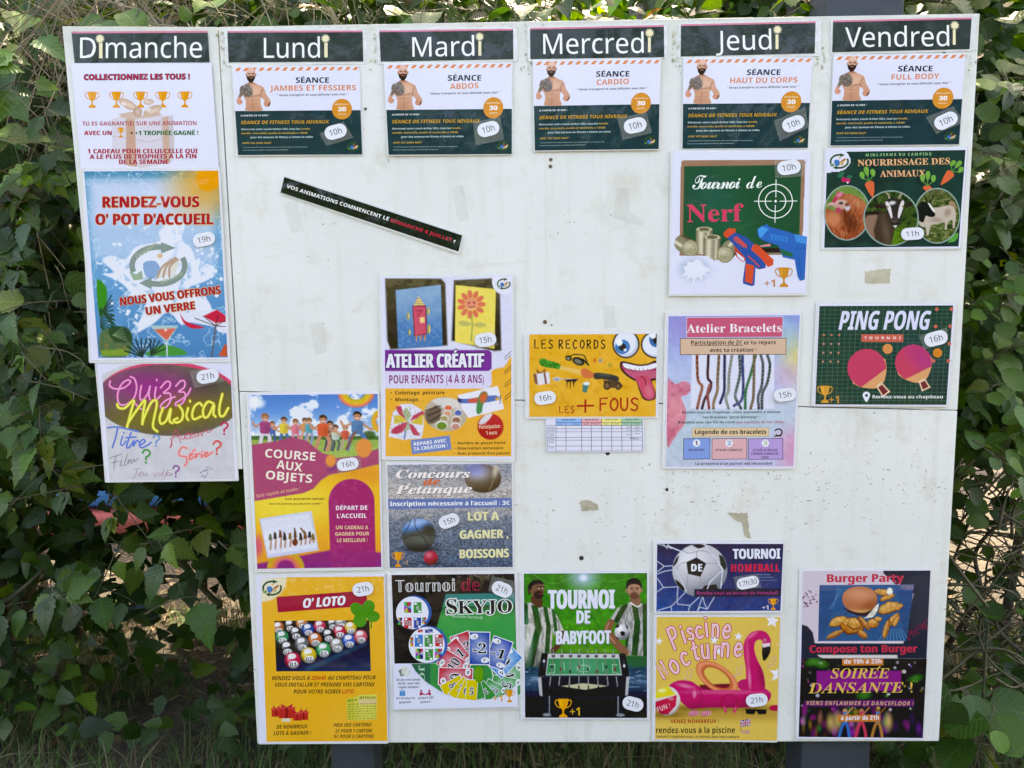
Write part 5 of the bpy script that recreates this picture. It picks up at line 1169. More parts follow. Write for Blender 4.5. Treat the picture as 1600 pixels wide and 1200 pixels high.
def kid(x, y, h, shirt, leg, hair, run=1, arm=1):
    sk = '#c98e70'; r = h*.105
    g.line([(x-r*.6, y+h*.52), (x-r*1.1*run, y+h*.75), (x-r*1.6*run, y+h)], r*1.0, leg, 3); g.line([(x+r*.6, y+h*.52), (x+r*1.4*run, y+h*.75), (x+r*.9*run, y+h)], r*1.0, leg, 3)
    g.line([(x-r*1.3, y+h*.27), (x-r*2.8*arm, y+h*.38), (x-r*3.6*arm, y+h*.24)], r*.62, sk, 3); g.line([(x+r*1.3, y+h*.27), (x+r*2.4*arm, y+h*.42), (x+r*3.4*arm, y+h*.46)], r*.62, sk, 3)
    g.poly([(x-r*1.5, y+h*.24), (x, y+h*.2), (x+r*1.5, y+h*.24), (x+r*1.5, y+h*.4), (x+r*1.3, y+h*.58), (x-r*1.3, y+h*.58), (x-r*1.5, y+h*.4)], shirt, smooth=2); g.mix('#000000', .12*g.emask(x+r*.8, y+h*.45, r, h*.14, 0, r))
    g.ell(x, y+h*.09, r*1.05, r*1.2, sk); g.poly([(x-r*1.15, y+h*.1), (x-r*.9, y-h*.02), (x+r*.2, y-h*.05), (x+r*1.15, y+h*.03), (x+r*1.1, y+h*.12), (x+r*.5, y+h*.04), (x-r*.7, y+h*.05)], hair, smooth=2)
    g.ell(x-r*.35, y+h*.095, r*.14, r*.12, '#3a241c'); g.ell(x+r*.4, y+h*.095, r*.14, r*.12, '#3a241c'); g.line([(x-r*.35, y+h*.145), (x+r*.4, y+h*.145)], r*.18, '#f0dcd4')
kid(408, 215, 140, '#e09a4c', '#d5a080', '#5a3c28'); kid(205, 235, 130, '#4f74b4', '#44588c', '#6a442c'); kid(278, 210, 165, '#e0c84c', '#4f6ea4', '#5a3c28'); kid(350, 222, 150, '#e27a8c', '#d98a9c', '#7a4c30'); kid(434, 215, 150, '#4fa4b4', '#8a98b4', '#7a5434')
kid(160, 190, 200, '#a8487c', '#d8cfd8', '#9a6438'); kid(565, 235, 175, '#8a6c64', '#4a4f5c', '#4a3020'); kid(600, 258, 150, '#c4d0c0', '#5a6a6c', '#4a3020'); kid(660, 260, 140, '#d8604c', '#b8a090', '#8a5a34'); kid(522, 200, 210, '#e2603f', '#c98e70', '#4a3020', 1.3)
kid(735, 178, 225, '#4f80ac', '#4a74b4', '#3a2a20', 1.6, 1.2); g.line([(722, 300), (690, 360), (668, 402)], 16, '#8a5c48', 3)
g.poly([(78, 378), (230, 355), (330, 330), (420, 352), (470, 395), (520, 430), (560, 440), (600, 460), (720, 450), (870, 400), (870, 500), (700, 540), (560, 565), (510, 600), (470, 650), (400, 680), (96, 730)], '#b04c70', smooth=0, soft=5)
g.poly([(96, 730), (400, 680), (460, 655), (510, 600), (560, 568), (700, 540), (872, 500), (885, 1040), (880, 1060), (112, 1120)], '#efb63a', soft=4)
ye = g.pmask([(96, 730), (400, 680), (460, 655), (510, 600), (560, 568), (700, 540), (872, 500), (885, 1060), (112, 1120)], 3)
g.mix('#f2d44c', ye*g.emask(300, 740, 260, 130, 0, 90)); g.mix('#e8953a', ye*sstep(820, 1080, g.Y)*.8); g.mix('#e8953a', ye*g.emask(800, 560, 140, 60, 0, 60)*.9)
for k in range(5): g.ell(560+k*12, 540-k*8, 18, 14, '#6a3f80', a=.3, soft=10)
g.poly([(112, 1120), (360, 1075), (570, 1035), (885, 1050), (888, 1142), (112, 1152)], '#8c2c7c', soft=5); g.mix('#a02c6c', g.pmask([(112, 1120), (360, 1075), (570, 1035), (885, 1050), (888, 1100), (112, 1130)], 20)*.5)
# blurry arcs
def arc(cx, cy, rx, ry, w, a0, a1, cols, rot=0):
    r = np.sqrt(((g.X-cx)/rx)**2+((g.Y-cy)/ry)**2); an = (np.degrees(np.arctan2(g.Y-cy, g.X-cx))) % 360
    m = (1-sstep(w*.6, w, np.abs(r-1)))*(((an-a0) % 360) < (a1-a0)); k = np.clip((r-1+w)/(2*w), 0, 1)
    cc = np.stack([np.interp(k, [0, .5, 1], [C(c)[j] for c in cols]) for j in range(3)], 1); g.mix(cc, m)
arc(728, 50, 85, 70, .45, 0, 180, ('#a8a830', '#e8b83c', '#d8507c')); arc(880, 230, 42, 52, .5, 90, 270, ('#d88a4c', '#e8a83c', '#c8b03c')); arc(290, 1148, 85, 80, .45, 180, 360, ('#d8508c', '#e0903c', '#b8b834'))
g.ell(115, 1010, 30, 60, '#d8507c', soft=20, a=.8)
g.ell(776, 397, 50, 60, '#e8904c', soft=8); g.ell(570, 477, 32, 38, '#e8904c', soft=8)
am = np.maximum(g.pmask([(556, 730), (843, 730), (852, 1150), (570, 1150)]), g.emask(700, 730, 143, 140)); g.mix('#a5246c', am*.96); g.mix('#8a2474', am*sstep(980, 1140, g.Y)*.6); g.mix('#b85088', am*(g.n(26, 3) > .62)*.35)
pm = g.pmask([(126, 838), (450, 790), (496, 1035), (176, 1085)]); g.mix('#c8cce4', pm); g.mix('#dadcec', g.pmask([(140, 850), (438, 806), (470, 960), (165, 1010)], 3)); g.mix('#e0e2ee', g.pmask([(146, 920), (468, 905), (482, 1020), (180, 1062)], 3)*.8)
for k, x in enumerate((195, 225, 258, 285, 318, 350, 385, 412, 440, 462)):
    y = 955-(k % 3)*8; g.line([(x, 1030-k*5), (x+4, y+20)], 11, '#b98e78'); 
    g.poly([(x-12, y+20), (x-9, y-18-(k % 4)*7), (x+4, y-24), (x+11, y+14)], ('#5a6a50', '#3c3430', '#7a4a38', '#30303a', '#8a6a3a')[k % 5])
g.line([(345, 900), (350, 965)], 9, '#6a3a26'); g.ell(348, 985, 18, 22, '#7a3c24'); g.line([(385, 898), (420, 950)], 10, '#8a5a34')
g.grain(6, .05, 7); g.done()
cr = '#efe4d6'
s.t('COURSE', 160, 455, 473, 478, 52, cr, b=.022); s.t('AUX', 230, 524, 390, 545, 52, cr, b=.022); s.t('OBJETS', 164, 590, 452, 616, 52, cr, b=.022)
s.t('Sois rapide et malin !', 108, 707, 380, 660, 20, '#e2a48c'); s.t('Une animation sympa !', 286, 722, 538, 720, 15, '#5c3a20', b=.03); s.t('Avec les parents qui peuvent t\'aider !', 186, 752, 518, 750, 13, '#7c5420')
s.t('DÉPART DE', 603, 784, 798, 782, 26, '#f4e6f0', b=.03); s.t("L'ACCUEIL", 610, 834, 795, 832, 26, '#f4e6f0', b=.03)
s.t('UN CADEAU A', 603, 904, 804, 903, 22, '#e8c89c', b=.03); s.t('GAGNER POUR', 598, 944, 810, 942, 22, '#e8c89c', b=.03); s.t('LE MEILLEUR !', 610, 984, 800, 982, 22, '#e8c89c', b=.03)
s.finish()

# ================================================================== Mardi: petanque
FP = (590, 710, 6.316)
s = poster('petanque_poster', 'poster reading Concours Pétanque with steel boules on gravel and a red jack', 'poster', FP, [(80, 70), (1338, 60), (1352, 1125), (100, 1140)], [(92, 90), (1326, 84), (1340, 1110), (118, 1124)])
g = s.grid([(96, 102), (1322, 86), (1335, 1106), (122, 1120)], 0.95)
g.grad([(0, '#8a8f9c'), (.3, '#b0aaa6'), (.42, '#9a989c'), (.55, '#6d7888'), (1, '#4a5a70')], g.v+.1*(g.n(120, 3)-.5))
g.grain(9, .55, 5, 2, m=.35+.65*g.v); g.grain(20, .25, 8, 2, ay=2.2)
g.mix('#c8c0b4', sstep(.62, .7, g.n(60, 4, 3, 1, 3))*(g.Y < 640)*.5)
g.ball(1040, 235, 180, '#6e5f4e', '#cfd8f4', '#3a2c20', ry=140); g.mix('#6f78c8', g.emask(960, 140, 90, 60, 0, 50)*.6)
g.mix('#d4c8b4', g.emask(1160, 160, 26, 60, 10, 20)*.8); g.line([(1130, 110), (1140, 250), (1100, 350)], 6, '#9a8668', 3)
g.mix('#20262c', g.emask(430, 935, 190, 26, 0, 16)*.7)
bm = g.emask(408, 795, 168, 165); g.mix('#4a4f4c', bm); g.mix('#4a7ec0', bm*sstep(780, 700, g.Y+.2*(g.X-400))); g.mix('#a9c4e4', bm*g.emask(380, 670, 110, 34, -10, 30)*.8); g.mix('#3a3a2c', bm*g.emask(505, 735, 60, 50, 0, 30)*.8); g.mix('#16181a', bm*sstep(850, 960, g.Y)*.7); g.mix('#6a7260', bm*g.emask(420, 830, 90, 40, 0, 40)*.5)
for p in ([(330, 650), (300, 720), (255, 800)], [(370, 640), (375, 710), (430, 775), (560, 800)], [(250, 830), (350, 795), (430, 800), (480, 860), (500, 930)]): g.line(p, 6, '#23282e', 4)
g.mix('#1c1c22', g.emask(535, 1075, 80, 14, 0, 10)*.7); g.ball(527, 1018, 70, '#b02840', '#e0808c', '#501020')
g.poly([(102, 440), (1322, 425), (1324, 515), (106, 542)], '#5f76ac'); g.done()
cw = '#f0e6e4'
s.t('de', 455, 300, 615, 296, 78, '#d8673c', b=.05, st='serifbi')
s.t('Concours', 186, 236, 912, 226, 88, cw, b=.045, st='serifbi', sh='#33373f', shd=(7, 6)); s.t('Petanque', 178, 390, 930, 376, 88, cw, b=.045, st='serifbi', sh='#33373f', shd=(7, 6)); s.line([(300, 305), (322, 285)], 12, cw, part='lettering')
s.t("Inscription nécessaire à l'accueil : 3€", 124, 508, 1306, 494, 42, '#eceff4', b=.035)
lt = '#e2dcaa'
s.t('LOT A', 895, 650, 1198, 644, 82, lt, b=.06, sh='#8c7a4c'); s.t('GAGNER ,', 815, 830, 1290, 818, 82, lt, b=.06, sh='#8c7a4c'); s.t('BOISSONS', 815, 1022, 1296, 1010, 84, lt, b=.06, sh='#8c7a4c')
s.trophy(204, 962, 120, 148); s.t('+1', 256, 1088, 300, 1086, 40, '#c8974a', b=.0)
s.finish()

# ================================================================== Lundi: loto
FL = (390, 885, 4.2105)
s = poster('loto_poster', "orange poster reading O' LOTO with rows of numbered lottery balls and a clover", 'poster', FL, [(36, 48), (892, 42), (916, 1160), (58, 1166)], [(44, 60), (888, 52), (912, 1150), (112, 1158)])
s.slab('paper_edge', [(44, 60), (90, 60), (150, 1155), (70, 1162)], M_PAPER, s.z0-0.00012, 0.0002, col=PAPER)
g = s.grid([(76, 70), (884, 62), (910, 1142), (115, 1150)], 1.6); g.fill('#e9ab34'); g.mix('#efb850', g.n(150, 3)*.6); g.mix('#f4cf8c', sstep(.6, .75, g.n(22, 4))*sstep(380, 80, g.Y)*.5)
g.ell(80, 75, 165, 155, '#e4d9b8'); g.mix(PAPER, g.emask(80, 75, 60, 60, 0, 80)*.6); g.done()
s.poly([(178, 198), (768, 155), (778, 255), (188, 300)], '#a92b44')
g = s.grid([(165, 355), (790, 350), (800, 684), (178, 687)], 0.9, 'ball_picture')
g.grad([(0, '#1a1c20'), (.35, '#141d2a'), (1, '#22466a')], g.v*.8+g.u*.2-.1); 
for k in range(7): g.ell(400+k*58, 665-k*26, 34, 16, '#5c7c9c', -20, soft=14, a=.35)
BL = [(190, 400, '#b8643c', '10'), (265, 385, '#2a2a2c', '17'), (345, 372, '#c47a4c', '18'), (462, 390, '#c8405c', '16'), (545, 375, '#2a2a2c', '18'), (600, 368, '#8a8a8c', '14'),
      (215, 462, '#2f8a5c', '13'), (305, 436, '#3a3a3c', '14'), (385, 412, '#2c4fa0', '15'), (665, 400, '#d8b83c', '12'), (593, 425, '#c8304c', '11'), (518, 450, '#1a1a1c', '13'), (432, 478, '#c46a3c', '09'), (345, 506, '#6c6c6e', '08'),
      (248, 535, '#1e1e20', '02'), (286, 614, '#c8304c', '01'), (391, 580, '#d8b83c', '02'), (488, 545, '#2a9a5c', '07'), (575, 514, '#8a8478', '04'), (655, 485, '#2c5cb4', '03'), (732, 458, '#d85c6c', '06')]
for (x, y, c_, n_) in BL:
    r = 40+(y-370)*.055
    g.ell(x, y, r, r, c_); mk = g.emask(x, y, r, r)
    g.mix('#e8e6ea', mk*(g.emask(x+6, y+r*.55, r*.62, r*.48)+g.emask(x-4, y-r*.5, r*.5, r*.34))); g.mix('#ffffff', g.emask(x-r*.45, y-r*.2, r*.2, r*.28, 0, r*.2)*.6); g.mix('#0c0c10', mk*sstep(.55, 1.05, np.hypot(g.X-x, g.Y-y)/r+.25*(g.Y-y)/r-.1)*.45)
g.done()
for (x, y, c_, n_) in BL:
    r = 40+(y-370)*.055
    s.t(n_, x-r*.33, y+r*.72, x+r*.42, y+r*.66, r*.42, '#1a1a20', b=.03, part='ball_number')
for (x, y, a, b, r) in ((712, 282, 55, 40, 45), (785, 262, 40, 45, 15), (815, 325, 44, 36, 0), (728, 352, 44, 44, 0), (760, 305, 30, 30, 0)):
    s.ell(x, y, a, b, '#3f8f2c', r, part='clover_picture')
s.curve([(770, 320), (800, 355), (802, 400)], 10, '#3f8f2c', part='clover_picture')
s.logo(150, 140, 62, 46)
s.t("O' LOTO", 352, 270, 626, 250, 60, '#ece8f2', b=.05, sk=.2, out='#8c1c34', ob=.08)
K_ = '#241a10'; rr_ = '#c22a20'
s.t('RENDEZ-VOUS À', 150, 745, 398, 743, 26, K_, b=.05, sk=.2); s.t('20H45', 408, 743, 503, 742, 26, rr_, b=.05, sk=.2); s.t('AU CHAPITEAU POUR', 515, 742, 830, 738, 26, K_, b=.05, sk=.2)
s.t('VOUS INSTALLER ET PRENDRE VOS CARTONS', 166, 788, 820, 784, 26, K_, b=.05, sk=.2); s.t('POUR VOTRE SOIRÉE', 292, 833, 600, 831, 26, K_, b=.05, sk=.2); s.t('LOTO', 610, 831, 686, 830, 26, rr_, b=.05, sk=.2)
s.t('DE NOMBREUX', 180, 1064, 382, 1060, 25, K_, b=.05, sk=.2); s.t('LOTS À GAGNER !', 160, 1106, 404, 1102, 25, K_, b=.05, sk=.2)
s.t('PRIX DES CARTONS :', 556, 1050, 814, 1046, 22, K_, b=.05, sk=.2); s.t('2€ POUR 1 CARTON', 566, 1088, 804, 1086, 22, K_, b=.05, sk=.2); s.t('5€ POUR 3 CARTONS', 556, 1124, 818, 1122, 22, K_, b=.05, sk=.2)
for (x, y, w_, h_) in ((148, 935, 60, 50), (290, 965, 55, 45), (330, 955, 58, 50), (195, 925, 105, 70)):
    s.rect(x, y, x+w_, y+h_, '#c03a34', part='gifts_picture'); s.rect(x-4, y-6, x+w_+4, y+8, '#d85048', part='gifts_picture'); s.rect(x+w_*.42, y, x+w_*.56, y+h_, '#8c1c24', part='gifts_picture')
    s.poly([(x+w_*.5, y-4), (x+w_*.1, y-28), (x+w_*.2, y-2)], '#c82a40', part='gifts_picture'); s.poly([(x+w_*.5, y-4), (x+w_*.9, y-28), (x+w_*.8, y-2)], '#c82a40', part='gifts_picture')
s.rect(215, 995, 270, 1018, '#d8d0b4', part='gifts_picture')
for (x0, y0, x1, y1, c_) in ((640, 862, 720, 1002, '#c8c44c'), (690, 850, 780, 1005, '#d2cc58'), (720, 840, 840, 1000, '#d8d060')):
    s.poly([(x0, y0), (x1, y0-4), (x1-4, y1), (x0+6, y1+4)], c_, part='bingo_picture')
s.poly([(720, 870), (838, 866), (836, 900), (722, 905)], '#dcc48c', part='bingo_picture')
s.t('BINGO', 724, 866, 832, 866, 17, '#4a4a20', b=.04, st='serifb'); s.t('BEE', 648, 885, 716, 878, 14, '#4a5a20', b=.03, st='serifb')
rr = random.Random(9)
for j in range(7):
    s.t(' '.join(str(rr.randint(1, 75)) for _ in range(8)), 650, 906+j*16, 834, 900+j*16, 8, '#6a6a28', b=.0, part='bingo_picture')
s.finish()
# ================================================================== Mardi: card game
FS = (600, 885, 5.217)
s = poster('card_game_poster', 'black and green poster of a card game night with a fan of numbered cards', 'poster', FS, [(28, 45), (1098, 30), (1118, 1158), (60, 1168)], [(62, 62), (1068, 54), (1092, 1136), (82, 1154)])
g = s.grid([(64, 64), (1064, 56), (1082, 780), (88, 792)], 1.2)
g.fill('#2e2d2b'); g.mix('#5c5644', sstep(.5, .7, g.n(50, 4, 3, 1, .6))*sstep(330, 60, g.Y)*.6); g.mix('#7a7260', sstep(.55, .65, g.n(34, 9))*sstep(120, 60, g.Y)*(g.X > 600)*.8)
g.mix('#12807c', g.pmask([(505, 222), (1066, 210), (1068, 300), (478, 330)], 3)); g.mix('#2f9a50', g.pmask([(492, 270), (1068, 260), (1082, 800), (360, 800), (430, 500)], 3)*sstep(240, 420, g.Y))
g.done()
g = s.grid([(88, 785), (1082, 775), (1090, 1134), (84, 1152)], 1.2); g.fill(PAPER); 
m = g.pmask([(222, 785), (1082, 775), (1084, 950), (1000, 1030), (880, 1068), (740, 1078), (600, 1060), (460, 1010), (340, 930), (262, 850)], 2); g.mix('#2f8f4c', m); g.mix('#16694e', m*g.pmask([(200, 780), (380, 780), (378, 970), (300, 960), (220, 800)], 2)); g.done()
s.t('JO', 318, 800, 318, 940, -38, '#9ac0a4', part='lettering') if False else s.t('JO', 288, 800, 292, 935, 44, '#a8c8b0', b=.02, st='serifb')
s.t('Tournoi', 96, 204, 580, 196, 96, '#cfd2d6', b=.012, st='dbl'); s.t('de', 630, 196, 782, 192, 96, '#a8344c', b=.012, st='dbl')
s.t('SKYJO', 512, 382, 1046, 372, 108, '#1d2a28', b=.0, st='serifb', out='#dfe6e4', ob=.075); s.t('S', 512, 384, 600, 380, 124, '#1d2a28', b=.0, st='serifb', out='#dfe6e4', ob=.07)
s.t('Alexander Bernhardt', 555, 408, 806, 424, 22, '#a4d0ac')
CB, CR_, CG_, CY_ = '#2f4aa0', '#c4303e', '#2f8f44', '#d8c030'
def card(cx, cy, w, h, a, c, n, z=None, small=True, part='card_picture'):
    k = math.radians(a); R = lambda x, y: (cx+x*math.cos(k)-y*math.sin(k), cy+x*math.sin(k)+y*math.cos(k))
    s.poly([R(-w/2, -h/2), R(w/2, -h/2), R(w/2, h/2), R(-w/2, h/2)], '#e4e8ee', part=part)
    q = [R(-w/2*.93, -h/2*.95), R(w/2*.93, -h/2*.95), R(w/2*.93, h/2*.95), R(-w/2*.93, h/2*.95)]
    if w > 100:
        g = s.grid(q, 1.6, part); g.fill(c); g.mix('#dfe6f0', g.emask(cx, cy, w*.4, h*.36, a, w*.3)*.55); g.grain(9, .18, 4); g.done()
    else: s.poly(q, c, part=part)
    if small:
        x, y = R(-w*.27, -h*.35); s.ell(x, y, w*.2, h*.085, '#e4e8ee', a-8, part=part)
        x, y = R(w*.27, h*.35); s.ell(x, y, w*.2, h*.085, '#e4e8ee', a-8, part=part)
        if w > 100:
            p, q2 = R(-w*.36, -h*.31), R(-w*.18, -h*.31); s.t(n, p[0], p[1], q2[0], q2[1], h*.08, '#1c222c', b=.04, part=part)
            p, q2 = R(w*.36, h*.31), R(w*.18, h*.31); s.t(n, p[0], p[1], q2[0], q2[1], h*.08, '#1c222c', b=.04, part=part)
    if n:
        hw = w*(.17 if len(n) == 1 else .32); p, q2 = R(-hw, h*.15), R(hw, h*.15)
        s.t(n, p[0], p[1], q2[0], q2[1], h*.3, '#141820', b=.0, st='serifb', out='#e4e8ee', ob=.06, part=part)
card(1020, 880, 150, 260, 75, CG_, '4'); card(1000, 960, 130, 250, 100, CG_, '5'); card(900, 1000, 120, 180, 120, CG_, '5'); card(830, 1010, 90, 160, 140, CG_, '3', small=False); card(770, 1005, 80, 140, 165, CG_, '', small=False)
card(990, 770, 160, 250, 45, '#3d86c8', '0'); card(935, 700, 170, 250, 20, CB, '-1')
card(650, 650, 165, 230, -20, CR_, '12'); card(600, 715, 160, 240, -38, CR_, '11'); card(570, 790, 150, 250, -58, CR_, '10')
card(585, 890, 145, 285, -88, CR_, '9')
for k, (x, y, a) in enumerate(((560, 960, 62), (620, 985, 42), (670, 1000, 22), (715, 1005, 4))): card(x, y, 95, 190, a, CY_, ('8', '7', '6', '5')[k], small=False)
g = s.grid([(700, 790), (850, 790), (850, 950), (700, 950)], 1.2); g.clip(g.emask(773, 870, 44, 70)); g.fill('#5c9a20'); g.done()
card(780, 658, 172, 272, 1, '#28489c', '-2')
s.poly([(84, 1000), (300, 955), (440, 1010), (600, 1064), (740, 1080), (880, 1070), (1000, 1030), (1086, 945), (1091, 1134), (84, 1152)], '#d9dcee')
s.poly([(84, 792), (222, 790), (262, 850), (340, 930), (440, 1000), (300, 1010), (84, 1040)], '#d9dcee')
def circ(cx, cy, rx, ry):
    s.ell(cx+16, cy-2, rx+8, ry+6, '#2860a8', n=40); s.ell(cx, cy, rx, ry, '#dfe2f0', n=40)
def mc(x, y, w, h, c, n, lim=None):
    if n is None:
        g = s.grid([(x-w/2, y-h/2), (x+w/2, y-h/2), (x+w/2, y+h/2), (x-w/2, y+h/2)], 1.0, 'card_picture'); a = np.arctan2(g.Y-y, g.X-x)
        g.c = np.stack([.5+.35*np.sin(a*2+g.X*.05), .45+.3*np.sin(a*3+2), .5+.3*np.cos(a*2)], 1); g.done()
    else:
        s.rect(x-w/2, y-h/2, x+w/2, y+h/2, c, part='card_picture'); s.ell(x-w*.25, y-h*.36, w*.18, h*.1, '#e8ecf2', part='card_picture'); s.ell(x+w*.25, y+h*.36, w*.18, h*.1, '#e8ecf2', part='card_picture')
        hw = w*(.15 if len(n) == 1 else .36); s.t(n, x-hw, y+h*.17, x+hw, y+h*.17, h*.34, '#141820', st='serifb', out='#e8ecf2', ob=.07, part='card_picture')
circ(233, 372, 132, 132); mc(195, 328, 60, 88, '', None); mc(276, 330, 64, 88, CG_, '4'); mc(197, 454, 60, 86, CR_, '10'); mc(275, 454, 60, 86, CB, '2'); mc(134, 440, 36, 58, '', None); mc(330, 436, 34, 54, '', None)
circ(350, 632, 146, 146); mc(286, 598, 66, 96, '#2f78c0', '0'); mc(366, 598, 66, 96, CG_, '3'); mc(450, 596, 62, 96, CR_, '12'); mc(228, 606, 26, 76, '', None); mc(290, 704, 62, 84, '', None); mc(370, 712, 64, 92, CG_, '1'); mc(446, 700, 60, 76, '', None); mc(368, 518, 62, 32, CB, '2'); mc(298, 518, 40, 24, CR_, '9')
s.poly([(120, 835), (155, 820), (180, 870), (140, 885)], '#7a8078', part='cards_icon'); s.poly([(150, 808), (192, 806), (192, 870), (146, 865)], '#cdd4c8', part='cards_icon'); s.poly([(180, 820), (222, 845), (195, 888), (156, 866)], '#b8c0b2', part='cards_icon'); s.poly([(183, 826), (216, 846), (194, 882), (162, 864)], '#d9dcd8', part='cards_icon')
tc_ = '#3a3d4c'
for (tx, a, b, c_, d) in (('Un jeu très sympa,', 104, 920, 304, 918), ('facile, avec des', 116, 950, 294, 948), ('règles simples !', 122, 980, 294, 978), ('Un lot pour le', 104, 1070, 254, 1068), ('gagnant', 128, 1102, 224, 1100), ("Jusqu'à 30€", 280, 1068, 410, 1064), ('joueurs !', 298, 1100, 388, 1096)):
    s.t(tx, a, b, c_, d, 18, tc_, b=.012)
s.rect(130, 1008, 176, 1042, '#3a86c8', part='gift_icon'); s.line([(153, 1008), (153, 1042)], 6, '#7ab4e0', part='gift_icon'); s.ring(143, 1000, 9, 7, 4, '#3a86c8', part='gift_icon'); s.ring(163, 1000, 9, 7, 4, '#3a86c8', part='gift_icon')
for x, k in ((306, 1), (372, -1)): s.ell(x, 1002, 9, 10, '#b8345c', part='players_icon'); s.poly([(x-12*k, 1014), (x+8*k, 1014), (x+32*k, 1030), (x+28*k, 1038), (x+8*k, 1028), (x+8*k, 1038), (x-14*k, 1038)], '#b8345c', part='players_icon')
s.t('+1', 888, 1092, 966, 1090, 52, '#e0a04c', b=.03); s.trophy(1023, 996, 86, 100)
s.finish()

# ================================================================== Mercredi: table football
FB = (810, 880, 4.8)
s = poster('table_football_poster', 'green poster reading TOURNOI DE BABYFOOT with two striped footballers and a football table', 'poster', FB, [(4, 58), (978, 50), (985, 1165), (18, 1165)], [(26, 66), (970, 58), (974, 1160), (40, 1160)])
g = s.grid([(38, 74), (962, 66), (964, 1152), (52, 1152)], 0.85)
g.grad([(0, '#2a7a24'), (.3, '#2f8a24'), (.55, '#4a8f22'), (.66, '#2c4a5c'), (.75, '#6a90b0'), (.82, '#20344c'), (.88, '#10241c'), (1, '#1f3a24')], g.v)
g.grain(50, .2, 3, 3); g.grain(8, .1, 6); g.mix('#1c3044', g.n(50, 5, 3, .4, 2)*(g.v > .66)*(g.v < .86)*.8); g.mix('#8fb4d4', sstep(.62, .8, g.n(30, 8, 3, .5, 3))*(g.v > .66)*(g.v < .82)*.8)
g.mix('#b8ccf0', g.emask(485, 100, 90, 70, 0, 80)*.85); g.ell(485, 104, 28, 24, '#dfe6fa', soft=16)
rr = random.Random(3)
for _ in range(60): x, y = rr.uniform(50, 950), rr.uniform(80, 640); r = rr.uniform(2, 4); g.ell(x, y, r, r, '#b0dc80', a=.7)
for p in ([(110, 80), (260, 150), (420, 90)], [(180, 150), (280, 210), (380, 180)], [(560, 90), (700, 130), (900, 90)]): g.line(p, 3, '#8acb6c', 5, a=.5)
# left player
sk1, sk2 = '#5f4034', '#a8745c'
sh1 = [(40, 300), (95, 288), (170, 330), (200, 320), (262, 345), (300, 410), (340, 500), (270, 540), (255, 500), (250, 660), (170, 670), (160, 765), (55, 770), (44, 600)]
mk = g.pmask(sh1); g.mix('#c8c4bc', mk)
for (a, b, w_) in (((118, 300), (150, 480), 46), ((150, 480), (110, 640), 50), ((110, 640), (85, 760), 58), ((200, 325), (225, 460), 30), ((225, 460), (215, 660), 34), ((52, 310), (60, 440), 34), ((262, 350), (280, 500), 26)):
    t0 = g.c.copy(); g.line([a, b], w_, '#1f5c34'); g.c = t0*(1-mk[:, None])+g.c*mk[:, None]
g.mix('#10251a', mk*(g.n(36, 4, 3, 2, .6) > .55)*.28); g.mix('#000000', mk*sstep(560, 770, g.Y)*.4); g.mix('#e8e8e4', mk*g.emask(75, 600, 26, 160, 0, 24)*.5)
g.line([(330, 520), (305, 600), (262, 648)], 40, sk1, 4); g.line([(100, 300), (180, 332)], 10, '#cfd0c8', 3)
g.poly([(95, 240), (170, 250), (180, 315), (150, 330), (100, 295)], sk1, smooth=2); g.ell(142, 190, 50, 66, '#7a5646', 12); g.ell(150, 232, 36, 30, '#3a2a24', 10, soft=8); g.poly([(68, 200), (78, 150), (120, 120), (165, 125), (188, 150), (150, 150), (105, 165), (92, 210), (82, 235)], '#241a18', smooth=3)
g.line([(140, 176), (160, 172)], 6, '#241a18'); g.line([(172, 172), (186, 174)], 6, '#241a18'); g.ell(152, 184, 6, 3, '#f0e0d4'); g.ell(178, 184, 5, 3, '#f0e0d4'); g.line([(166, 180), (176, 205), (164, 208)], 5, '#4a3028'); g.ell(166, 226, 15, 4, '#8a4c44'); g.ell(84, 205, 9, 18, '#6a4638')
# right player
sh2 = [(800, 300), (840, 282), (920, 296), (962, 300), (962, 690), (800, 680), (800, 560), (740, 440), (680, 425), (740, 330)]
mk = g.pmask(sh2); g.mix('#b8b6b4', mk)
for (a, b, w_) in (((800, 300), (730, 430), 40), ((870, 310), (890, 440), 42), ((890, 440), (868, 690), 46), ((945, 300), (950, 690), 34), ((820, 520), (790, 680), 30)):
    t0 = g.c.copy(); g.line([a, b], w_, '#1c5230'); g.c = t0*(1-mk[:, None])+g.c*mk[:, None]
g.mix('#14241c', mk*(g.n(34, 7, 3, 2, .6) > .56)*.3)
g.poly([(800, 690), (960, 690), (960, 768), (850, 768)], '#1c6040')
g.line([(690, 440), (670, 500), (730, 590), (800, 660)], 56, '#8a5c48', 4); g.line([(676, 440), (658, 500), (720, 590)], 12, '#e0a888', 4, a=.5)
g.poly([(840, 240), (905, 240), (915, 300), (880, 318), (838, 290)], '#8c6450', smooth=2); g.ell(866, 190, 50, 66, '#b4846c'); g.ell(866, 236, 34, 26, '#5a3c30', soft=10, a=.8); g.poly([(806, 190), (808, 135), (840, 108), (885, 108), (918, 140), (920, 195), (905, 160), (860, 150), (825, 162)], '#241c1c', smooth=3)
g.line([(838, 180), (858, 178)], 6, '#2a1c18'); g.line([(876, 178), (898, 180)], 6, '#2a1c18'); g.ell(848, 190, 7, 3, '#1c1414'); g.ell(887, 190, 7, 3, '#1c1414'); g.line([(867, 190), (862, 212), (872, 214)], 5, '#8a5c4a'); g.ell(868, 230, 15, 4, '#8a4c44')
g.ell(808, 200, 8, 16, '#a87a64'); g.ell(922, 196, 7, 15, '#a87a64'); g.line([(840, 290), (890, 320), (920, 300)], 9, '#e0e0dc', 3)
g.ball(776, 508, 56, '#c8c4c8', '#ffffff', '#404048', ry=60)
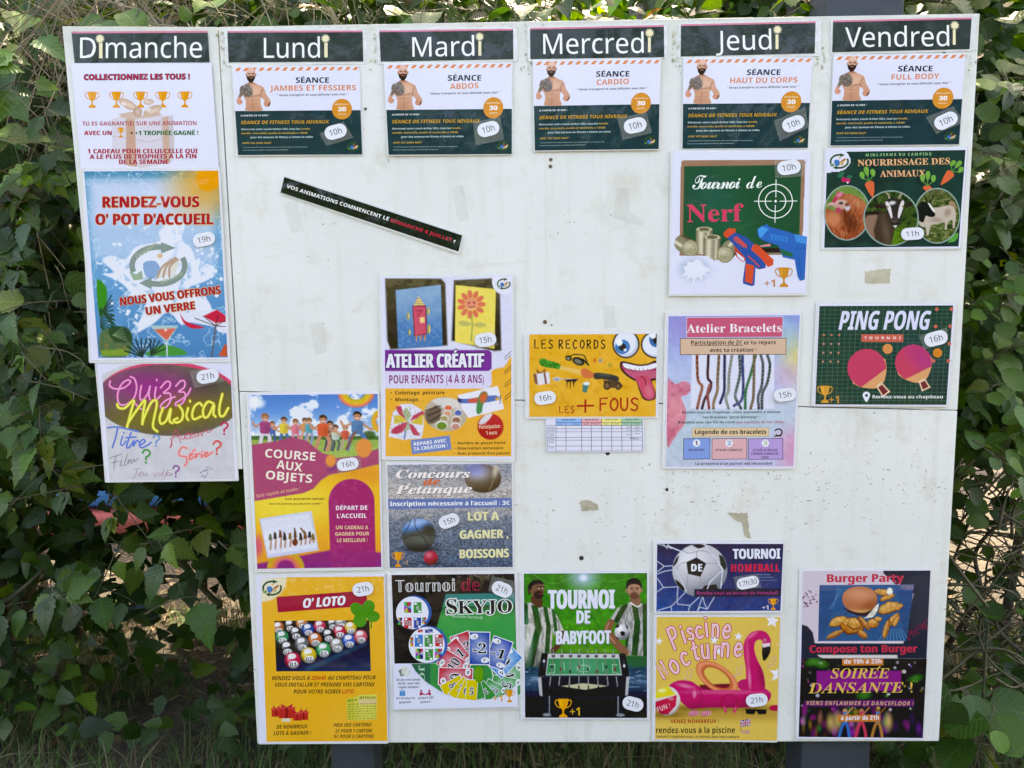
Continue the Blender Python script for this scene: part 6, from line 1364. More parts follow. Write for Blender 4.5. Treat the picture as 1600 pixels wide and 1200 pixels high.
for p in ([(760, 510), (780, 500), (800, 515), (792, 538), (768, 536)], [(730, 455), (756, 450), (750, 475), (726, 480)], [(800, 455), (818, 468), (822, 490), (806, 478)], [(728, 545), (745, 552), (752, 568), (738, 562)]): g.poly(p, '#1c1c22')
# table
g.mix('#0c1418', g.emask(480, 1120, 380, 40, 0, 30)*.6)
g.poly([(175, 668), (800, 668), (832, 838), (145, 842)], '#23252c'); g.poly([(222, 672), (752, 672), (775, 832), (205, 835)], '#c8c8cc'); g.poly([(225, 708), (750, 708), (768, 828), (212, 830)], '#2f8a5a'); g.mix('#5ab088', g.emask(480, 770, 120, 50, 0, 60)*.6)
for p in ([(487, 708), (487, 828)], [(235, 755), (275, 752), (270, 815), (225, 818)], [(740, 755), (702, 752), (708, 815), (755, 818)], [(340, 735), (345, 800)], [(632, 735), (634, 800)], [(214, 829), (768, 827)]): g.line(p, 3.5, '#b8dcc8')
rr_ = np.hypot((g.X-487)/46, (g.Y-783)/26); g.mix('#b8dcc8', 1-sstep(.04, .09, np.abs(rr_-1)))
g.poly([(148, 845), (828, 840), (800, 992), (175, 992)], '#262a34'); g.mix('#15171e', sstep(900, 990, g.Y)*g.pmask([(148, 845), (828, 840), (800, 992), (175, 992)])*.7)
g.poly([(318, 915), (485, 893), (670, 912), (500, 942)], '#c4bf9c'); g.poly([(146, 850), (172, 850), (182, 992), (160, 985)], '#b8b8bc'); g.poly([(832, 842), (808, 846), (800, 985), (820, 982)], '#b8b8bc')
for (x, d) in ((215, 0), (765, 0)): g.poly([(x-30, 992), (x+24, 992), (x+18, 1130), (x-22, 1130)], '#262a34'); g.line([(x+18*(1 if x < 400 else -1), 992), (x+18*(1 if x < 400 else -1), 1120)], 6, '#9aa0a8'); g.ell(x, 1130, 32, 12, '#8c8f96')
for k, x in enumerate((262, 326, 391, 455, 519, 583, 648, 711)):
    x2 = (230, 300, 380, 453, 525, 600, 676, 748)[k]; g.ell(x, 690, 13, 10, '#1c1c22'); g.line([(x, 640), (x, 690)], 4, '#9aa4a0'); g.line([(x, 695), (x+(x2-x)*.55, 835)], 5, '#8a8078'); g.line([(x+(x2-x)*.6, 845), (x2, 945)], 6, '#a0a0a4'); g.line([(x2, 915), (x2-1, 950)], 10, '#1a1a20')
    g.ell(x+(x2-x)*.35, 770+(k % 3)*18, 7, 12, ('#1c2430', '#8a2c24')[k % 2])
g.ell(192, 745, 12, 40, '#3a3c44'); g.ell(192, 728, 8, 10, '#e0e0e4'); g.ell(790, 740, 10, 34, '#3a3c44'); g.ell(792, 762, 8, 12, '#e0e0e4')
g.done()
wt = '#dcdff4'
s.t('TOURNOI', 226, 336, 716, 332, 138, wt, b=.045, sh='#7c8a7c', shd=(0, 7)); s.t('DE', 438, 446, 534, 445, 96, wt, b=.05, sh='#7c8a7c', shd=(0, 9)); s.t('BABYFOOT', 286, 602, 690, 596, 98, wt, b=.05, sh='#6a7c6c', shd=(0, 6))
s.trophy(337, 1010, 124, 140, '#e8a030'); s.t('+1', 388, 1136, 462, 1134, 60, '#d8a83c', b=.03); s.finish()

# ================================================================== Mercredi: records
FX = (810, 510, 5.854)
s = poster('records_table_sheet', 'white printed table of records half tucked under the orange records poster', 'notice sheet', FX, None, [(248, 760), (1148, 760), (1150, 1150), (255, 1150)])
s.z0 += 0; L0, L1 = 262, 1132
for (x0, x1, c_, tx) in ((343, 577, '#8ab8ec', 'Dernier record'), (577, 760, '#e8a8b0', 'Record du jour'), (760, 944, '#ece48c', 'Record de la saison'), (944, 1131, '#9ac8a8', 'Meilleur record')):
    s.rect(x0, 820, x1, 902, c_, dy=0, part='table_print'); m_ = (x0+x1)/2; s.t(tx, m_-60, 858, m_+60, 857, 14, '#2a3040', b=.02)
    s.t('Record', x0+18, 895, x0+64, 895, 10, '#2a3040'); s.t('Champion', x1-84, 895, x1-18, 895, 10, '#2a3040')
ks = '#23242e'
for y in (876, 905, 934, 962, 1012, 1038, 1092, 1137): s.line([((343 if y < 900 else 262), y), (1132, y+1)], 3.6, ks, cap=False, part='table_print')
for x, y0 in ((262, 905), (343, 825), (434, 876), (577, 825), (666, 876), (760, 825), (852, 876), (944, 825), (1034, 876), (1131, 825)): s.line([(x, y0), (x+1, 1137)], 3.6, ks, cap=False, part='table_print')
for y, tx in ((925, '2-3 ans'), (953, '4-5 ans'), (984, 'Minimes'), (1000, 'cadets'), (1030, 'Adulte'), (1060, 'Jongle'), (1112, 'Corde')): s.t(tx, 276, y, 328, y, 10, '#3a3c4c')
for x, y, tx in ((985, 925, '198m'), (1062, 925, 'Gabriel'), (985, 953, '12 m'), (1062, 953, 'Jérôme'), (985, 994, '27 sec'), (1062, 984, 'Manon'), (1015, 1030, '74'), (1055, 1030, 'Equipe')): s.t(tx, x, y, x+44, y, 10, '#3a3c4c')
s.finish()
s = poster('records_poster', 'orange poster reading LES RECORDS LES + FOUS with huge cartoon eyes and tongue', 'poster', FX, [(48, 66), (880, 36), (1278, 62), (1282, 838), (66, 845)], [(96, 72), (1264, 64), (1266, 824), (100, 828)], rad=10)
_t = zbase()
g = s.grid([(98, 74), (1264, 66), (1256, 822), (100, 826)], 1.0)
g.fill('#e3a532'); g.mix('#eeb954', g.n(110, 4)*.7); g.mix('#c98c28', sstep(.6, .75, g.n(50, 8))*.35)
# eyes
for (cx, cy, rx, ry) in ((982, 160, 116, 122), (1256, 165, 130, 118)):
    g.ell(cx, cy, rx+8, ry+8, '#2a2420'); g.ell(cx, cy, rx-6, ry-6, '#dfe4f4'); g.mix('#b4b8cc', g.emask(cx, cy, rx-6, ry-6)*(1-g.emask(cx-16, cy-18, rx-10, ry-6))*.7)
g.ell(950, 186, 68, 66, '#2c6ca4'); g.ell(950, 186, 56, 54, '#3a82bc'); g.ell(950, 188, 34, 34, '#1c2430'); g.ell(920, 145, 30, 32, '#eef2fa'); g.ell(974, 214, 13, 12, '#eef2fa')
m2 = g.emask(1256, 165, 122, 110); g.mix('#2c6ca4', m2*g.emask(1256, 118, 62, 70)); g.mix('#1c2430', m2*g.emask(1262, 118, 36, 42)); g.mix('#eef2fa', m2*g.emask(1228, 82, 28, 28))
# mouth
g.poly([(935, 320), (1000, 325), (1090, 345), (1180, 340), (1262, 315), (1262, 480), (1220, 500), (1255, 600), (1250, 660), (1190, 678), (1140, 660), (1110, 600), (1080, 510), (1040, 485), (975, 440), (930, 380)], '#2a2420', smooth=3)
g.poly([(950, 335), (1000, 340), (1090, 360), (1180, 354), (1258, 330), (1258, 460), (1150, 480), (1050, 470), (985, 428), (945, 380)], '#a83c5c', smooth=2); g.poly([(965, 385), (1050, 410), (1258, 400), (1258, 470), (1100, 480), (1020, 455)], '#c8607c', smooth=2)
g.poly([(955, 335), (1000, 340), (1090, 360), (1180, 354), (1258, 332), (1258, 375), (1180, 395), (1100, 402), (1020, 390), (965, 370)], '#e8e8f4', smooth=2)
for x in range(990, 1260, 38): g.line([(x, 385), (x, 402)], 4, '#8c5068')
g.poly([(1062, 470), (1110, 450), (1170, 450), (1215, 500), (1245, 590), (1240, 650), (1190, 668), (1145, 645), (1118, 590), (1090, 520)], '#d0506c', smooth=3); g.mix('#dc7c8c', g.emask(1190, 590, 30, 60, -15, 20)*.7); g.line([(1120, 455), (1155, 480), (1165, 535)], 7, '#6a2434', 4)
# goggles, peas shot, cannon
g.poly([(190, 310), (230, 292), (270, 310), (330, 325), (385, 350), (375, 388), (300, 378), (240, 372), (200, 350)], '#3f9a3c', smooth=3); g.mix('#1f6a2c', g.pmask([(190, 310), (230, 292), (270, 310), (330, 325), (385, 350), (375, 388), (300, 378), (240, 372), (200, 350)], 2, 3)*(g.n(16, 3) > .5)*.7)
g.poly([(380, 360), (575, 395), (590, 452), (375, 390)], '#ecc27c', soft=5, a=.7); g.poly([(568, 410), (600, 380), (640, 395), (690, 430), (690, 465), (620, 475), (580, 450)], '#d8704c', smooth=3, a=.9)
g.line([(450, 290), (500, 258), (560, 258), (600, 268), (625, 320), (640, 355)], 9, '#2a2826', 4); g.ell(458, 290, 30, 24, '#2a2826', 20); g.ell(456, 292, 16, 13, '#8a8a78', 20); g.ell(548, 318, 58, 36, '#2a2826', 20); g.ell(545, 320, 38, 20, '#787868', 20); g.line([(590, 300), (640, 350)], 14, '#2a2826')
g.poly([(692, 425), (760, 425), (860, 440), (915, 462), (910, 500), (830, 492), (760, 480), (695, 480)], '#3d3f3f', smooth=2); g.mix('#5c5c58', g.emask(780, 442, 80, 10, 6, 6)*.7); g.poly([(775, 490), (920, 500), (955, 540), (940, 562), (790, 560)], '#5a4638'); g.ell(810, 540, 34, 40, '#4a382c'); g.ell(810, 540, 18, 22, '#7c6248'); g.ell(912, 545, 28, 34, '#4a382c'); g.ell(912, 545, 14, 18, '#7c6248')
g.poly([(135, 435), (280, 415), (290, 520), (170, 538)], '#dcd8e0'); g.poly([(135, 435), (165, 430), (180, 535), (150, 520)], '#8a5c4c'); g.poly([(228, 424), (244, 422), (262, 524), (246, 528)], '#7a4a3c')
for p in ([(170, 400), (200, 425), (240, 395)], [(180, 430), (170, 395)], [(205, 425), (240, 400), (245, 425)]): g.line(p, 9, '#8a4a3c', 3)
g.ell(352, 482, 36, 19, '#c8ccd8'); g.ell(350, 484, 26, 11, '#8a90a0'); g.line([(388, 480), (545, 484)], 9, '#b0acb0')
g.poly([(418, 488), (545, 478), (530, 500), (515, 510), (505, 560), (495, 500), (480, 505), (475, 580), (468, 505), (450, 510), (445, 560), (438, 500)], '#3a2c24')
g.poly([(590, 520), (650, 515), (625, 600), (598, 606), (584, 590)], '#3f7c78'); g.ell(622, 522, 30, 16, '#e0e4ea')
g.done()
k_ = '#231c16'
def cap_strokes(letters, x, y, h, wd, gap, wid, c, dy=0.0):
    G = {'L': [[(0, 0), (0, 1), (.8, .96)]], 'E': [[(.8, 0), (0, .03), (0, 1), (.85, .97)], [(0, .5), (.65, .47)]], 'S': [[(.8, .1), (.4, 0), (.05, .2), (.3, .45), (.7, .6), (.75, .85), (.4, 1), (0, .9)]], 'R': [[(0, 1), (0, 0)], [(0, .03), (.6, .05), (.7, .3), (.4, .5), (0, .53)], [(.2, .53), (.8, 1)]], 'C': [[(.8, .15), (.5, 0), (.1, .3), (.05, .65), (.35, 1), (.8, .9)]], 'O': [[(.45, 0), (.05, .3), (.05, .75), (.45, 1), (.85, .7), (.85, .25), (.45, 0)]], 'D': [[(0, 0), (0, 1)], [(0, 0), (.6, .1), (.85, .5), (.6, .9), (0, 1)]], 'F': [[(.85, 0), (0, .03), (0, 1)], [(0, .5), (.65, .45)]], 'U': [[(0, 0), (.03, .7), (.4, 1), (.78, .75), (.8, 0)]], '+': [[(.5, 0), (.5, 1)], [(0, .5), (1, .47)]]}
    curved = 'SCOUDR'
    for ch in letters:
        if ch != ' ':
            for p in G[ch]:
                P = [(x+a*wd, y-h+b*h+dy) for a, b in p]; s.line(P, wid, c, smooth=(4 if ch in curved and len(P) > 3 else 0), part='lettering')
            x += wd+gap
        else: x += wd*.75
cap_strokes('LES RECORDS', 150, 200, 76, 40, 24, 11, k_); cap_strokes('LES', 378, 788, 60, 36, 14, 9, '#b0342a'); cap_strokes('+', 540, 780, 108, 145, 0, 18, '#b0342a'); cap_strokes('FOUS', 748, 766, 112, 74, 20, 17, '#b23a2e')
for (ch, x, y, c_) in (('A', 682, 330, '#c8402c'), ('B', 735, 330, '#6a8aa0'), ('C', 778, 345, '#d89a3c'), ('D', 820, 372, '#8a9a3c')): s.t(ch, x, y, x+30, y-3, 34, c_, sk=.15)
s.finish()

# ================================================================== Jeudi: toy blaster
FN = (1030, 230, 5.0)
s = poster('target_game_poster', 'green blackboard poster reading Tournoi de Nerf with tin cans and toy blasters', 'poster', FN, [(88, 25), (1184, 20), (1150, 1158), (70, 1162)], [(104, 36), (1174, 32), (1138, 1142), (80, 1150)], mat=M_PLAIN, rad=6)
g = s.grid([(110, 95), (1150, 90), (1135, 860), (100, 870)], 1.0)
g.fill(PAPER); m = g.pmask([(165, 115), (185, 102), (1125, 98), (1140, 112), (1112, 845), (150, 850)], 3); g.mix('#a37c66', m); g.mix('#8c6650', m*g.n(50, 3, 3, .2, 2)*.4); g.mix('#1f5a40', g.pmask([(192, 152), (1105, 140), (1085, 825), (180, 830)], 4)); mm = g.pmask([(192, 152), (1105, 140), (1085, 825), (180, 830)], 3); g.mix('#17483c', mm*g.n(130, 5)*.5); g.mix('#1c6080', mm*g.emask(420, 420, 130, 190, -40, 150)*.25); g.mix('#3f7a4a', mm*g.emask(560, 560, 120, 200, -40, 150)*.25)
g.clip(m); g.done()
s.poly([(780, 770), (860, 755), (866, 775), (790, 780)], '#d88a98'); s.poly([(780, 790), (1010, 790), (1000, 822), (790, 820)], '#3c2e2a')
s.t('Tournoi', 256, 330, 632, 324, 122, '#e8f0ea', st='script', sp=.82); s.t('de', 676, 325, 800, 318, 112, '#e8f0ea', st='script', b=-.012)
s.t('Nerf', 214, 586, 656, 578, 140, '#d94a68', st='serifb', b=.02)
for r in (132, 80): s.ring(903, 424, r, r, 7, '#e6efe8', part='target_picture', n=56)
for p in ([(740, 424), (872, 424)], [(938, 424), (1070, 422)], [(908, 256), (906, 392)], [(902, 456), (899, 590)]): s.line(p, 6, '#e6efe8', part='target_picture')
s.ell(904, 424, 10, 10, '#e6efe8', part='target_picture')
def can(cx, cy, w, h, a, front=True):
    k = math.radians(a); hw, hh = w/2, h/2
    x0, y0, x1, y1 = cx-w*.9, cy-h*.9, cx+w*.9, cy+h*.9
    g = s.grid([(x0, y0), (x1, y0), (x1, y1), (x0, y1)], 0.9, 'can_picture')
    X = (g.X-cx)*math.cos(k)+(g.Y-cy)*math.sin(k); Y = -(g.X-cx)*math.sin(k)+(g.Y-cy)*math.cos(k)
    body = (np.abs(X) < hw)*(np.abs(Y) < hh-hw*.3)+0.0; ee = lambda yy, rr=1.0: (1-sstep(.95, 1.03, np.sqrt((X/(hw*rr))**2+((Y-yy)/(hw*.34*rr))**2)))
    g.fill('#9c937c'); g.mix('#d9d2b8', sstep(.5, 0, np.abs(X/hw+.35))); g.mix('#5c5442', sstep(.55, 1, X/hw)); g.mix('#6c644e', sstep(.6, 1, -X/hw)*.8); g.mix('#e8e4d0', sstep(.2, 0, np.abs(X/hw-.45))*.7)
    g.mix('#7c745c', (np.sin(Y*.35) > .55)*.35)
    g.mix('#8c8468', ee(-(hh-hw*.3))); g.mix('#c4bc9c', ee(-(hh-hw*.3), .86)); g.mix('#57503c', ee(-(hh-hw*.3), .62)*.8)
    g.clip(np.maximum.reduce([body, ee(-(hh-hw*.3)), ee(hh-hw*.3)])); g.done()
can(348, 730, 138, 215, 0); can(408, 785, 140, 205, 2)
def lying(cx, cy, r, dx, dy):
    g = s.grid([(cx-r*2.3, cy-r*1.8), (cx+r*2.3, cy-r*1.8), (cx+r*2.3, cy+r*1.6), (cx-r*2.3, cy+r*1.6)], 0.9, 'can_picture')
    g.fill('#8c846c'); d = ((g.X-cx)*dy-(g.Y-cy)*dx)/math.hypot(dx, dy)/r; g.mix('#ddd6bc', sstep(.35, 0, np.abs(d-.3))); g.mix('#4c4636', sstep(.4, 1, -d))
    bm = np.zeros(len(g.X))
    for t_ in np.linspace(0, 1, 12): bm = np.maximum(bm, g.emask(cx+dx*t_, cy+dy*t_, r, r*1.05))
    q = np.hypot(g.X-cx, g.Y-cy)/r; em = g.emask(cx, cy, r, r*1.05); g.mix('#b4ac8c', em); g.mix('#6c644c', em*(np.sin(q*24) > .5)*.7); g.mix('#e0dac4', em*g.emask(cx-r*.2, cy-r*.3, r*.5, r*.3, 0, r*.3)*.6); g.mix('#57503c', em*sstep(.9, 1, q)*.8)
    g.clip(bm); g.done()
lying(240, 790, 66, -62, -38); lying(510, 838, 66, 40, -44)
# jagged hole
g = s.grid([(110, 850), (480, 850), (480, 1140), (110, 1140)], 1.2); g.fill(PAPER); g.mix('#8fa6bc', g.emask(270, 955, 95, 70, 0, 62)*.85); g.clip(g.emask(280, 970, 185, 140)); g.done()
s.poly([(215, 895), (262, 900), (290, 872), (322, 890), (345, 925), (412, 965), (365, 972), (350, 990), (400, 1008), (330, 1000), (340, 1050), (300, 1010), (275, 1030), (268, 1105), (255, 1015), (200, 1035), (225, 1000), (170, 1015), (200, 975), (185, 935), (215, 925)], '#dfe1f2', part='hole_picture')
for p in ([(270, 1080), (275, 1138)], [(335, 1030), (360, 1115)], [(180, 1010), (138, 1028)], [(400, 965), (455, 966)], [(380, 1000), (420, 1020)], [(190, 930), (160, 900)]): s.line(p, 3, '#6a7c94', taper=True, part='hole_picture')
bl_, og = '#35569c', '#d9563e'
B_ = 'blaster_picture'
s.poly([(580, 710), (640, 800), (700, 860), (650, 900), (600, 860), (585, 810)], '#c24a3a', part=B_); s.poly([(598, 820), (660, 870), (655, 895), (610, 860)], PAPER, part=B_)
s.poly([(520, 700), (590, 668), (680, 705), (735, 758), (740, 800), (790, 840), (828, 905), (825, 945), (770, 955), (748, 940), (738, 1080), (712, 1085), (650, 1065), (648, 1040), (672, 868), (600, 790)], bl_, part=B_)
s.poly([(498, 670), (540, 632), (575, 640), (582, 632), (592, 640), (592, 665), (525, 712), (500, 690)], og, part=B_); s.poly([(672, 910), (738, 925), (722, 1070), (665, 1050)], og, part=B_); s.poly([(732, 758), (770, 768), (888, 880), (885, 920), (845, 938), (790, 870), (712, 800)], og, part=B_); s.line([(690, 850), (775, 930)], 9, og, part=B_)
s.poly([(578, 702), (605, 700), (680, 768), (678, 790), (655, 785), (580, 730)], og, part=B_)
for k in range(4): s.line([(590+k*21, 710+k*18), (600+k*21, 728+k*18), (592+k*21, 735+k*18)], 6, bl_, part=B_)
b2 = '#2468b4'
s.poly([(765, 640), (800, 615), (822, 612), (830, 600), (842, 605), (848, 622), (990, 660), (1050, 680), (1148, 700), (1130, 1035), (1092, 1045), (1075, 1010), (1052, 880), (960, 860), (925, 770), (800, 728), (770, 700), (760, 660)], b2, part=B_)
s.poly([(935, 790), (960, 845), (1040, 860), (1035, 828), (960, 800)], '#2d6a4c', part=B_); s.poly([(862, 680), (1000, 705), (995, 745), (870, 725)], '#2f80cc', part=B_)
for k in range(4): s.line([(885+k*28, 695+k*5), (898+k*28, 708+k*5), (885+k*28, 720+k*5)], 6, '#1c5494', part=B_)
s.poly([(765, 640), (800, 620), (850, 640), (800, 700), (780, 712)], '#3a96dc', part=B_); s.poly([(1050, 680), (1148, 700), (1145, 760), (1060, 740)], '#3a8cd4', part=B_); s.line([(1060, 790), (1140, 790)], 5, '#1c5494', part=B_); s.line([(1080, 840), (1100, 1010)], 5, '#1c5494', part=B_)
s.t('+1', 816, 1092, 900, 1090, 56, '#c9864c', b=.03); s.trophy(968, 940, 134, 152, '#cf8d3c'); s.finish()

# ================================================================== Vendredi: feeding the animals
FA = (1270, 225, 6.154)
s = poster('animal_feeding_poster', 'dark green poster reading NOURRISSAGE DES ANIMAUX with a hen and two goats', 'poster', FA, [(108, 38), (1490, 22), (1428, 1012), (74, 1022)], [(122, 48), (1472, 34), (1412, 1000), (92, 1008)], mat=M_PLAIN, rad=8)
g = s.grid([(135, 80), (1460, 58), (1396, 984), (108, 1000)], 1.4); g.fill('#22403a'); g.mix('#35524e', g.n(70, 3, 4)*.5); g.mix('#1a2c30', sstep(.5, .8, g.n(150, 8))*.5); g.done()
g = s.grid([(124, 62), (380, 58), (372, 300), (122, 300)], 1.6); g.fill(PAPER); g.clip(np.maximum(g.emask(215, 160, 148, 115), (g.X < 240)*(g.Y < 130)+(g.X < 175)*(g.Y < 285)*1.0+(g.X < 330)*(g.Y < 84))); g.done()
s.logo(250, 170, 88, 66)
s.t('MINI-FERME DU CAMPING', 504, 122, 1132, 110, 26, '#8fc38c', b=.03, sp=1.3)
s.t('NOURRISSAGE DES', 428, 214, 1312, 194, 62, '#e9b487', st='serifb', b=.012, sh='#8a5a44', shd=(-4, 2)); s.t('ANIMAUX', 642, 318, 1076, 310, 62, '#e9b487', st='serifb', b=.012, sh='#8a5a44', shd=(-4, 2))
def carrot(x, y, L, w, a, part='carrot_picture', half=False):
    part = '%s#%d' % (part, len(s.boxes)); k = math.radians(a); R = lambda u, v: (x+u*math.cos(k)-v*math.sin(k), y+u*math.sin(k)+v*math.cos(k))
    s.poly([R(-w*.5, w*.25), R(-w*.3, 0), R(w*.3, 0), R(w*.5, w*.25), R(w*.32, L*.6), R(w*.05, L), R(-w*.05, L), R(-w*.32, L*.6)], '#dc6a48', part=part)
    for u, h_ in ((-.55, -.85), (0, -1.25), (.6, -.85)):
        s.line([R(0, 0), R(w*u, w*h_*.6)], w*.08, '#5e9a48', part=part)
        s.poly([R(w*u-w*.08, w*h_*.5), R(w*(u-.26), w*(h_-.0)), R(w*(u-.1), w*(h_-.3)), R(w*(u+.16), w*(h_-.3)), R(w*(u+.28), w*(h_+.05)), R(w*(u+.1), w*h_*.5)], '#6fa84e', smooth=2, part=part)
carrot(535, 362, 160, 92, -14); carrot(1330, 268, 165, 86, 40); carrot(1095, 402, 60, 90, 2)
s.poly([(232, 318), (262, 272), (306, 275), (285, 310), (300, 330), (262, 325)], '#2f6e54', smooth=2); s.poly([(318, 325), (345, 298), (380, 318), (350, 335)], '#2f6e54', smooth=2); s.ell(296, 346, 24, 24, '#b83060'); s.ell(335, 355, 22, 22, '#c83a6c'); s.ell(330, 374, 10, 8, '#e8e0ea')
s.poly([(1296, 960), (1305, 910), (1345, 875), (1392, 852), (1385, 905), (1350, 940), (1305, 945), (1292, 968)], '#4fa048', smooth=2)
RIM = '#8ba39a'
# hen
s.ell(325, 664, 222, 266, RIM, n=60, part='hen_picture'); g = s.grid([(118, 400), (548, 400), (548, 930), (118, 930)], 0.85, 'hen_picture')
g.fill('#5e8240'); g.mix('#86a05c', g.n(60, 3)*.8); g.mix('#3f6430', sstep(.55, .7, g.n(90, 6))*.5); g.mix('#7a5a48', sstep(600, 700, g.Y)*(g.X < 170)*.5)
hb = [(215, 540), (260, 490), (330, 480), (430, 510), (500, 570), (560, 660), (560, 930), (120, 930), (118, 640), (180, 640), (270, 660), (260, 620)]
m = g.pmask(hb, 3, 2); g.mix('#a8563c', m); g.mix('#c47a54', m*sstep(.45, .7, g.n(30, 4, 3, 2.2, .7))*.8); g.mix('#6e3426', m*sstep(.55, .7, g.n(24, 8, 3, 2.6, .8))*.7); g.mix('#3f2420', m*g.emask(350, 740, 60, 110, -25, 60)*.6); g.mix('#c9805c', m*g.emask(190, 720, 80, 70, 0, 40)*.9); g.mix('#d49a74', m*g.emask(420, 560, 100, 40, 30, 50)*.5)
g.poly([(185, 560), (200, 520), (225, 480), (240, 455), (262, 470), (290, 475), (280, 500), (240, 520), (220, 570)], '#c23a5c', smooth=2); g.mix('#e0a0b0', g.emask(255, 490, 34, 22, -30, 16)*.7)
g.ell(270, 580, 60, 44, '#cfaea4', 0, 14); g.ell(250, 600, 50, 34, '#c4968c', 10, 12); g.ell(268, 570, 22, 15, '#6a5040'); g.ell(268, 570, 11, 11, '#1a1414'); g.ell(264, 566, 3, 3, '#ffffff'); g.poly([(130, 592), (170, 562), (215, 575), (210, 600), (160, 602), (132, 602)], '#c9a49a', smooth=2); g.poly([(130, 595), (165, 590), (205, 600), (160, 606)], '#8c6a64'); g.ell(242, 640, 30, 26, '#b8485c', 20, 8); g.ell(330, 610, 26, 34, '#c8bcc0', 0, 10); g.ell(325, 585, 22, 18, '#7c4a3c', 0, 10)
g.clip(g.emask(325, 664, 214, 257)); g.done()
# goat right
s.ell(1190, 690, 222, 268, RIM, n=60, part='goat_picture'); g = s.grid([(965, 420), (1412, 420), (1412, 962), (965, 962)], 0.85, 'goat_picture')
g.fill('#4a5c34'); g.mix('#8a8a5c', sstep(.45, .75, g.n(26, 3, 4, 1, 2))*.8); g.mix('#2c3a24', sstep(.5, .7, g.n(40, 7))*.6); g.mix('#7a6a54', sstep(560, 440, g.Y)*g.n(30, 5)*.8); g.grain(8, .35, 5)
wh = '#c2b4a4'
g.poly([(1105, 620), (1200, 610), (1290, 590), (1350, 600), (1370, 660), (1368, 720), (1355, 810), (1340, 800), (1335, 730), (1290, 760), (1282, 822), (1262, 815), (1262, 750), (1190, 775), (1130, 780), (1110, 870), (1090, 880), (1080, 800), (1050, 800), (1010, 760), (1040, 700)], wh, smooth=2, soft=4)
g.mix('#8c7868', g.emask(1290, 660, 30, 40, 20, 20)*.6); g.mix('#8c7868', g.emask(1180, 730, 60, 24, 0, 20)*.5); g.poly([(1300, 590), (1310, 550), (1345, 550), (1372, 600), (1360, 640), (1340, 600)], '#a08468', smooth=2)
g.poly([(1015, 580), (1050, 555), (1100, 570), (1130, 610), (1170, 670), (1160, 700), (1110, 700), (1080, 690), (1060, 750), (1020, 740), (1000, 660)], '#1e1c1e', smooth=2, soft=4); g.poly([(1100, 570), (1120, 575), (1170, 650), (1150, 650)], '#e8e4e0', smooth=2)
for p in ([(1090, 560), (1085, 530), (1065, 505)], [(1110, 560), (1140, 540), (1150, 500)]): g.line(p, 12, '#3a302a', 4)
g.clip(g.emask(1190, 690, 214, 259)); g.done()
# goat middle
s.ell(748, 714, 266, 268, RIM, n=64, part='goat_picture'); g = s.grid([(480, 444), (1016, 444), (1016, 986), (480, 986)], 0.85, 'goat_picture')
g.fill('#42562f'); g.mix('#8a9a74', sstep(.5, .75, g.n(22, 3, 4, 2.2, .8))*.8*sstep(900, 500, g.X+.2*g.Y)); g.mix('#1f2c1e', sstep(.48, .7, g.n(46, 6))*.7); g.mix('#5f8a30', sstep(760, 860, g.Y)*(g.X > 730)*.8); g.grain(8, .35, 7)
g.poly([(490, 700), (560, 660), (680, 650), (760, 740), (780, 820), (740, 980), (600, 980), (520, 860)], '#4c3e36', smooth=2, soft=5); g.poly([(490, 720), (560, 680), (620, 690), (580, 830), (600, 930), (560, 940), (500, 830)], '#9c7866', smooth=2, soft=14, a=.85); g.mix('#2c2422', g.emask(570, 665, 80, 16, 0, 10)*.8); g.mix('#6e6252', g.emask(700, 840, 30, 110, -12, 40)*.7)
for p in ([(735, 540), (722, 490), (700, 470)], [(815, 540), (835, 500), (850, 475)]): g.line(p, 20, '#8a8068', 4); g.line(p, 7, '#b8ac90', 4, a=.7)
g.poly([(700, 590), (620, 575), (560, 585), (600, 615), (690, 625)], '#3a3230', smooth=2); g.poly([(870, 580), (940, 555), (985, 570), (940, 600), (870, 610)], '#3a3230', smooth=2)
g.poly([(690, 560), (740, 525), (830, 530), (875, 560), (870, 620), (850, 700), (835, 770), (800, 800), (765, 790), (735, 740), (712, 660)], '#3c3836', smooth=3, soft=4)
g.poly([(692, 565), (715, 555), (745, 610), (762, 700), (750, 720), (720, 640)], '#ddd6d6', smooth=2); g.poly([(872, 550), (850, 548), (825, 610), (812, 690), (825, 715), (862, 620)], '#ddd6d6', smooth=2); g.ell(758, 568, 34, 18, '#cfcaca', -10, 8)
g.ell(715, 605, 11, 7, '#9a7c3c'); g.ell(862, 600, 11, 7, '#9a7c3c'); g.ell(715, 605, 6, 4, '#141010'); g.ell(862, 600, 6, 4, '#141010')
g.ell(780, 730, 32, 28, '#5a4c4a'); g.ell(768, 722, 6, 8, '#1c1616'); g.ell(794, 722, 6, 8, '#1c1616'); g.line([(750, 768), (782, 775), (810, 765)], 5, '#241c1c', 4); g.poly([(765, 785), (810, 782), (790, 810)], '#cfcac8')
g.clip(g.emask(748, 714, 257, 259)); g.done()
s.finish()

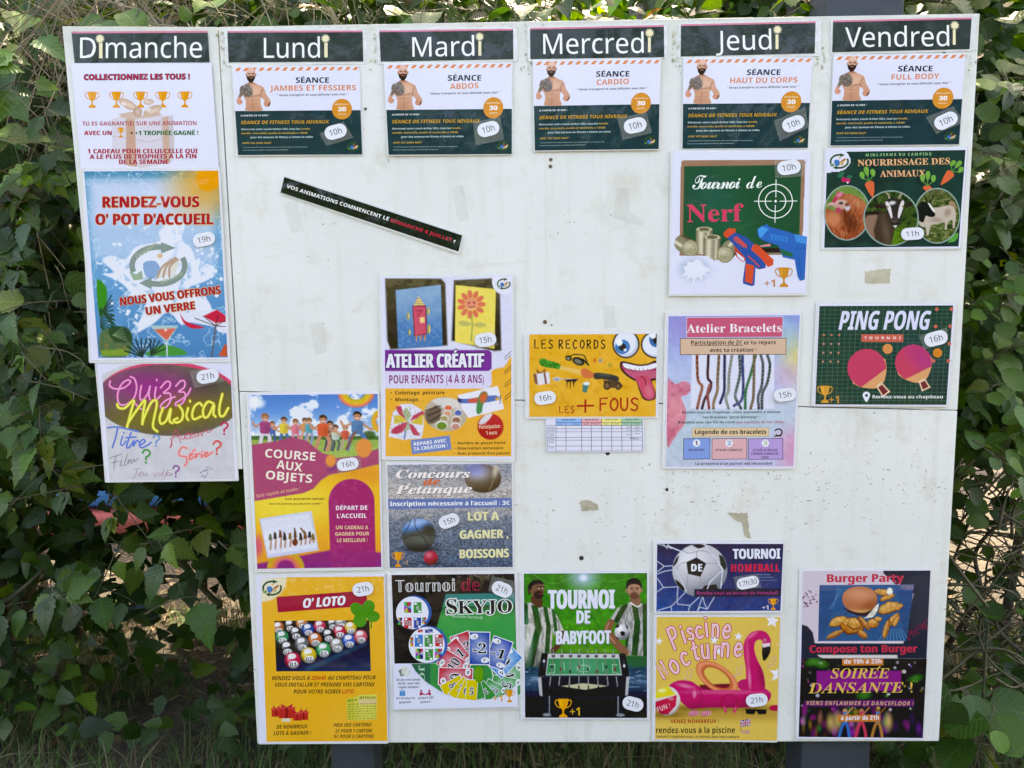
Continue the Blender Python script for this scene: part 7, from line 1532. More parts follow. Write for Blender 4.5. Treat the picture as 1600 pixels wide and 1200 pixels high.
# ================================================================== Jeudi: bracelets
FT = (1025, 480, 4.615)
s = poster('bracelet_workshop_poster', 'pastel watercolour poster reading Atelier Bracelets with hanging braided bracelets', 'poster', FT, [(62, 30), (1046, 26), (1005, 1166), (42, 1166)], [(80, 56), (1036, 48), (992, 1154), (66, 1158)])
g = s.grid([(88, 66), (1032, 56), (988, 1145), (70, 1150)], 1.1)
g.grad([(0, '#8496d4'), (.35, '#aebbe0'), (.6, '#bcc8dc'), (1, '#b8c0dc')], g.v)
g.mix('#a888c8', g.emask(240, 130, 160, 120, 0, 150)*.6); g.mix('#e0cf70', g.emask(1000, 370, 80, 130, 0, 110)*.85); g.mix('#c8a8cc', g.emask(930, 500, 120, 90, 0, 110)*.7); g.mix('#9fd0d4', g.emask(900, 200, 100, 120, 0, 100)*.5); g.mix('#a8d4c8', g.emask(200, 1050, 260, 130, 0, 160)*.6); g.mix('#c8b4e0', g.emask(550, 1080, 420, 120, 0, 150)*.5); g.mix('#d890b4', g.emask(980, 1030, 90, 150, 0, 80)*.8); g.mix('#98c8c4', g.emask(480, 820, 420, 60, 0, 90)*.4)
red = [(78, 550), (110, 535), (140, 555), (190, 535), (235, 545), (248, 590), (225, 630), (180, 645), (195, 690), (215, 750), (205, 840), (160, 900), (120, 960), (78, 990)]
m = g.pmask(red, 4, 3); g.mix('#d8788c', m*.9); g.mix('#c05070', m*sstep(.5, .75, g.n(30, 4))*.6); g.mix('#e8a0a8', m*g.emask(140, 740, 60, 80, 0, 60)*.6)
g.grain(30, .05, 9)
wm = np.minimum(1, g.pmask([(258, 340), (850, 340), (850, 730), (248, 730)], 4)); g.mix('#d8daec', wm)
ST = [([(292, 345), (300, 520), (330, 570), (315, 640), (295, 728)], '#7a3c30', '#c88a6a'), ([(376, 345), (370, 500), (395, 545), (385, 600), (350, 660), (330, 728)], '#3f2430', '#6a4450'), ([(385, 560), (370, 620), (380, 728)], '#8a4444', '#b07060'), ([(450, 345), (442, 530), (440, 600), (415, 680), (412, 728)], '#6a5440', '#c09870'),
      ([(493, 345), (490, 500), (490, 600), (460, 690)], '#23244c', '#54567c'), ([(545, 345), (525, 480), (520, 600), (500, 650), (520, 728)], '#7a7c74', '#b4b6ac'), ([(598, 345), (602, 480), (575, 600), (570, 650), (610, 728)], '#3a4a48', '#9aa8a4'), ([(620, 345), (622, 640), (560, 710)], '#3c4470', '#6a72a0'), ([(715, 345), (680, 480), (645, 600), (640, 728)], '#2a6a44', '#54986c'),
      ([(705, 345), (702, 500), (700, 640), (680, 728)], '#6c5a44', '#98866c'), ([(752, 345), (768, 420), (760, 560), (735, 640), (738, 728)], '#3c4248', '#8a9098'), ([(800, 345), (818, 420), (800, 540), (765, 620), (760, 728)], '#2c3a3c', '#88948c')]
for p, c1, c2 in ST:
    P = catmull(p, 10)
    g.line(p, 19, c1, 6)
    for k in range(0, len(P)-1, 2):
        a, b = P[k], P[k+1]; g.line([(a[0]-6, a[1]+4), (a[0]+6, a[1]-3)], 4, c2)
g.done()
s.poly([(216, 72), (914, 66), (908, 214), (216, 220)], '#ccd4ea'); s.poly([(220, 76), (910, 70), (904, 212), (220, 217)], '#cc5c7a'); s.t('Atelier Bracelets', 218, 184, 902, 176, 62, '#f2e8f2', st='serifb', b=.0)
def boxed(x0, y0, x1, y1, c, e='#3a3438', w=4):
    s.rect(x0, y0, x1, y1, e, dy=-4); s.rect(x0+w, y0+w, x1-w, y1-w, c, dy=-4)
boxed(170, 222, 936, 342, '#d6b49c'); dk = '#241f24'
s.t('Participation de 2€', 250, 270, 618, 268, 29, dk, b=.035); s.line([(250, 276), (626, 274)], 3.5, dk, cap=False, part='lettering'); s.t('et tu repars', 630, 268, 860, 265, 27, dk, b=.035); s.t('avec ta création !', 386, 322, 720, 320, 28, dk, b=.035)
s.t('Rendez-vous au chapiteau, viens apprendre à réaliser', 188, 766, 896, 762, 18, dk, b=.025); s.t('tes bracelets "porte bonheur" !', 338, 801, 748, 799, 18, dk, b=.025); s.t('Bracelets avec des fils de coton', 158, 838, 568, 836, 18, dk, b=.025); s.t('aux couleurs de ton choix !', 576, 836, 930, 834, 18, '#a84c64', b=.025)
boxed(257, 866, 814, 934, '#dcc09c', '#b0a48c'); s.t('Légende de ces bracelets', 280, 914, 792, 911, 30, dk, b=.035)
s.ring(880, 900, 26, 24, 11, '#4a3c44', part='bracelet_icon', a0=-150, a1=130); s.line([(900, 925), (850, 928)], 8, '#4a3c44', part='bracelet_icon')
for (x0, x1, c_, n_, nc, tx) in ((196, 390, '#7a9ad8', '1', '#4a2c7c', ['FAIS UN VŒU']), (400, 655, '#dcaab0', '2', '#3c6ca8', ['ATTACHE LE BRACELET']), (662, 914, '#b49ad4', '3', '#8aa83c', ['LE VŒU SE RÉALISE', 'LORSQUE LE BRACELET', 'CASSE'])):
    boxed(x0, 943, x1, 1096, c_); m_ = (x0+x1)/2-4; s.ell(m_+2, 978, 27, 27, '#e2e6ee'); s.t(n_, m_-11, 992, m_+16, 991, 30, nc, st='serifb', b=.02)
    for k, w_ in enumerate(tx): hw = len(w_)*5.2; s.t(w_, m_-hw, 1036+k*26, m_+hw, 1035+k*26, 16, '#34303c', b=.03)
s.t("La présence d'un parent est nécessaire", 284, 1136, 836, 1133, 20, dk, b=.03)
s.finish()

# ================================================================== Vendredi: ping pong
FG = (1260, 465, 6.4)
s = poster('ping_pong_poster', 'dark green grid poster reading PING PONG with two red bats', 'poster', FG, [(92, 42), (1492, 40), (1412, 1088), (44, 1088)], [(112, 62), (1472, 58), (1400, 1080), (72, 1080)], mat=M_PLAIN, rad=8)
q = [(124, 86), (1456, 76), (1390, 1068), (84, 1068)]
g = s.grid(q, 1.5); g.fill('#25443c'); g.mix('#35544a', g.n(120, 4)*.4); g.mix('#2c4f64', g.emask(1180, 620, 160, 300, -50, 160)*.4); g.mix('#3f3f3a', g.emask(1330, 850, 160, 200, -50, 120)*.5); g.done()
def Q(u, v): a = np.array(q, float); return tuple((1-v)*((1-u)*a[0]+u*a[1])+v*((1-u)*a[3]+u*a[2]))
for k in range(1, 25): s.line([Q(k/25, 0), Q(k/25, 1)], 3, '#4f7a66', cap=False, part='grid_print')
for k in range(1, 24): s.line([Q(0, k/24), Q(1, k/24)], 3, '#4f7a66', cap=False, part='grid_print')
s.t('PING PONG', 316, 322, 1200, 318, 184, '#d6d8f0', b=.04, sk=.2)
s.rect(542, 366, 958, 442, '#cf6658'); s.t('TOURNOI', 572, 415, 932, 413, 25, '#f0e0dc', b=.04, sp=1.6)
for x in (168, 243, 319):
    for y in (374, 463, 552, 640): s.ell(x-(y-374)*.03, y, 11, 11, '#b88a78' if y > 380 else '#c87c6c')
for (x, y) in ((1292, 114), (1438, 112), (1280, 286), (1425, 284), (1418, 458), (1261, 630), (1408, 630)): s.ell(x, y, 19, 19, '#c86a5c')
s.ell(803, 511, 50, 50, '#d99058', n=36); s.ell(1300, 550, 46, 46, '#d9853c', n=36)
def bat(cx, cy, r, a, hl, purple):
    P_ = 'bat_picture'; k = math.radians(a); R = lambda x, y: (cx+x*math.cos(k)-y*math.sin(k), cy+x*math.sin(k)+y*math.cos(k))
    s.poly([R(-r*.97, 0), R(-r*.9, r*.45), R(-r*.55, r*.86), R(-r*.2, r*1.1), R(r*.2, r*1.1), R(r*.55, r*.86), R(r*.9, r*.45), R(r*.97, 0), R(0, -r*.3)], '#dfa070', smooth=2, part=P_)
    s.poly([R(-34, r*1.0), R(34, r*1.0), R(48, r*1.0+hl), R(-48, r*1.0+hl)], '#e6c3a4', part=P_); s.poly([R(-24, r*1.0+24), R(24, r*1.0+24), R(32, r*1.0+hl-14), R(-32, r*1.0+hl-14)], '#7c3c3c', part=P_)
    x0, y0, x1, y1 = cx-r*1.15, cy-r*1.15, cx+r*1.15, cy+r*1.15; g = s.grid([(x0, y0), (x1, y0), (x1, y1), (x0, y1)], 0.9, P_)
    X = (g.X-cx)*math.cos(k)+(g.Y-cy)*math.sin(k); Y = -(g.X-cx)*math.sin(k)+(g.Y-cy)*math.cos(k); g.fill('#cc4a64')
    if purple: g.mix('#a83c8c', g.emask(cx+r*.5, cy-r*.2, r*.9, r*.35, 50, r*.7)*.7)
    else: g.mix('#c23f68', g.emask(cx, cy, r, r, 0, r)*.3)
    rr = np.hypot(X/1.0, np.where(Y < 0, Y, Y*1.0)); g.clip(((rr < r)*(Y < r*.62)).astype(float)); g.done()
bat(596, 705, 197, -37, 130, False); bat(1060, 650, 185, -26, 110, True)
s.trophy(180, 880, 150, 172, '#d99a44'); s.t('+1', 220, 1058, 320, 1056, 76, '#c9904c', b=.03)
s.poly([(592, 1044), (560, 990), (556, 965), (575, 942), (605, 940), (628, 960), (625, 990)], '#dfe2f0', smooth=3, part='pin_picture'); s.ell(594, 976, 15, 15, '#25443c', part='pin_picture')
s.t('Rendez-vous au chapiteau', 654, 1005, 1354, 1003, 32, '#e4e8e8', b=.03); s.finish()

# ================================================================== Jeudi: homeball
FH = (1010, 835, 7.111)
s = poster('football_net_poster', 'navy poster reading TOURNOI DE HOMEBALL with a football in a net', 'poster', FH, [(70, 58), (1524, 66), (1508, 862), (78, 868)], [(104, 76), (1518, 84), (1496, 852), (92, 856)], rad=10)
g = s.grid([(116, 96), (1516, 100), (1482, 840), (106, 845)], 0.9)
g.grad([(0, '#1c2c4c'), (.5, '#163a6c'), (1, '#1c5498')], g.v*.8+.1*np.cos(g.X/300)); g.mix('#1a2438', g.emask(300, 100, 300, 60, 0, 60)*.6); g.grain(80, .15, 4)
rr = random.Random(5)
for _ in range(26): g.ell(rr.uniform(120, 1480), rr.uniform(420, 830), 8, 8, '#5c94cc', soft=10, a=.35)
nets = [[(118, 96), (300, 150), (440, 205), (360, 320)], [(118, 290), (195, 345), (290, 340)], [(195, 345), (120, 405)], [(118, 430), (200, 400), (290, 385)], [(118, 480), (185, 580), (345, 572), (335, 730), (270, 790), (120, 835)], [(185, 580), (110, 630)], [(345, 572), (440, 620), (335, 730), (345, 765), (480, 780), (460, 840)], [(480, 780), (590, 680)], [(270, 790), (275, 842)], [(620, 680), (640, 760), (670, 820)], [(750, 685), (670, 820), (590, 800), (560, 842)], [(620, 685), (560, 840)], [(180, 96), (230, 150)], [(230, 98), (270, 150)]]
for p in nets: g.line(p, 8, '#c4cce0')
g.ball(588, 390, 304, '#c0bfc6', '#eceaf2', '#505866', ry=292)
bm = g.emask(588, 390, 302, 290)
def bp(pts, c, w=None):
    m = bm*(g.pmask(pts)); g.mix(c, m)
bp([(440, 300), (552, 248), (660, 315), (595, 462), (458, 430)], '#26282c'); bp([(505, 115), (560, 90), (660, 120), (620, 140), (570, 150)], '#26282c'); bp([(800, 215), (850, 240), (890, 340), (870, 400), (820, 330)], '#2e3430'); bp([(290, 330), (330, 250), (360, 225), (340, 300), (300, 350)], '#26282c'); bp([(310, 490), (350, 510), (425, 590), (410, 625), (350, 590)], '#2a2c28'); bp([(640, 560), (770, 545), (790, 600), (700, 640), (600, 620)], '#2a2c2c')
for p in ([(552, 248), (560, 180), (640, 180), (720, 210), (780, 310)], [(660, 315), (780, 315)], [(560, 180), (460, 200), (380, 160)], [(440, 300), (370, 320), (320, 400)], [(458, 430), (440, 600)], [(320, 400), (440, 600), (600, 560)], [(595, 462), (620, 540), (780, 440), (880, 430)], [(780, 315), (820, 400), (780, 440)], [(640, 120), (700, 160), (780, 310)]): 
    t0 = g.c.copy(); g.line(p, 6, '#8a8c98', 3); g.c = t0*(1-bm[:, None])+g.c*bm[:, None]
for p in ([(235, 120), (380, 180), (440, 205), (350, 330)], [(320, 390), (380, 500), (440, 620)], [(640, 100), (770, 270), (840, 390), (820, 600)], [(840, 390), (700, 520), (670, 600)]): g.line(p, 10, '#d8dcea')
g.poly([(528, 598), (1490, 592), (1488, 680), (525, 685)], '#15243f'); 
for k, y in enumerate((440, 470, 502)): g.line([(1240, y), (1370+k*35, y)], 8-k, '#8aa0c4', a=.7)
g.done()
s.t('TOURNOI', 958, 264, 1478, 262, 108, '#dcdff2', b=.045, sh='#7c84a0', shd=(3, 4)); s.t('HOMEBALL', 938, 408, 1472, 406, 84, '#cf2f4c', b=.05, sp=1.12); s.t('DE', 496, 402, 612, 402, 80, '#e4e6f2', b=.045, sp=1.1)
s.t('Rendez-vous au terrain de Homeball', 555, 660, 1450, 660, 36, '#a8407c', b=.03); s.t('+1', 1282, 828, 1350, 826, 46, '#d8d8e0', b=.04); s.trophy(1402, 704, 112, 126); s.finish()

# ================================================================== Jeudi: night pool
FF = (1010, 950, 5.4545)
s = poster('night_pool_poster', 'yellow poster reading Piscine Nocturne with a pink inflatable flamingo', 'poster', FF, [(58, 52), (1150, 58), (1118, 1142), (46, 1128)], [(74, 62), (1146, 68), (1114, 1136), (62, 1122)], mat=M_PLAIN)
g = s.grid([(84, 72), (1138, 72), (1112, 1128), (72, 1115)], 0.9)
g.fill('#dcb757'); g.mix('#e4c46c', g.n(160, 3)*.5); g.mix('#a8823c', sstep(840, 900, g.Y)*sstep(1000, 900, g.Y)*.6); g.mix('#6c5028', g.emask(420, 850, 330, 26, 0, 30)*.75); g.mix('#6c5028', g.emask(930, 850, 180, 20, 0, 30)*.6); g.mix('#6c5028', g.emask(170, 905, 120, 20, 0, 24)*.7)
def star(cx, cy, r, c='#e4e4f0'):
    a = np.radians(-90+np.arange(10)*36+8); rr = np.where(np.arange(10) % 2 == 0, r, r*.45); g.poly(np.stack([cx+rr*np.cos(a), cy+rr*np.sin(a)], 1), c)
for p in ((1070, 105, 62), (780, 238, 38), (1120, 560, 78), (105, 280, 34), (575, 270, 40), (605, 360, 45), (1128, 310, 20)): star(*p)
for (x, y) in ((1060, 450), (775, 530), (350, 560)):
    g.line([(x-15, y+45), (x, y-30), (x+38, y-40), (x+25, y+25)], 6, '#d4a898'); g.ell(x-22, y+45, 12, 9, '#d4a898'); g.ell(x+18, y+28, 12, 9, '#d4a898')
mg, ml, md = '#c82a68', '#e0608c', '#8c1848'
g.ell(850, 650, 80, 50, '#c03068'); g.poly([(450, 650), (700, 640), (780, 660), (760, 700), (460, 700)], '#7c1438')
# orange ring backrest
r0 = np.hypot(((g.X-600)*math.cos(.6)+(g.Y-590)*math.sin(.6))/215, (-(g.X-600)*math.sin(.6)+(g.Y-590)*math.cos(.6))/112)
rm = (1-sstep(.92, 1.0, r0))*sstep(.55, .62, r0)*(g.Y < 700); g.mix('#d87048', rm); g.mix('#eca078', rm*sstep(.15, 0, np.abs(r0-.82))*.8); g.mix('#a84c38', rm*sstep(.08, 0, np.abs(r0-.62))*.5)
g.poly([(210, 640), (280, 612), (380, 620), (440, 660), (500, 690), (700, 695), (900, 690), (1000, 680), (1050, 710), (1062, 740), (1040, 790), (960, 830), (800, 845), (560, 845), (440, 850), (370, 855), (300, 800), (220, 720), (195, 665)], mg, smooth=3)
m = g.pmask([(210, 640), (280, 612), (380, 620), (440, 660), (500, 690), (700, 695), (900, 690), (1000, 680), (1050, 710), (1062, 740), (1040, 790), (960, 830), (800, 845), (560, 845), (440, 850), (370, 855), (300, 800), (220, 720), (195, 665)], 3, 3)
g.mix(md, m*sstep(760, 850, g.Y)*.6); g.mix(ml, m*g.emask(660, 712, 300, 16, 0, 18)*.8); g.mix('#f4a0c0', m*g.emask(330, 660, 60, 14, 12, 16)*.7); g.mix('#f4a0c0', m*g.emask(408, 730, 14, 30, 0, 10)*.7); g.line([(440, 660), (470, 750), (440, 845)], 6, md, 4, a=.7); g.line([(470, 775), (850, 775), (1000, 755)], 4, md, 3, a=.6)
nk = [(850, 640), (845, 520), (830, 420), (825, 330), (840, 260), (890, 205), (960, 186), (1020, 205), (1055, 260), (1052, 310), (1000, 320), (985, 280), (965, 265), (925, 285), (918, 350), (940, 430), (985, 520), (1005, 600), (1000, 690), (870, 700)]
m = g.pmask(nk, 3, 3); g.mix(mg, m); g.mix(ml, m*g.emask(860, 420, 14, 150, -3, 16)*.7); g.mix('#f4a8c4', m*g.emask(878, 600, 10, 70, -3, 10)*.7); g.mix(md, m*g.emask(985, 600, 26, 110, -14, 26)*.6); g.mix('#f090b4', m*g.emask(900, 225, 50, 14, -35, 12)*.6)
g.poly([(985, 320), (1050, 300), (1056, 320), (1050, 380), (1010, 442), (988, 430)], '#1c1a20', smooth=2); g.poly([(985, 300), (1052, 292), (1052, 320), (990, 335)], '#e0d0da'); g.ell(1006, 270, 11, 12, '#e8c0d0'); g.ell(1006, 270, 6, 7, '#1a1418')
# beach ball
bb = g.emask(175, 788, 112, 124); g.mix('#d9d4d0', bb); g.mix('#e2cf3c', bb*g.pmask([(60, 770), (60, 660), (180, 660), (250, 735), (150, 755)], 4)); g.mix('#c8304c', bb*g.pmask([(60, 800), (258, 738), (250, 830), (180, 905), (100, 900), (70, 850)], 4)); g.ell(208, 768, 24, 16, '#e8a8b4', soft=6, a=.6); g.mix('#4a2a1c', bb*sstep(.75, 1.0, np.hypot((g.X-175)/112, (g.Y-788)/124))*sstep(760, 860, g.Y)*.4); g.mix('#f2ecc0', bb*g.emask(130, 700, 34, 18, 0, 12)*.7)
rr2 = np.hypot((g.X-708)/68, (g.Y-800)/66); g.mix('#a81c44', (1-sstep(.05, .1, np.abs(rr2-1)))*(g.Y < 830)); 
for (x, a) in ((668, -20), (755, 20)): g.ell(x, 858, 14, 34, '#c22a54', a); g.ell(x, 858, 6, 24, '#e46a8c', a)
for (x, y) in ((402, 893), (505, 893)):
    g.ell(x, y, 46, 22, '#c8607c', -14); 
    for k in range(5): g.line([(x-36+k*18, y+14), (x-28+k*18, y-16)], 4, '#e8c0cc')
g.poly([(842, 856), (1025, 860), (1018, 900), (955, 902), (935, 870), (915, 902), (850, 898)], '#1e2024'); g.ell(1095, 848, 50, 26, '#b8284c'); g.mix('#dcb757', (g.X > 1120)*1.0)
g.poly([(800, 1040), (880, 1035), (882, 1070), (815, 1062)], '#c89c84', soft=6)
g.grain(7, .04, 3); g.done()
sO, sI = '#c42a58', '#f4dce0'
# rounded double-line words, one letter at a time along a curve
RL = {'P': [[(0, 1.15), (0, 0)], [(0, .05), (.5, .0), (.62, .3), (.4, .55), (0, .58)]], 'i': [[(0, .3), (0, 1)], [(0, 0), (0, .02)]], 's': [[(.55, .38), (.25, .3), (.05, .45), (.3, .62), (.55, .78), (.35, 1), (0, .92)]], 'c': [[(.55, .4), (.25, .3), (0, .55), (.05, .85), (.3, 1), (.58, .9)]], 'n': [[(0, .3), (0, 1)], [(0, .5), (.3, .3), (.52, .5), (.52, 1)]], 'e': [[(.05, .65), (.55, .6), (.5, .38), (.25, .3), (0, .6), (.1, .92), (.35, 1), (.6, .88)]],
      'N': [[(0, 1), (0, 0), (.6, 1), (.6, 0)]], 'o': [[(.3, .3), (0, .55), (.05, .88), (.32, 1), (.6, .75), (.55, .42), (.3, .3)]], 't': [[(.25, 0), (.22, .8), (.35, 1), (.5, .95)], [(0, .32), (.5, .28)]], 'u': [[(0, .3), (.02, .85), (.28, 1), (.5, .85), (.52, .3)], [(.52, .3), (.54, 1)]], 'r': [[(0, .3), (0, 1)], [(0, .55), (.2, .32), (.45, .34)]]}
def rletter(ch, x, y, h, a, w=.6):
    h *= 1.1; w *= .95
    k = math.radians(a); R = lambda u, v: (x+u*h*w*math.cos(k)-(v-1)*h*math.sin(k), y+u*h*w*math.sin(k)+(v-1)*h*math.cos(k))
    for lay, (wd, c_) in enumerate(((33, sO), (19, sI), (5, '#e88ca4'))):
        for p in RL[ch]:
            sm = 5 if (len(p) > 3 and ch != 'N') else 0
            s.line([R(u, v) for u, v in p], wd, c_, smooth=sm, part='bubble_lettering')
for ch, x, y, h, a in (('P', 232, 325, 145, -22), ('i', 330, 290, 130, -18), ('s', 362, 268, 125, -14), ('c', 432, 256, 130, -10), ('i', 515, 240, 145, -6), ('n', 560, 240, 135, 2), ('e', 645, 245, 140, 10)): rletter(ch, x, y, h, a)
for ch, x, y, h, a in (('N', 150, 595, 125, -32), ('o', 235, 560, 150, -28), ('c', 320, 490, 140, -20), ('t', 405, 440, 135, -12), ('u', 478, 425, 145, -5), ('r', 580, 425, 140, 2), ('n', 640, 405, 145, 4), ('e', 745, 400, 140, 8)): rletter(ch, x, y, h, a, .62)
s.t('FUN !', 98, 882, 205, 842, 40, '#e8b4bc', b=.0); s.t('VENEZ NOMBREUX !', 204, 976, 618, 975, 30, '#a8302c', b=.045)
s.t('rendez-vous à la piscine', 82, 1062, 754, 1060, 50, '#2c2620', b=.012); s.t('ENFANTS TOUJOURS SOUS LA SURVEILLANCE DES PARENTS', 86, 1100, 790, 1104, 17, '#3c3020', b=.03)
fl = 'flag_picture'
s.poly([(796, 955), (884, 940), (886, 995), (802, 1010)], '#3a3c6c', part=fl); s.line([(796, 957), (886, 993)], 13, '#dcd8e4', cap=False, part=fl); s.line([(884, 942), (802, 1008)], 13, '#dcd8e4', cap=False, part=fl); s.line([(796, 957), (886, 993)], 5, '#b83048', cap=False, part=fl); s.line([(884, 942), (802, 1008)], 5, '#b83048', cap=False, part=fl)
s.line([(840, 948), (844, 1003)], 16, '#dcd8e4', cap=False, part=fl); s.line([(798, 983), (886, 968)], 16, '#dcd8e4', cap=False, part=fl); s.line([(840, 948), (844, 1003)], 9, '#b83048', cap=False, part=fl); s.line([(798, 983), (886, 968)], 9, '#b83048', cap=False, part=fl); s.line([(800, 1000), (806, 1050)], 4, '#5c4430', part=fl)
s.finish()

# ================================================================== Vendredi: burger party and dance
FU = (1230, 880, 4.21)
s = poster('burger_and_dance_poster', 'poster reading Burger Party and SOIRÉE DANSANTE with a burger above party lights', 'poster', FU, [(80, 28), (946, 40), (892, 1160), (48, 1152)], [(96, 40), (942, 44), (888, 1156), (60, 1148)], mat=M_PLAIN)
g = s.grid([(100, 48), (940, 46), (912, 626), (88, 622)], 0.95)
g.fill('#cbbfcc'); g.poly([(630, 46), (942, 44), (930, 330), (915, 626), (88, 622), (92, 398), (130, 410), (165, 450), (178, 520), (760, 520), (780, 460), (800, 300), (830, 200), (700, 130)], '#2f3440', smooth=0, soft=3)
g.poly([(630, 46), (660, 90), (720, 140), (760, 200), (800, 60)], '#2f3440', smooth=2); g.mix('#4a505c', g.emask(900, 180, 80, 160, 0, 120)*.4*(g.X > 640))
rr = random.Random(8)
for _ in range(40): x = rr.uniform(100, 235); y = 245-(x-100)*.45+rr.uniform(-50, 50); g.ell(x, y, 4, 4, '#5c2c44')
for _ in range(60): x = rr.uniform(780, 920); y = 480-(x-780)*.6+rr.uniform(-30, 30); g.ell(x, y, 4, 4, '#8c2c4c')
g.poly([(178, 515), (758, 515), (760, 525), (180, 522)], '#d8d0dc'); g.poly([(195, 598), (720, 600), (722, 622), (230, 620), (205, 610)], '#d4ccc8'); g.done()
g = s.grid([(210, 140), (832, 138), (780, 508), (200, 508)], 0.75, 'burger_picture')
g.grad([(0, '#1e4a78'), (.3, '#174878'), (1, '#1d5a8c')], g.v); g.mix('#10304c', g.emask(500, 420, 330, 120, 0, 120)*.5); g.mix('#5c5f8c', (g.v < .1)*.6); g.mix('#a07c88', g.emask(800, 150, 60, 24)*.7); g.mix('#2c6c9c', g.n(40, 4, 3, .2, 3)*.4)
g.poly([(340, 140), (720, 142), (765, 505), (240, 505), (290, 320)], '#2a5f8c', soft=4, a=.6)
for k in range(9): g.line([(640+k*14, 430), (600+k*24, 506)], 3, '#6aa4c8', a=.7)
for k in range(7): g.line([(330+k*6, 150+k*4), (300-k*6, 300)], 2, '#5a94bc', a=.5)
def chip(x, y, a, b, r, c='#c98c4c'):
    k = math.radians(r); R_ = lambda u, v: (x+u*math.cos(k)-v*math.sin(k), y+u*math.sin(k)+v*math.cos(k)); j = lambda z: z*rr.uniform(.8, 1.15)
    o = [(-a*1.05, j(b*.2)), (-j(a*.6), -j(b*.9)), (j(a*.1), -j(b)), (j(a*.7), -j(b*.6)), (a*1.08, j(b*.1)), (j(a*.6), j(b*.8)), (-j(a*.2), j(b)), (-j(a*.7), j(b*.7))]
    g.poly([R_(*q_) for q_ in o], '#70401c', soft=3); g.poly([R_(u*.9, v*.84-b*.06) for u, v in o], c, soft=4); g.poly([R_(u*.8, v*.4-b*.38) for u, v in o], '#dca863', soft=7, a=.8)
    g.poly([R_(u*.75, abs(v)*.35+b*.32) for u, v in o], '#99602c', soft=6, a=.5)
chip(630, 190, 66, 24, 10); chip(655, 225, 55, 18, -18, '#b87a3c'); g.ell(672, 182, 20, 24, '#e4dcd0')
chip(668, 290, 80, 40, -18, '#cc9450'); chip(735, 285, 30, 18, -40); chip(690, 370, 62, 26, -46, '#b87840'); chip(715, 380, 40, 16, -60); chip(650, 430, 70, 20, -74, '#a86c38')
chip(330, 380, 66, 30, -24, '#cf9a4c'); chip(420, 410, 78, 62, 10, '#bc7434'); chip(440, 395, 48, 40, 0, '#c88c44'); chip(310, 465, 66, 20, -26, '#a8683c'); chip(490, 465, 40, 26, 40, '#a86434'); chip(500, 390, 60, 20, 50, '#a05c30'); chip(560, 395, 40, 36, 0, '#c07c3c'); chip(595, 365, 26, 18, 0, '#cc8c48')
g.poly([(365, 290), (420, 330), (520, 345), (580, 310), (590, 270), (500, 320), (400, 300)], '#3c2c34', smooth=2); g.grain(10, .3, 4, 2, m=g.emask(460, 315, 110, 30)); g.poly([(520, 345), (560, 300), (600, 260), (590, 310), (560, 350), (500, 360)], '#d8d0c0', smooth=2)
g.grain(12, .22, 6, 3, m=(g.c[:, 0] > .45)*1.0)
bt = [(360, 240), (368, 195), (410, 160), (470, 150), (540, 160), (582, 200), (588, 250), (560, 295), (500, 322), (430, 312), (380, 285)]
m = g.pmask(bt, 3, 3); g.mix('#b9714e', m); g.mix('#d99a78', m*g.emask(470, 200, 90, 36, 5, 40)*.8); g.mix('#8a4a2c', m*g.emask(540, 280, 60, 30, -30, 30)*.6); g.mix('#d8a868', m*sstep(290, 318, g.Y)*.8)
g.done()
g = s.grid([(88, 620), (914, 626), (886, 1146), (70, 1136)], 0.95, 'party_lights_picture')
g.fill('#0f0d14'); g.mix('#1c2c24', g.n(60, 3)*.6); g.mix('#3a1440', g.n(50, 8)*sstep(850, 1000, g.Y)*.8)
for _ in range(80):
    x, y = rr.uniform(75, 900), rr.uniform(630, 960); r = rr.uniform(4, 13); g.ell(x, y, r, r, rr.choice(['#e8e0ea', '#6cb45c', '#c8409c', '#e4c85c', '#8a5cc8', '#d8d4d8']), soft=4, a=rr.uniform(.35, .95) if (x < 250 or x > 620 or y > 830) else .2)
for _ in range(46):
    x, y = rr.uniform(75, 890), rr.uniform(960, 1130); g.ell(x, y, rr.uniform(8, 22), rr.uniform(14, 46), rr.choice(['#b83aa4', '#7c2c9c', '#2f8a44', '#d870b8', '#a8842c', '#c83aa0']), rr.uniform(-8, 8), 14, a=rr.uniform(.3, .8))
for (x, y) in ((280, 1040), (330, 1030), (660, 1040)): g.ell(x, y, 24, 50, '#e8c86c', soft=26, a=.8)
for (x, y) in ((160, 640), (500, 865), (840, 755), (220, 660)): g.ell(x, y, 50, 26, '#4fae44', rr.uniform(-40, 40), 20, a=.6)
g.poly([(190, 702), (746, 704), (742, 838), (186, 830)], '#8c1c80'); g.poly([(108, 900), (832, 892), (830, 940), (110, 936)], '#6c1c6c')
for (x, c1, c2, k) in ((370, '#2c6cb0', '#c88c5c', 1), (478, '#cc4058', '#b87858', -1), (585, '#b07840', '#8c5a34', 1)):
    g.line([(x, 1040), (x-18, 1080), (x-34, 1138)], 18, c1, 3); g.line([(x+10, 1040), (x+26, 1085), (x+34, 1138)], 18, c1, 3)
    g.ell(x+6, 968, 15, 17, c2); g.line([(x+8, 985), (x+4, 1030)], 30, c1 if k < 0 else '#4a7cb0'); g.line([(x+14, 990), (x+56, 945)], 9, c2)
g.done()
rd = '#c43a50'
s.t('Burger Party', 262, 122, 762, 120, 52, rd, b=.06, sh='#dcd0dc', shd=(2, 2)); s.t('Compose ton Burger', 145, 584, 850, 582, 48, rd, b=.06)
s.rect(358, 624, 628, 668, '#c8783c'); s.t('de 19h à 23h', 370, 656, 616, 655, 28, '#e8e0e8', b=.035)
yl = '#dfb45c'
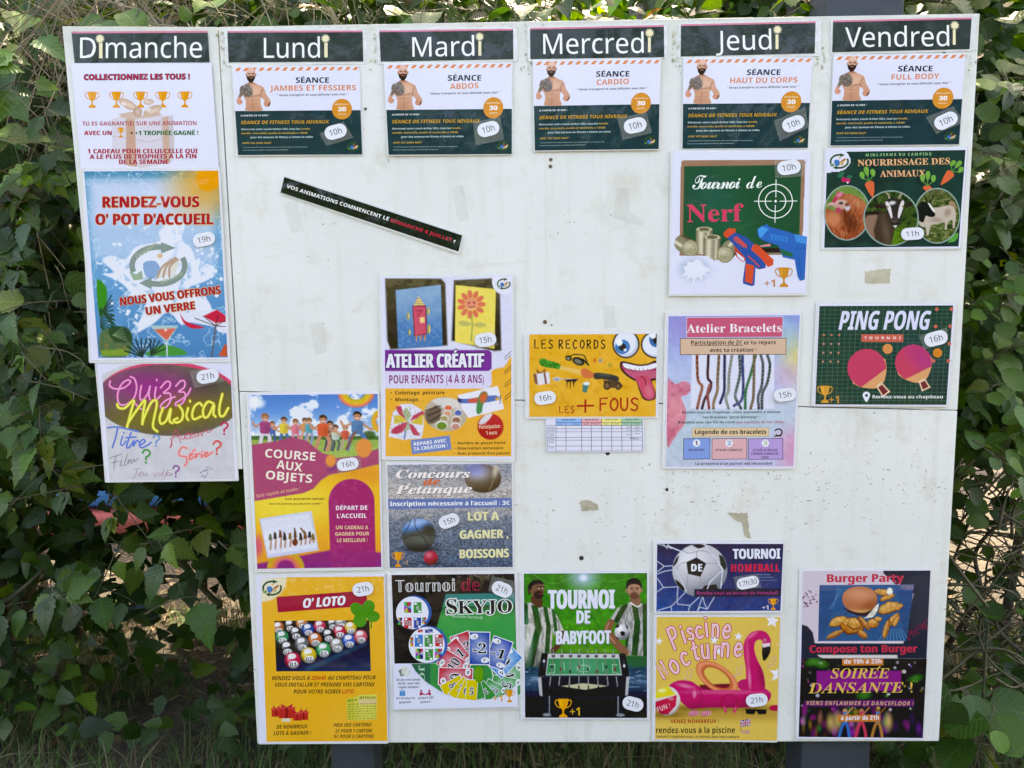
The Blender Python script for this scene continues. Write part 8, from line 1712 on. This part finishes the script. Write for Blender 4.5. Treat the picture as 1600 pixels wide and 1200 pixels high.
s.t('SOIREE', 280, 752, 668, 752, 68, yl, b=.015, st='serifbi'); s.line([(590, 692), (606, 676)], 8, yl, part='lettering')
s.t('DANSANTE !', 135, 850, 820, 846, 70, yl, b=.015, st='serifbi')
s.t('VIENS ENFLAMMER LE DANCEFLOOR !', 118, 926, 822, 932, 26, '#d8a87c', b=.04, sk=.2, sp=1.15)
s.rect(330, 992, 608, 1038, '#c8783c'); s.t('à partir de 21h', 348, 1026, 598, 1025, 28, '#e8e0e8', b=.035)
s.finish()
# ================================================================== oval time labels taped over the posters
def time_label(px, py, w, h, ang, text, where, tape=None, cut=False):
    F_ = 8.0; fr = (px-40, py-40, F_); cx = cy = 40*F_
    k = math.radians(ang); R = lambda u, v: (cx+(u*math.cos(k)-v*math.sin(k))*F_, cy+(u*math.sin(k)+v*math.cos(k))*F_)
    z = 0.0082
    hw, hh = w/2, h/2
    pts = [R((hw-hh)+hh*math.cos(a), hh*math.sin(a)) for a in np.linspace(-math.pi/2, math.pi/2, 9)]+[R(-(hw-hh)+hh*math.cos(a), hh*math.sin(a)) for a in np.linspace(math.pi/2, 1.5*math.pi, 9)]
    s = Sheet('time_label', 'white oval label reading '+text+' '+where, 'label', 'oval time labels stuck on the posters', [R(-hw, -hh), R(hw, -hh), R(hw, hh), R(-hw, hh)], fr, z, mat=M_PLAIN)
    if tape:
        T = [(((x/tape[2])+tape[0]-fr[0])*F_, ((y/tape[2])+tape[1]-fr[1])*F_) for x, y in tape[3]]
        s.slab('tape', T, M_TAPE, z-0.0004, 0.0003)
    s.slab('paper', pts, M_PAPER, z, 0.0003, col='#e2e4f2')
    tw = hw*(0.55 if len(text) == 3 else .82)
    a = R(-tw, h*.21); b = R(tw, h*.21); s.t(text, a[0], a[1], b[0], b[1], h*.42*F_, '#2a2e38', st='sans')
    s.finish()
time_label(525.7, 206.9, 35, 22, -15, '10h', 'on the JAMBES ET FESSIERS poster', (340, 30, 5.4545, [(875, 980), (1080, 878), (1165, 1015), (935, 1085)]))
time_label(763.3, 202.7, 35, 22, -15, '10h', 'on the ABDOS poster', (580, 30, 5.4545, [(870, 880), (1100, 840), (1135, 1035), (890, 1080)]))
time_label(991.6, 197.2, 36, 23, -13, '10h', 'on the CARDIO poster', (815, 30, 5.4545, [(810, 850), (1060, 800), (1105, 975), (860, 1035)]))
time_label(1237.9, 194.5, 36, 22, -20, '10h', 'on the HAUT DU CORPS poster', (1045, 30, 5.714, [(930, 915), (1205, 790), (1240, 970), (980, 1095)]))
time_label(1475.1, 189.8, 38, 22, -25, '10h', 'on the FULL BODY poster', (1280, 10, 5.217, [(855, 910), (1080, 820), (1170, 950), (940, 1045)]))
time_label(320.7, 374.4, 35, 21, -12, '19h', 'on the blue welcome drink poster')
time_label(326.4, 587.4, 35, 21, -10, '21h', 'on the neon quiz poster', (140, 555, 5.714, [(905, 140), (1130, 95), (1210, 230), (945, 290)]))
time_label(758.7, 530.6, 34, 21, -8, '15h', 'over the flower drawing', (580, 420, 3.934, [(630, 400), (760, 375), (780, 465), (640, 500)]))
time_label(544.5, 724.2, 34, 19, -9, '16h', 'on the poster of running children', (375, 600, 4, [(600, 470), (755, 450), (765, 520), (615, 555)]))
time_label(702.1, 812.6, 33, 20, -20, '15h', 'on the boules poster', (590, 710, 6.316, [(578, 625), (810, 560), (850, 655), (625, 755)]))
time_label(568.1, 918.7, 33, 21, -9, '21h', 'on the orange lottery poster')
time_label(784.6, 919.1, 33, 22, 22, '21h', 'on the card game poster', (600, 885, 5.217, [(880, 70), (1062, 110), (1062, 260), (850, 190)]))
time_label(988.3, 1097.3, 33, 21, 14, '21h', 'on the table football poster')
time_label(851.5, 621, 34, 20, -8, '16h', 'on the orange records poster')
time_label(1231, 262.4, 37, 22, -9, '10h', 'on the green blackboard poster', (1030, 230, 5, [(890, 110), (1140, 95), (1130, 230), (900, 245)]))
time_label(1423.2, 365.6, 36, 19, -4, '11h', 'between the two goats')
time_label(1224.8, 616.1, 35, 20, -7, '15h', 'on the pastel bracelet poster', (1025, 480, 4.615, [(820, 590), (995, 545), (1000, 670), (840, 695)]))
time_label(1459.7, 528.6, 37, 22, -14, '16h', 'on the ping pong poster', (1260, 465, 6.4, [(1110, 380), (1390, 295), (1400, 440), (1160, 520)]))
time_label(1167, 908.6, 35, 18, -12, '17h30', 'on the navy football poster', (1010, 835, 7.111, [(960, 460), (1230, 420), (1270, 580), (990, 600)]))
time_label(1181, 1091.5, 34, 20, -7, '21h', 'on the flamingo poster')
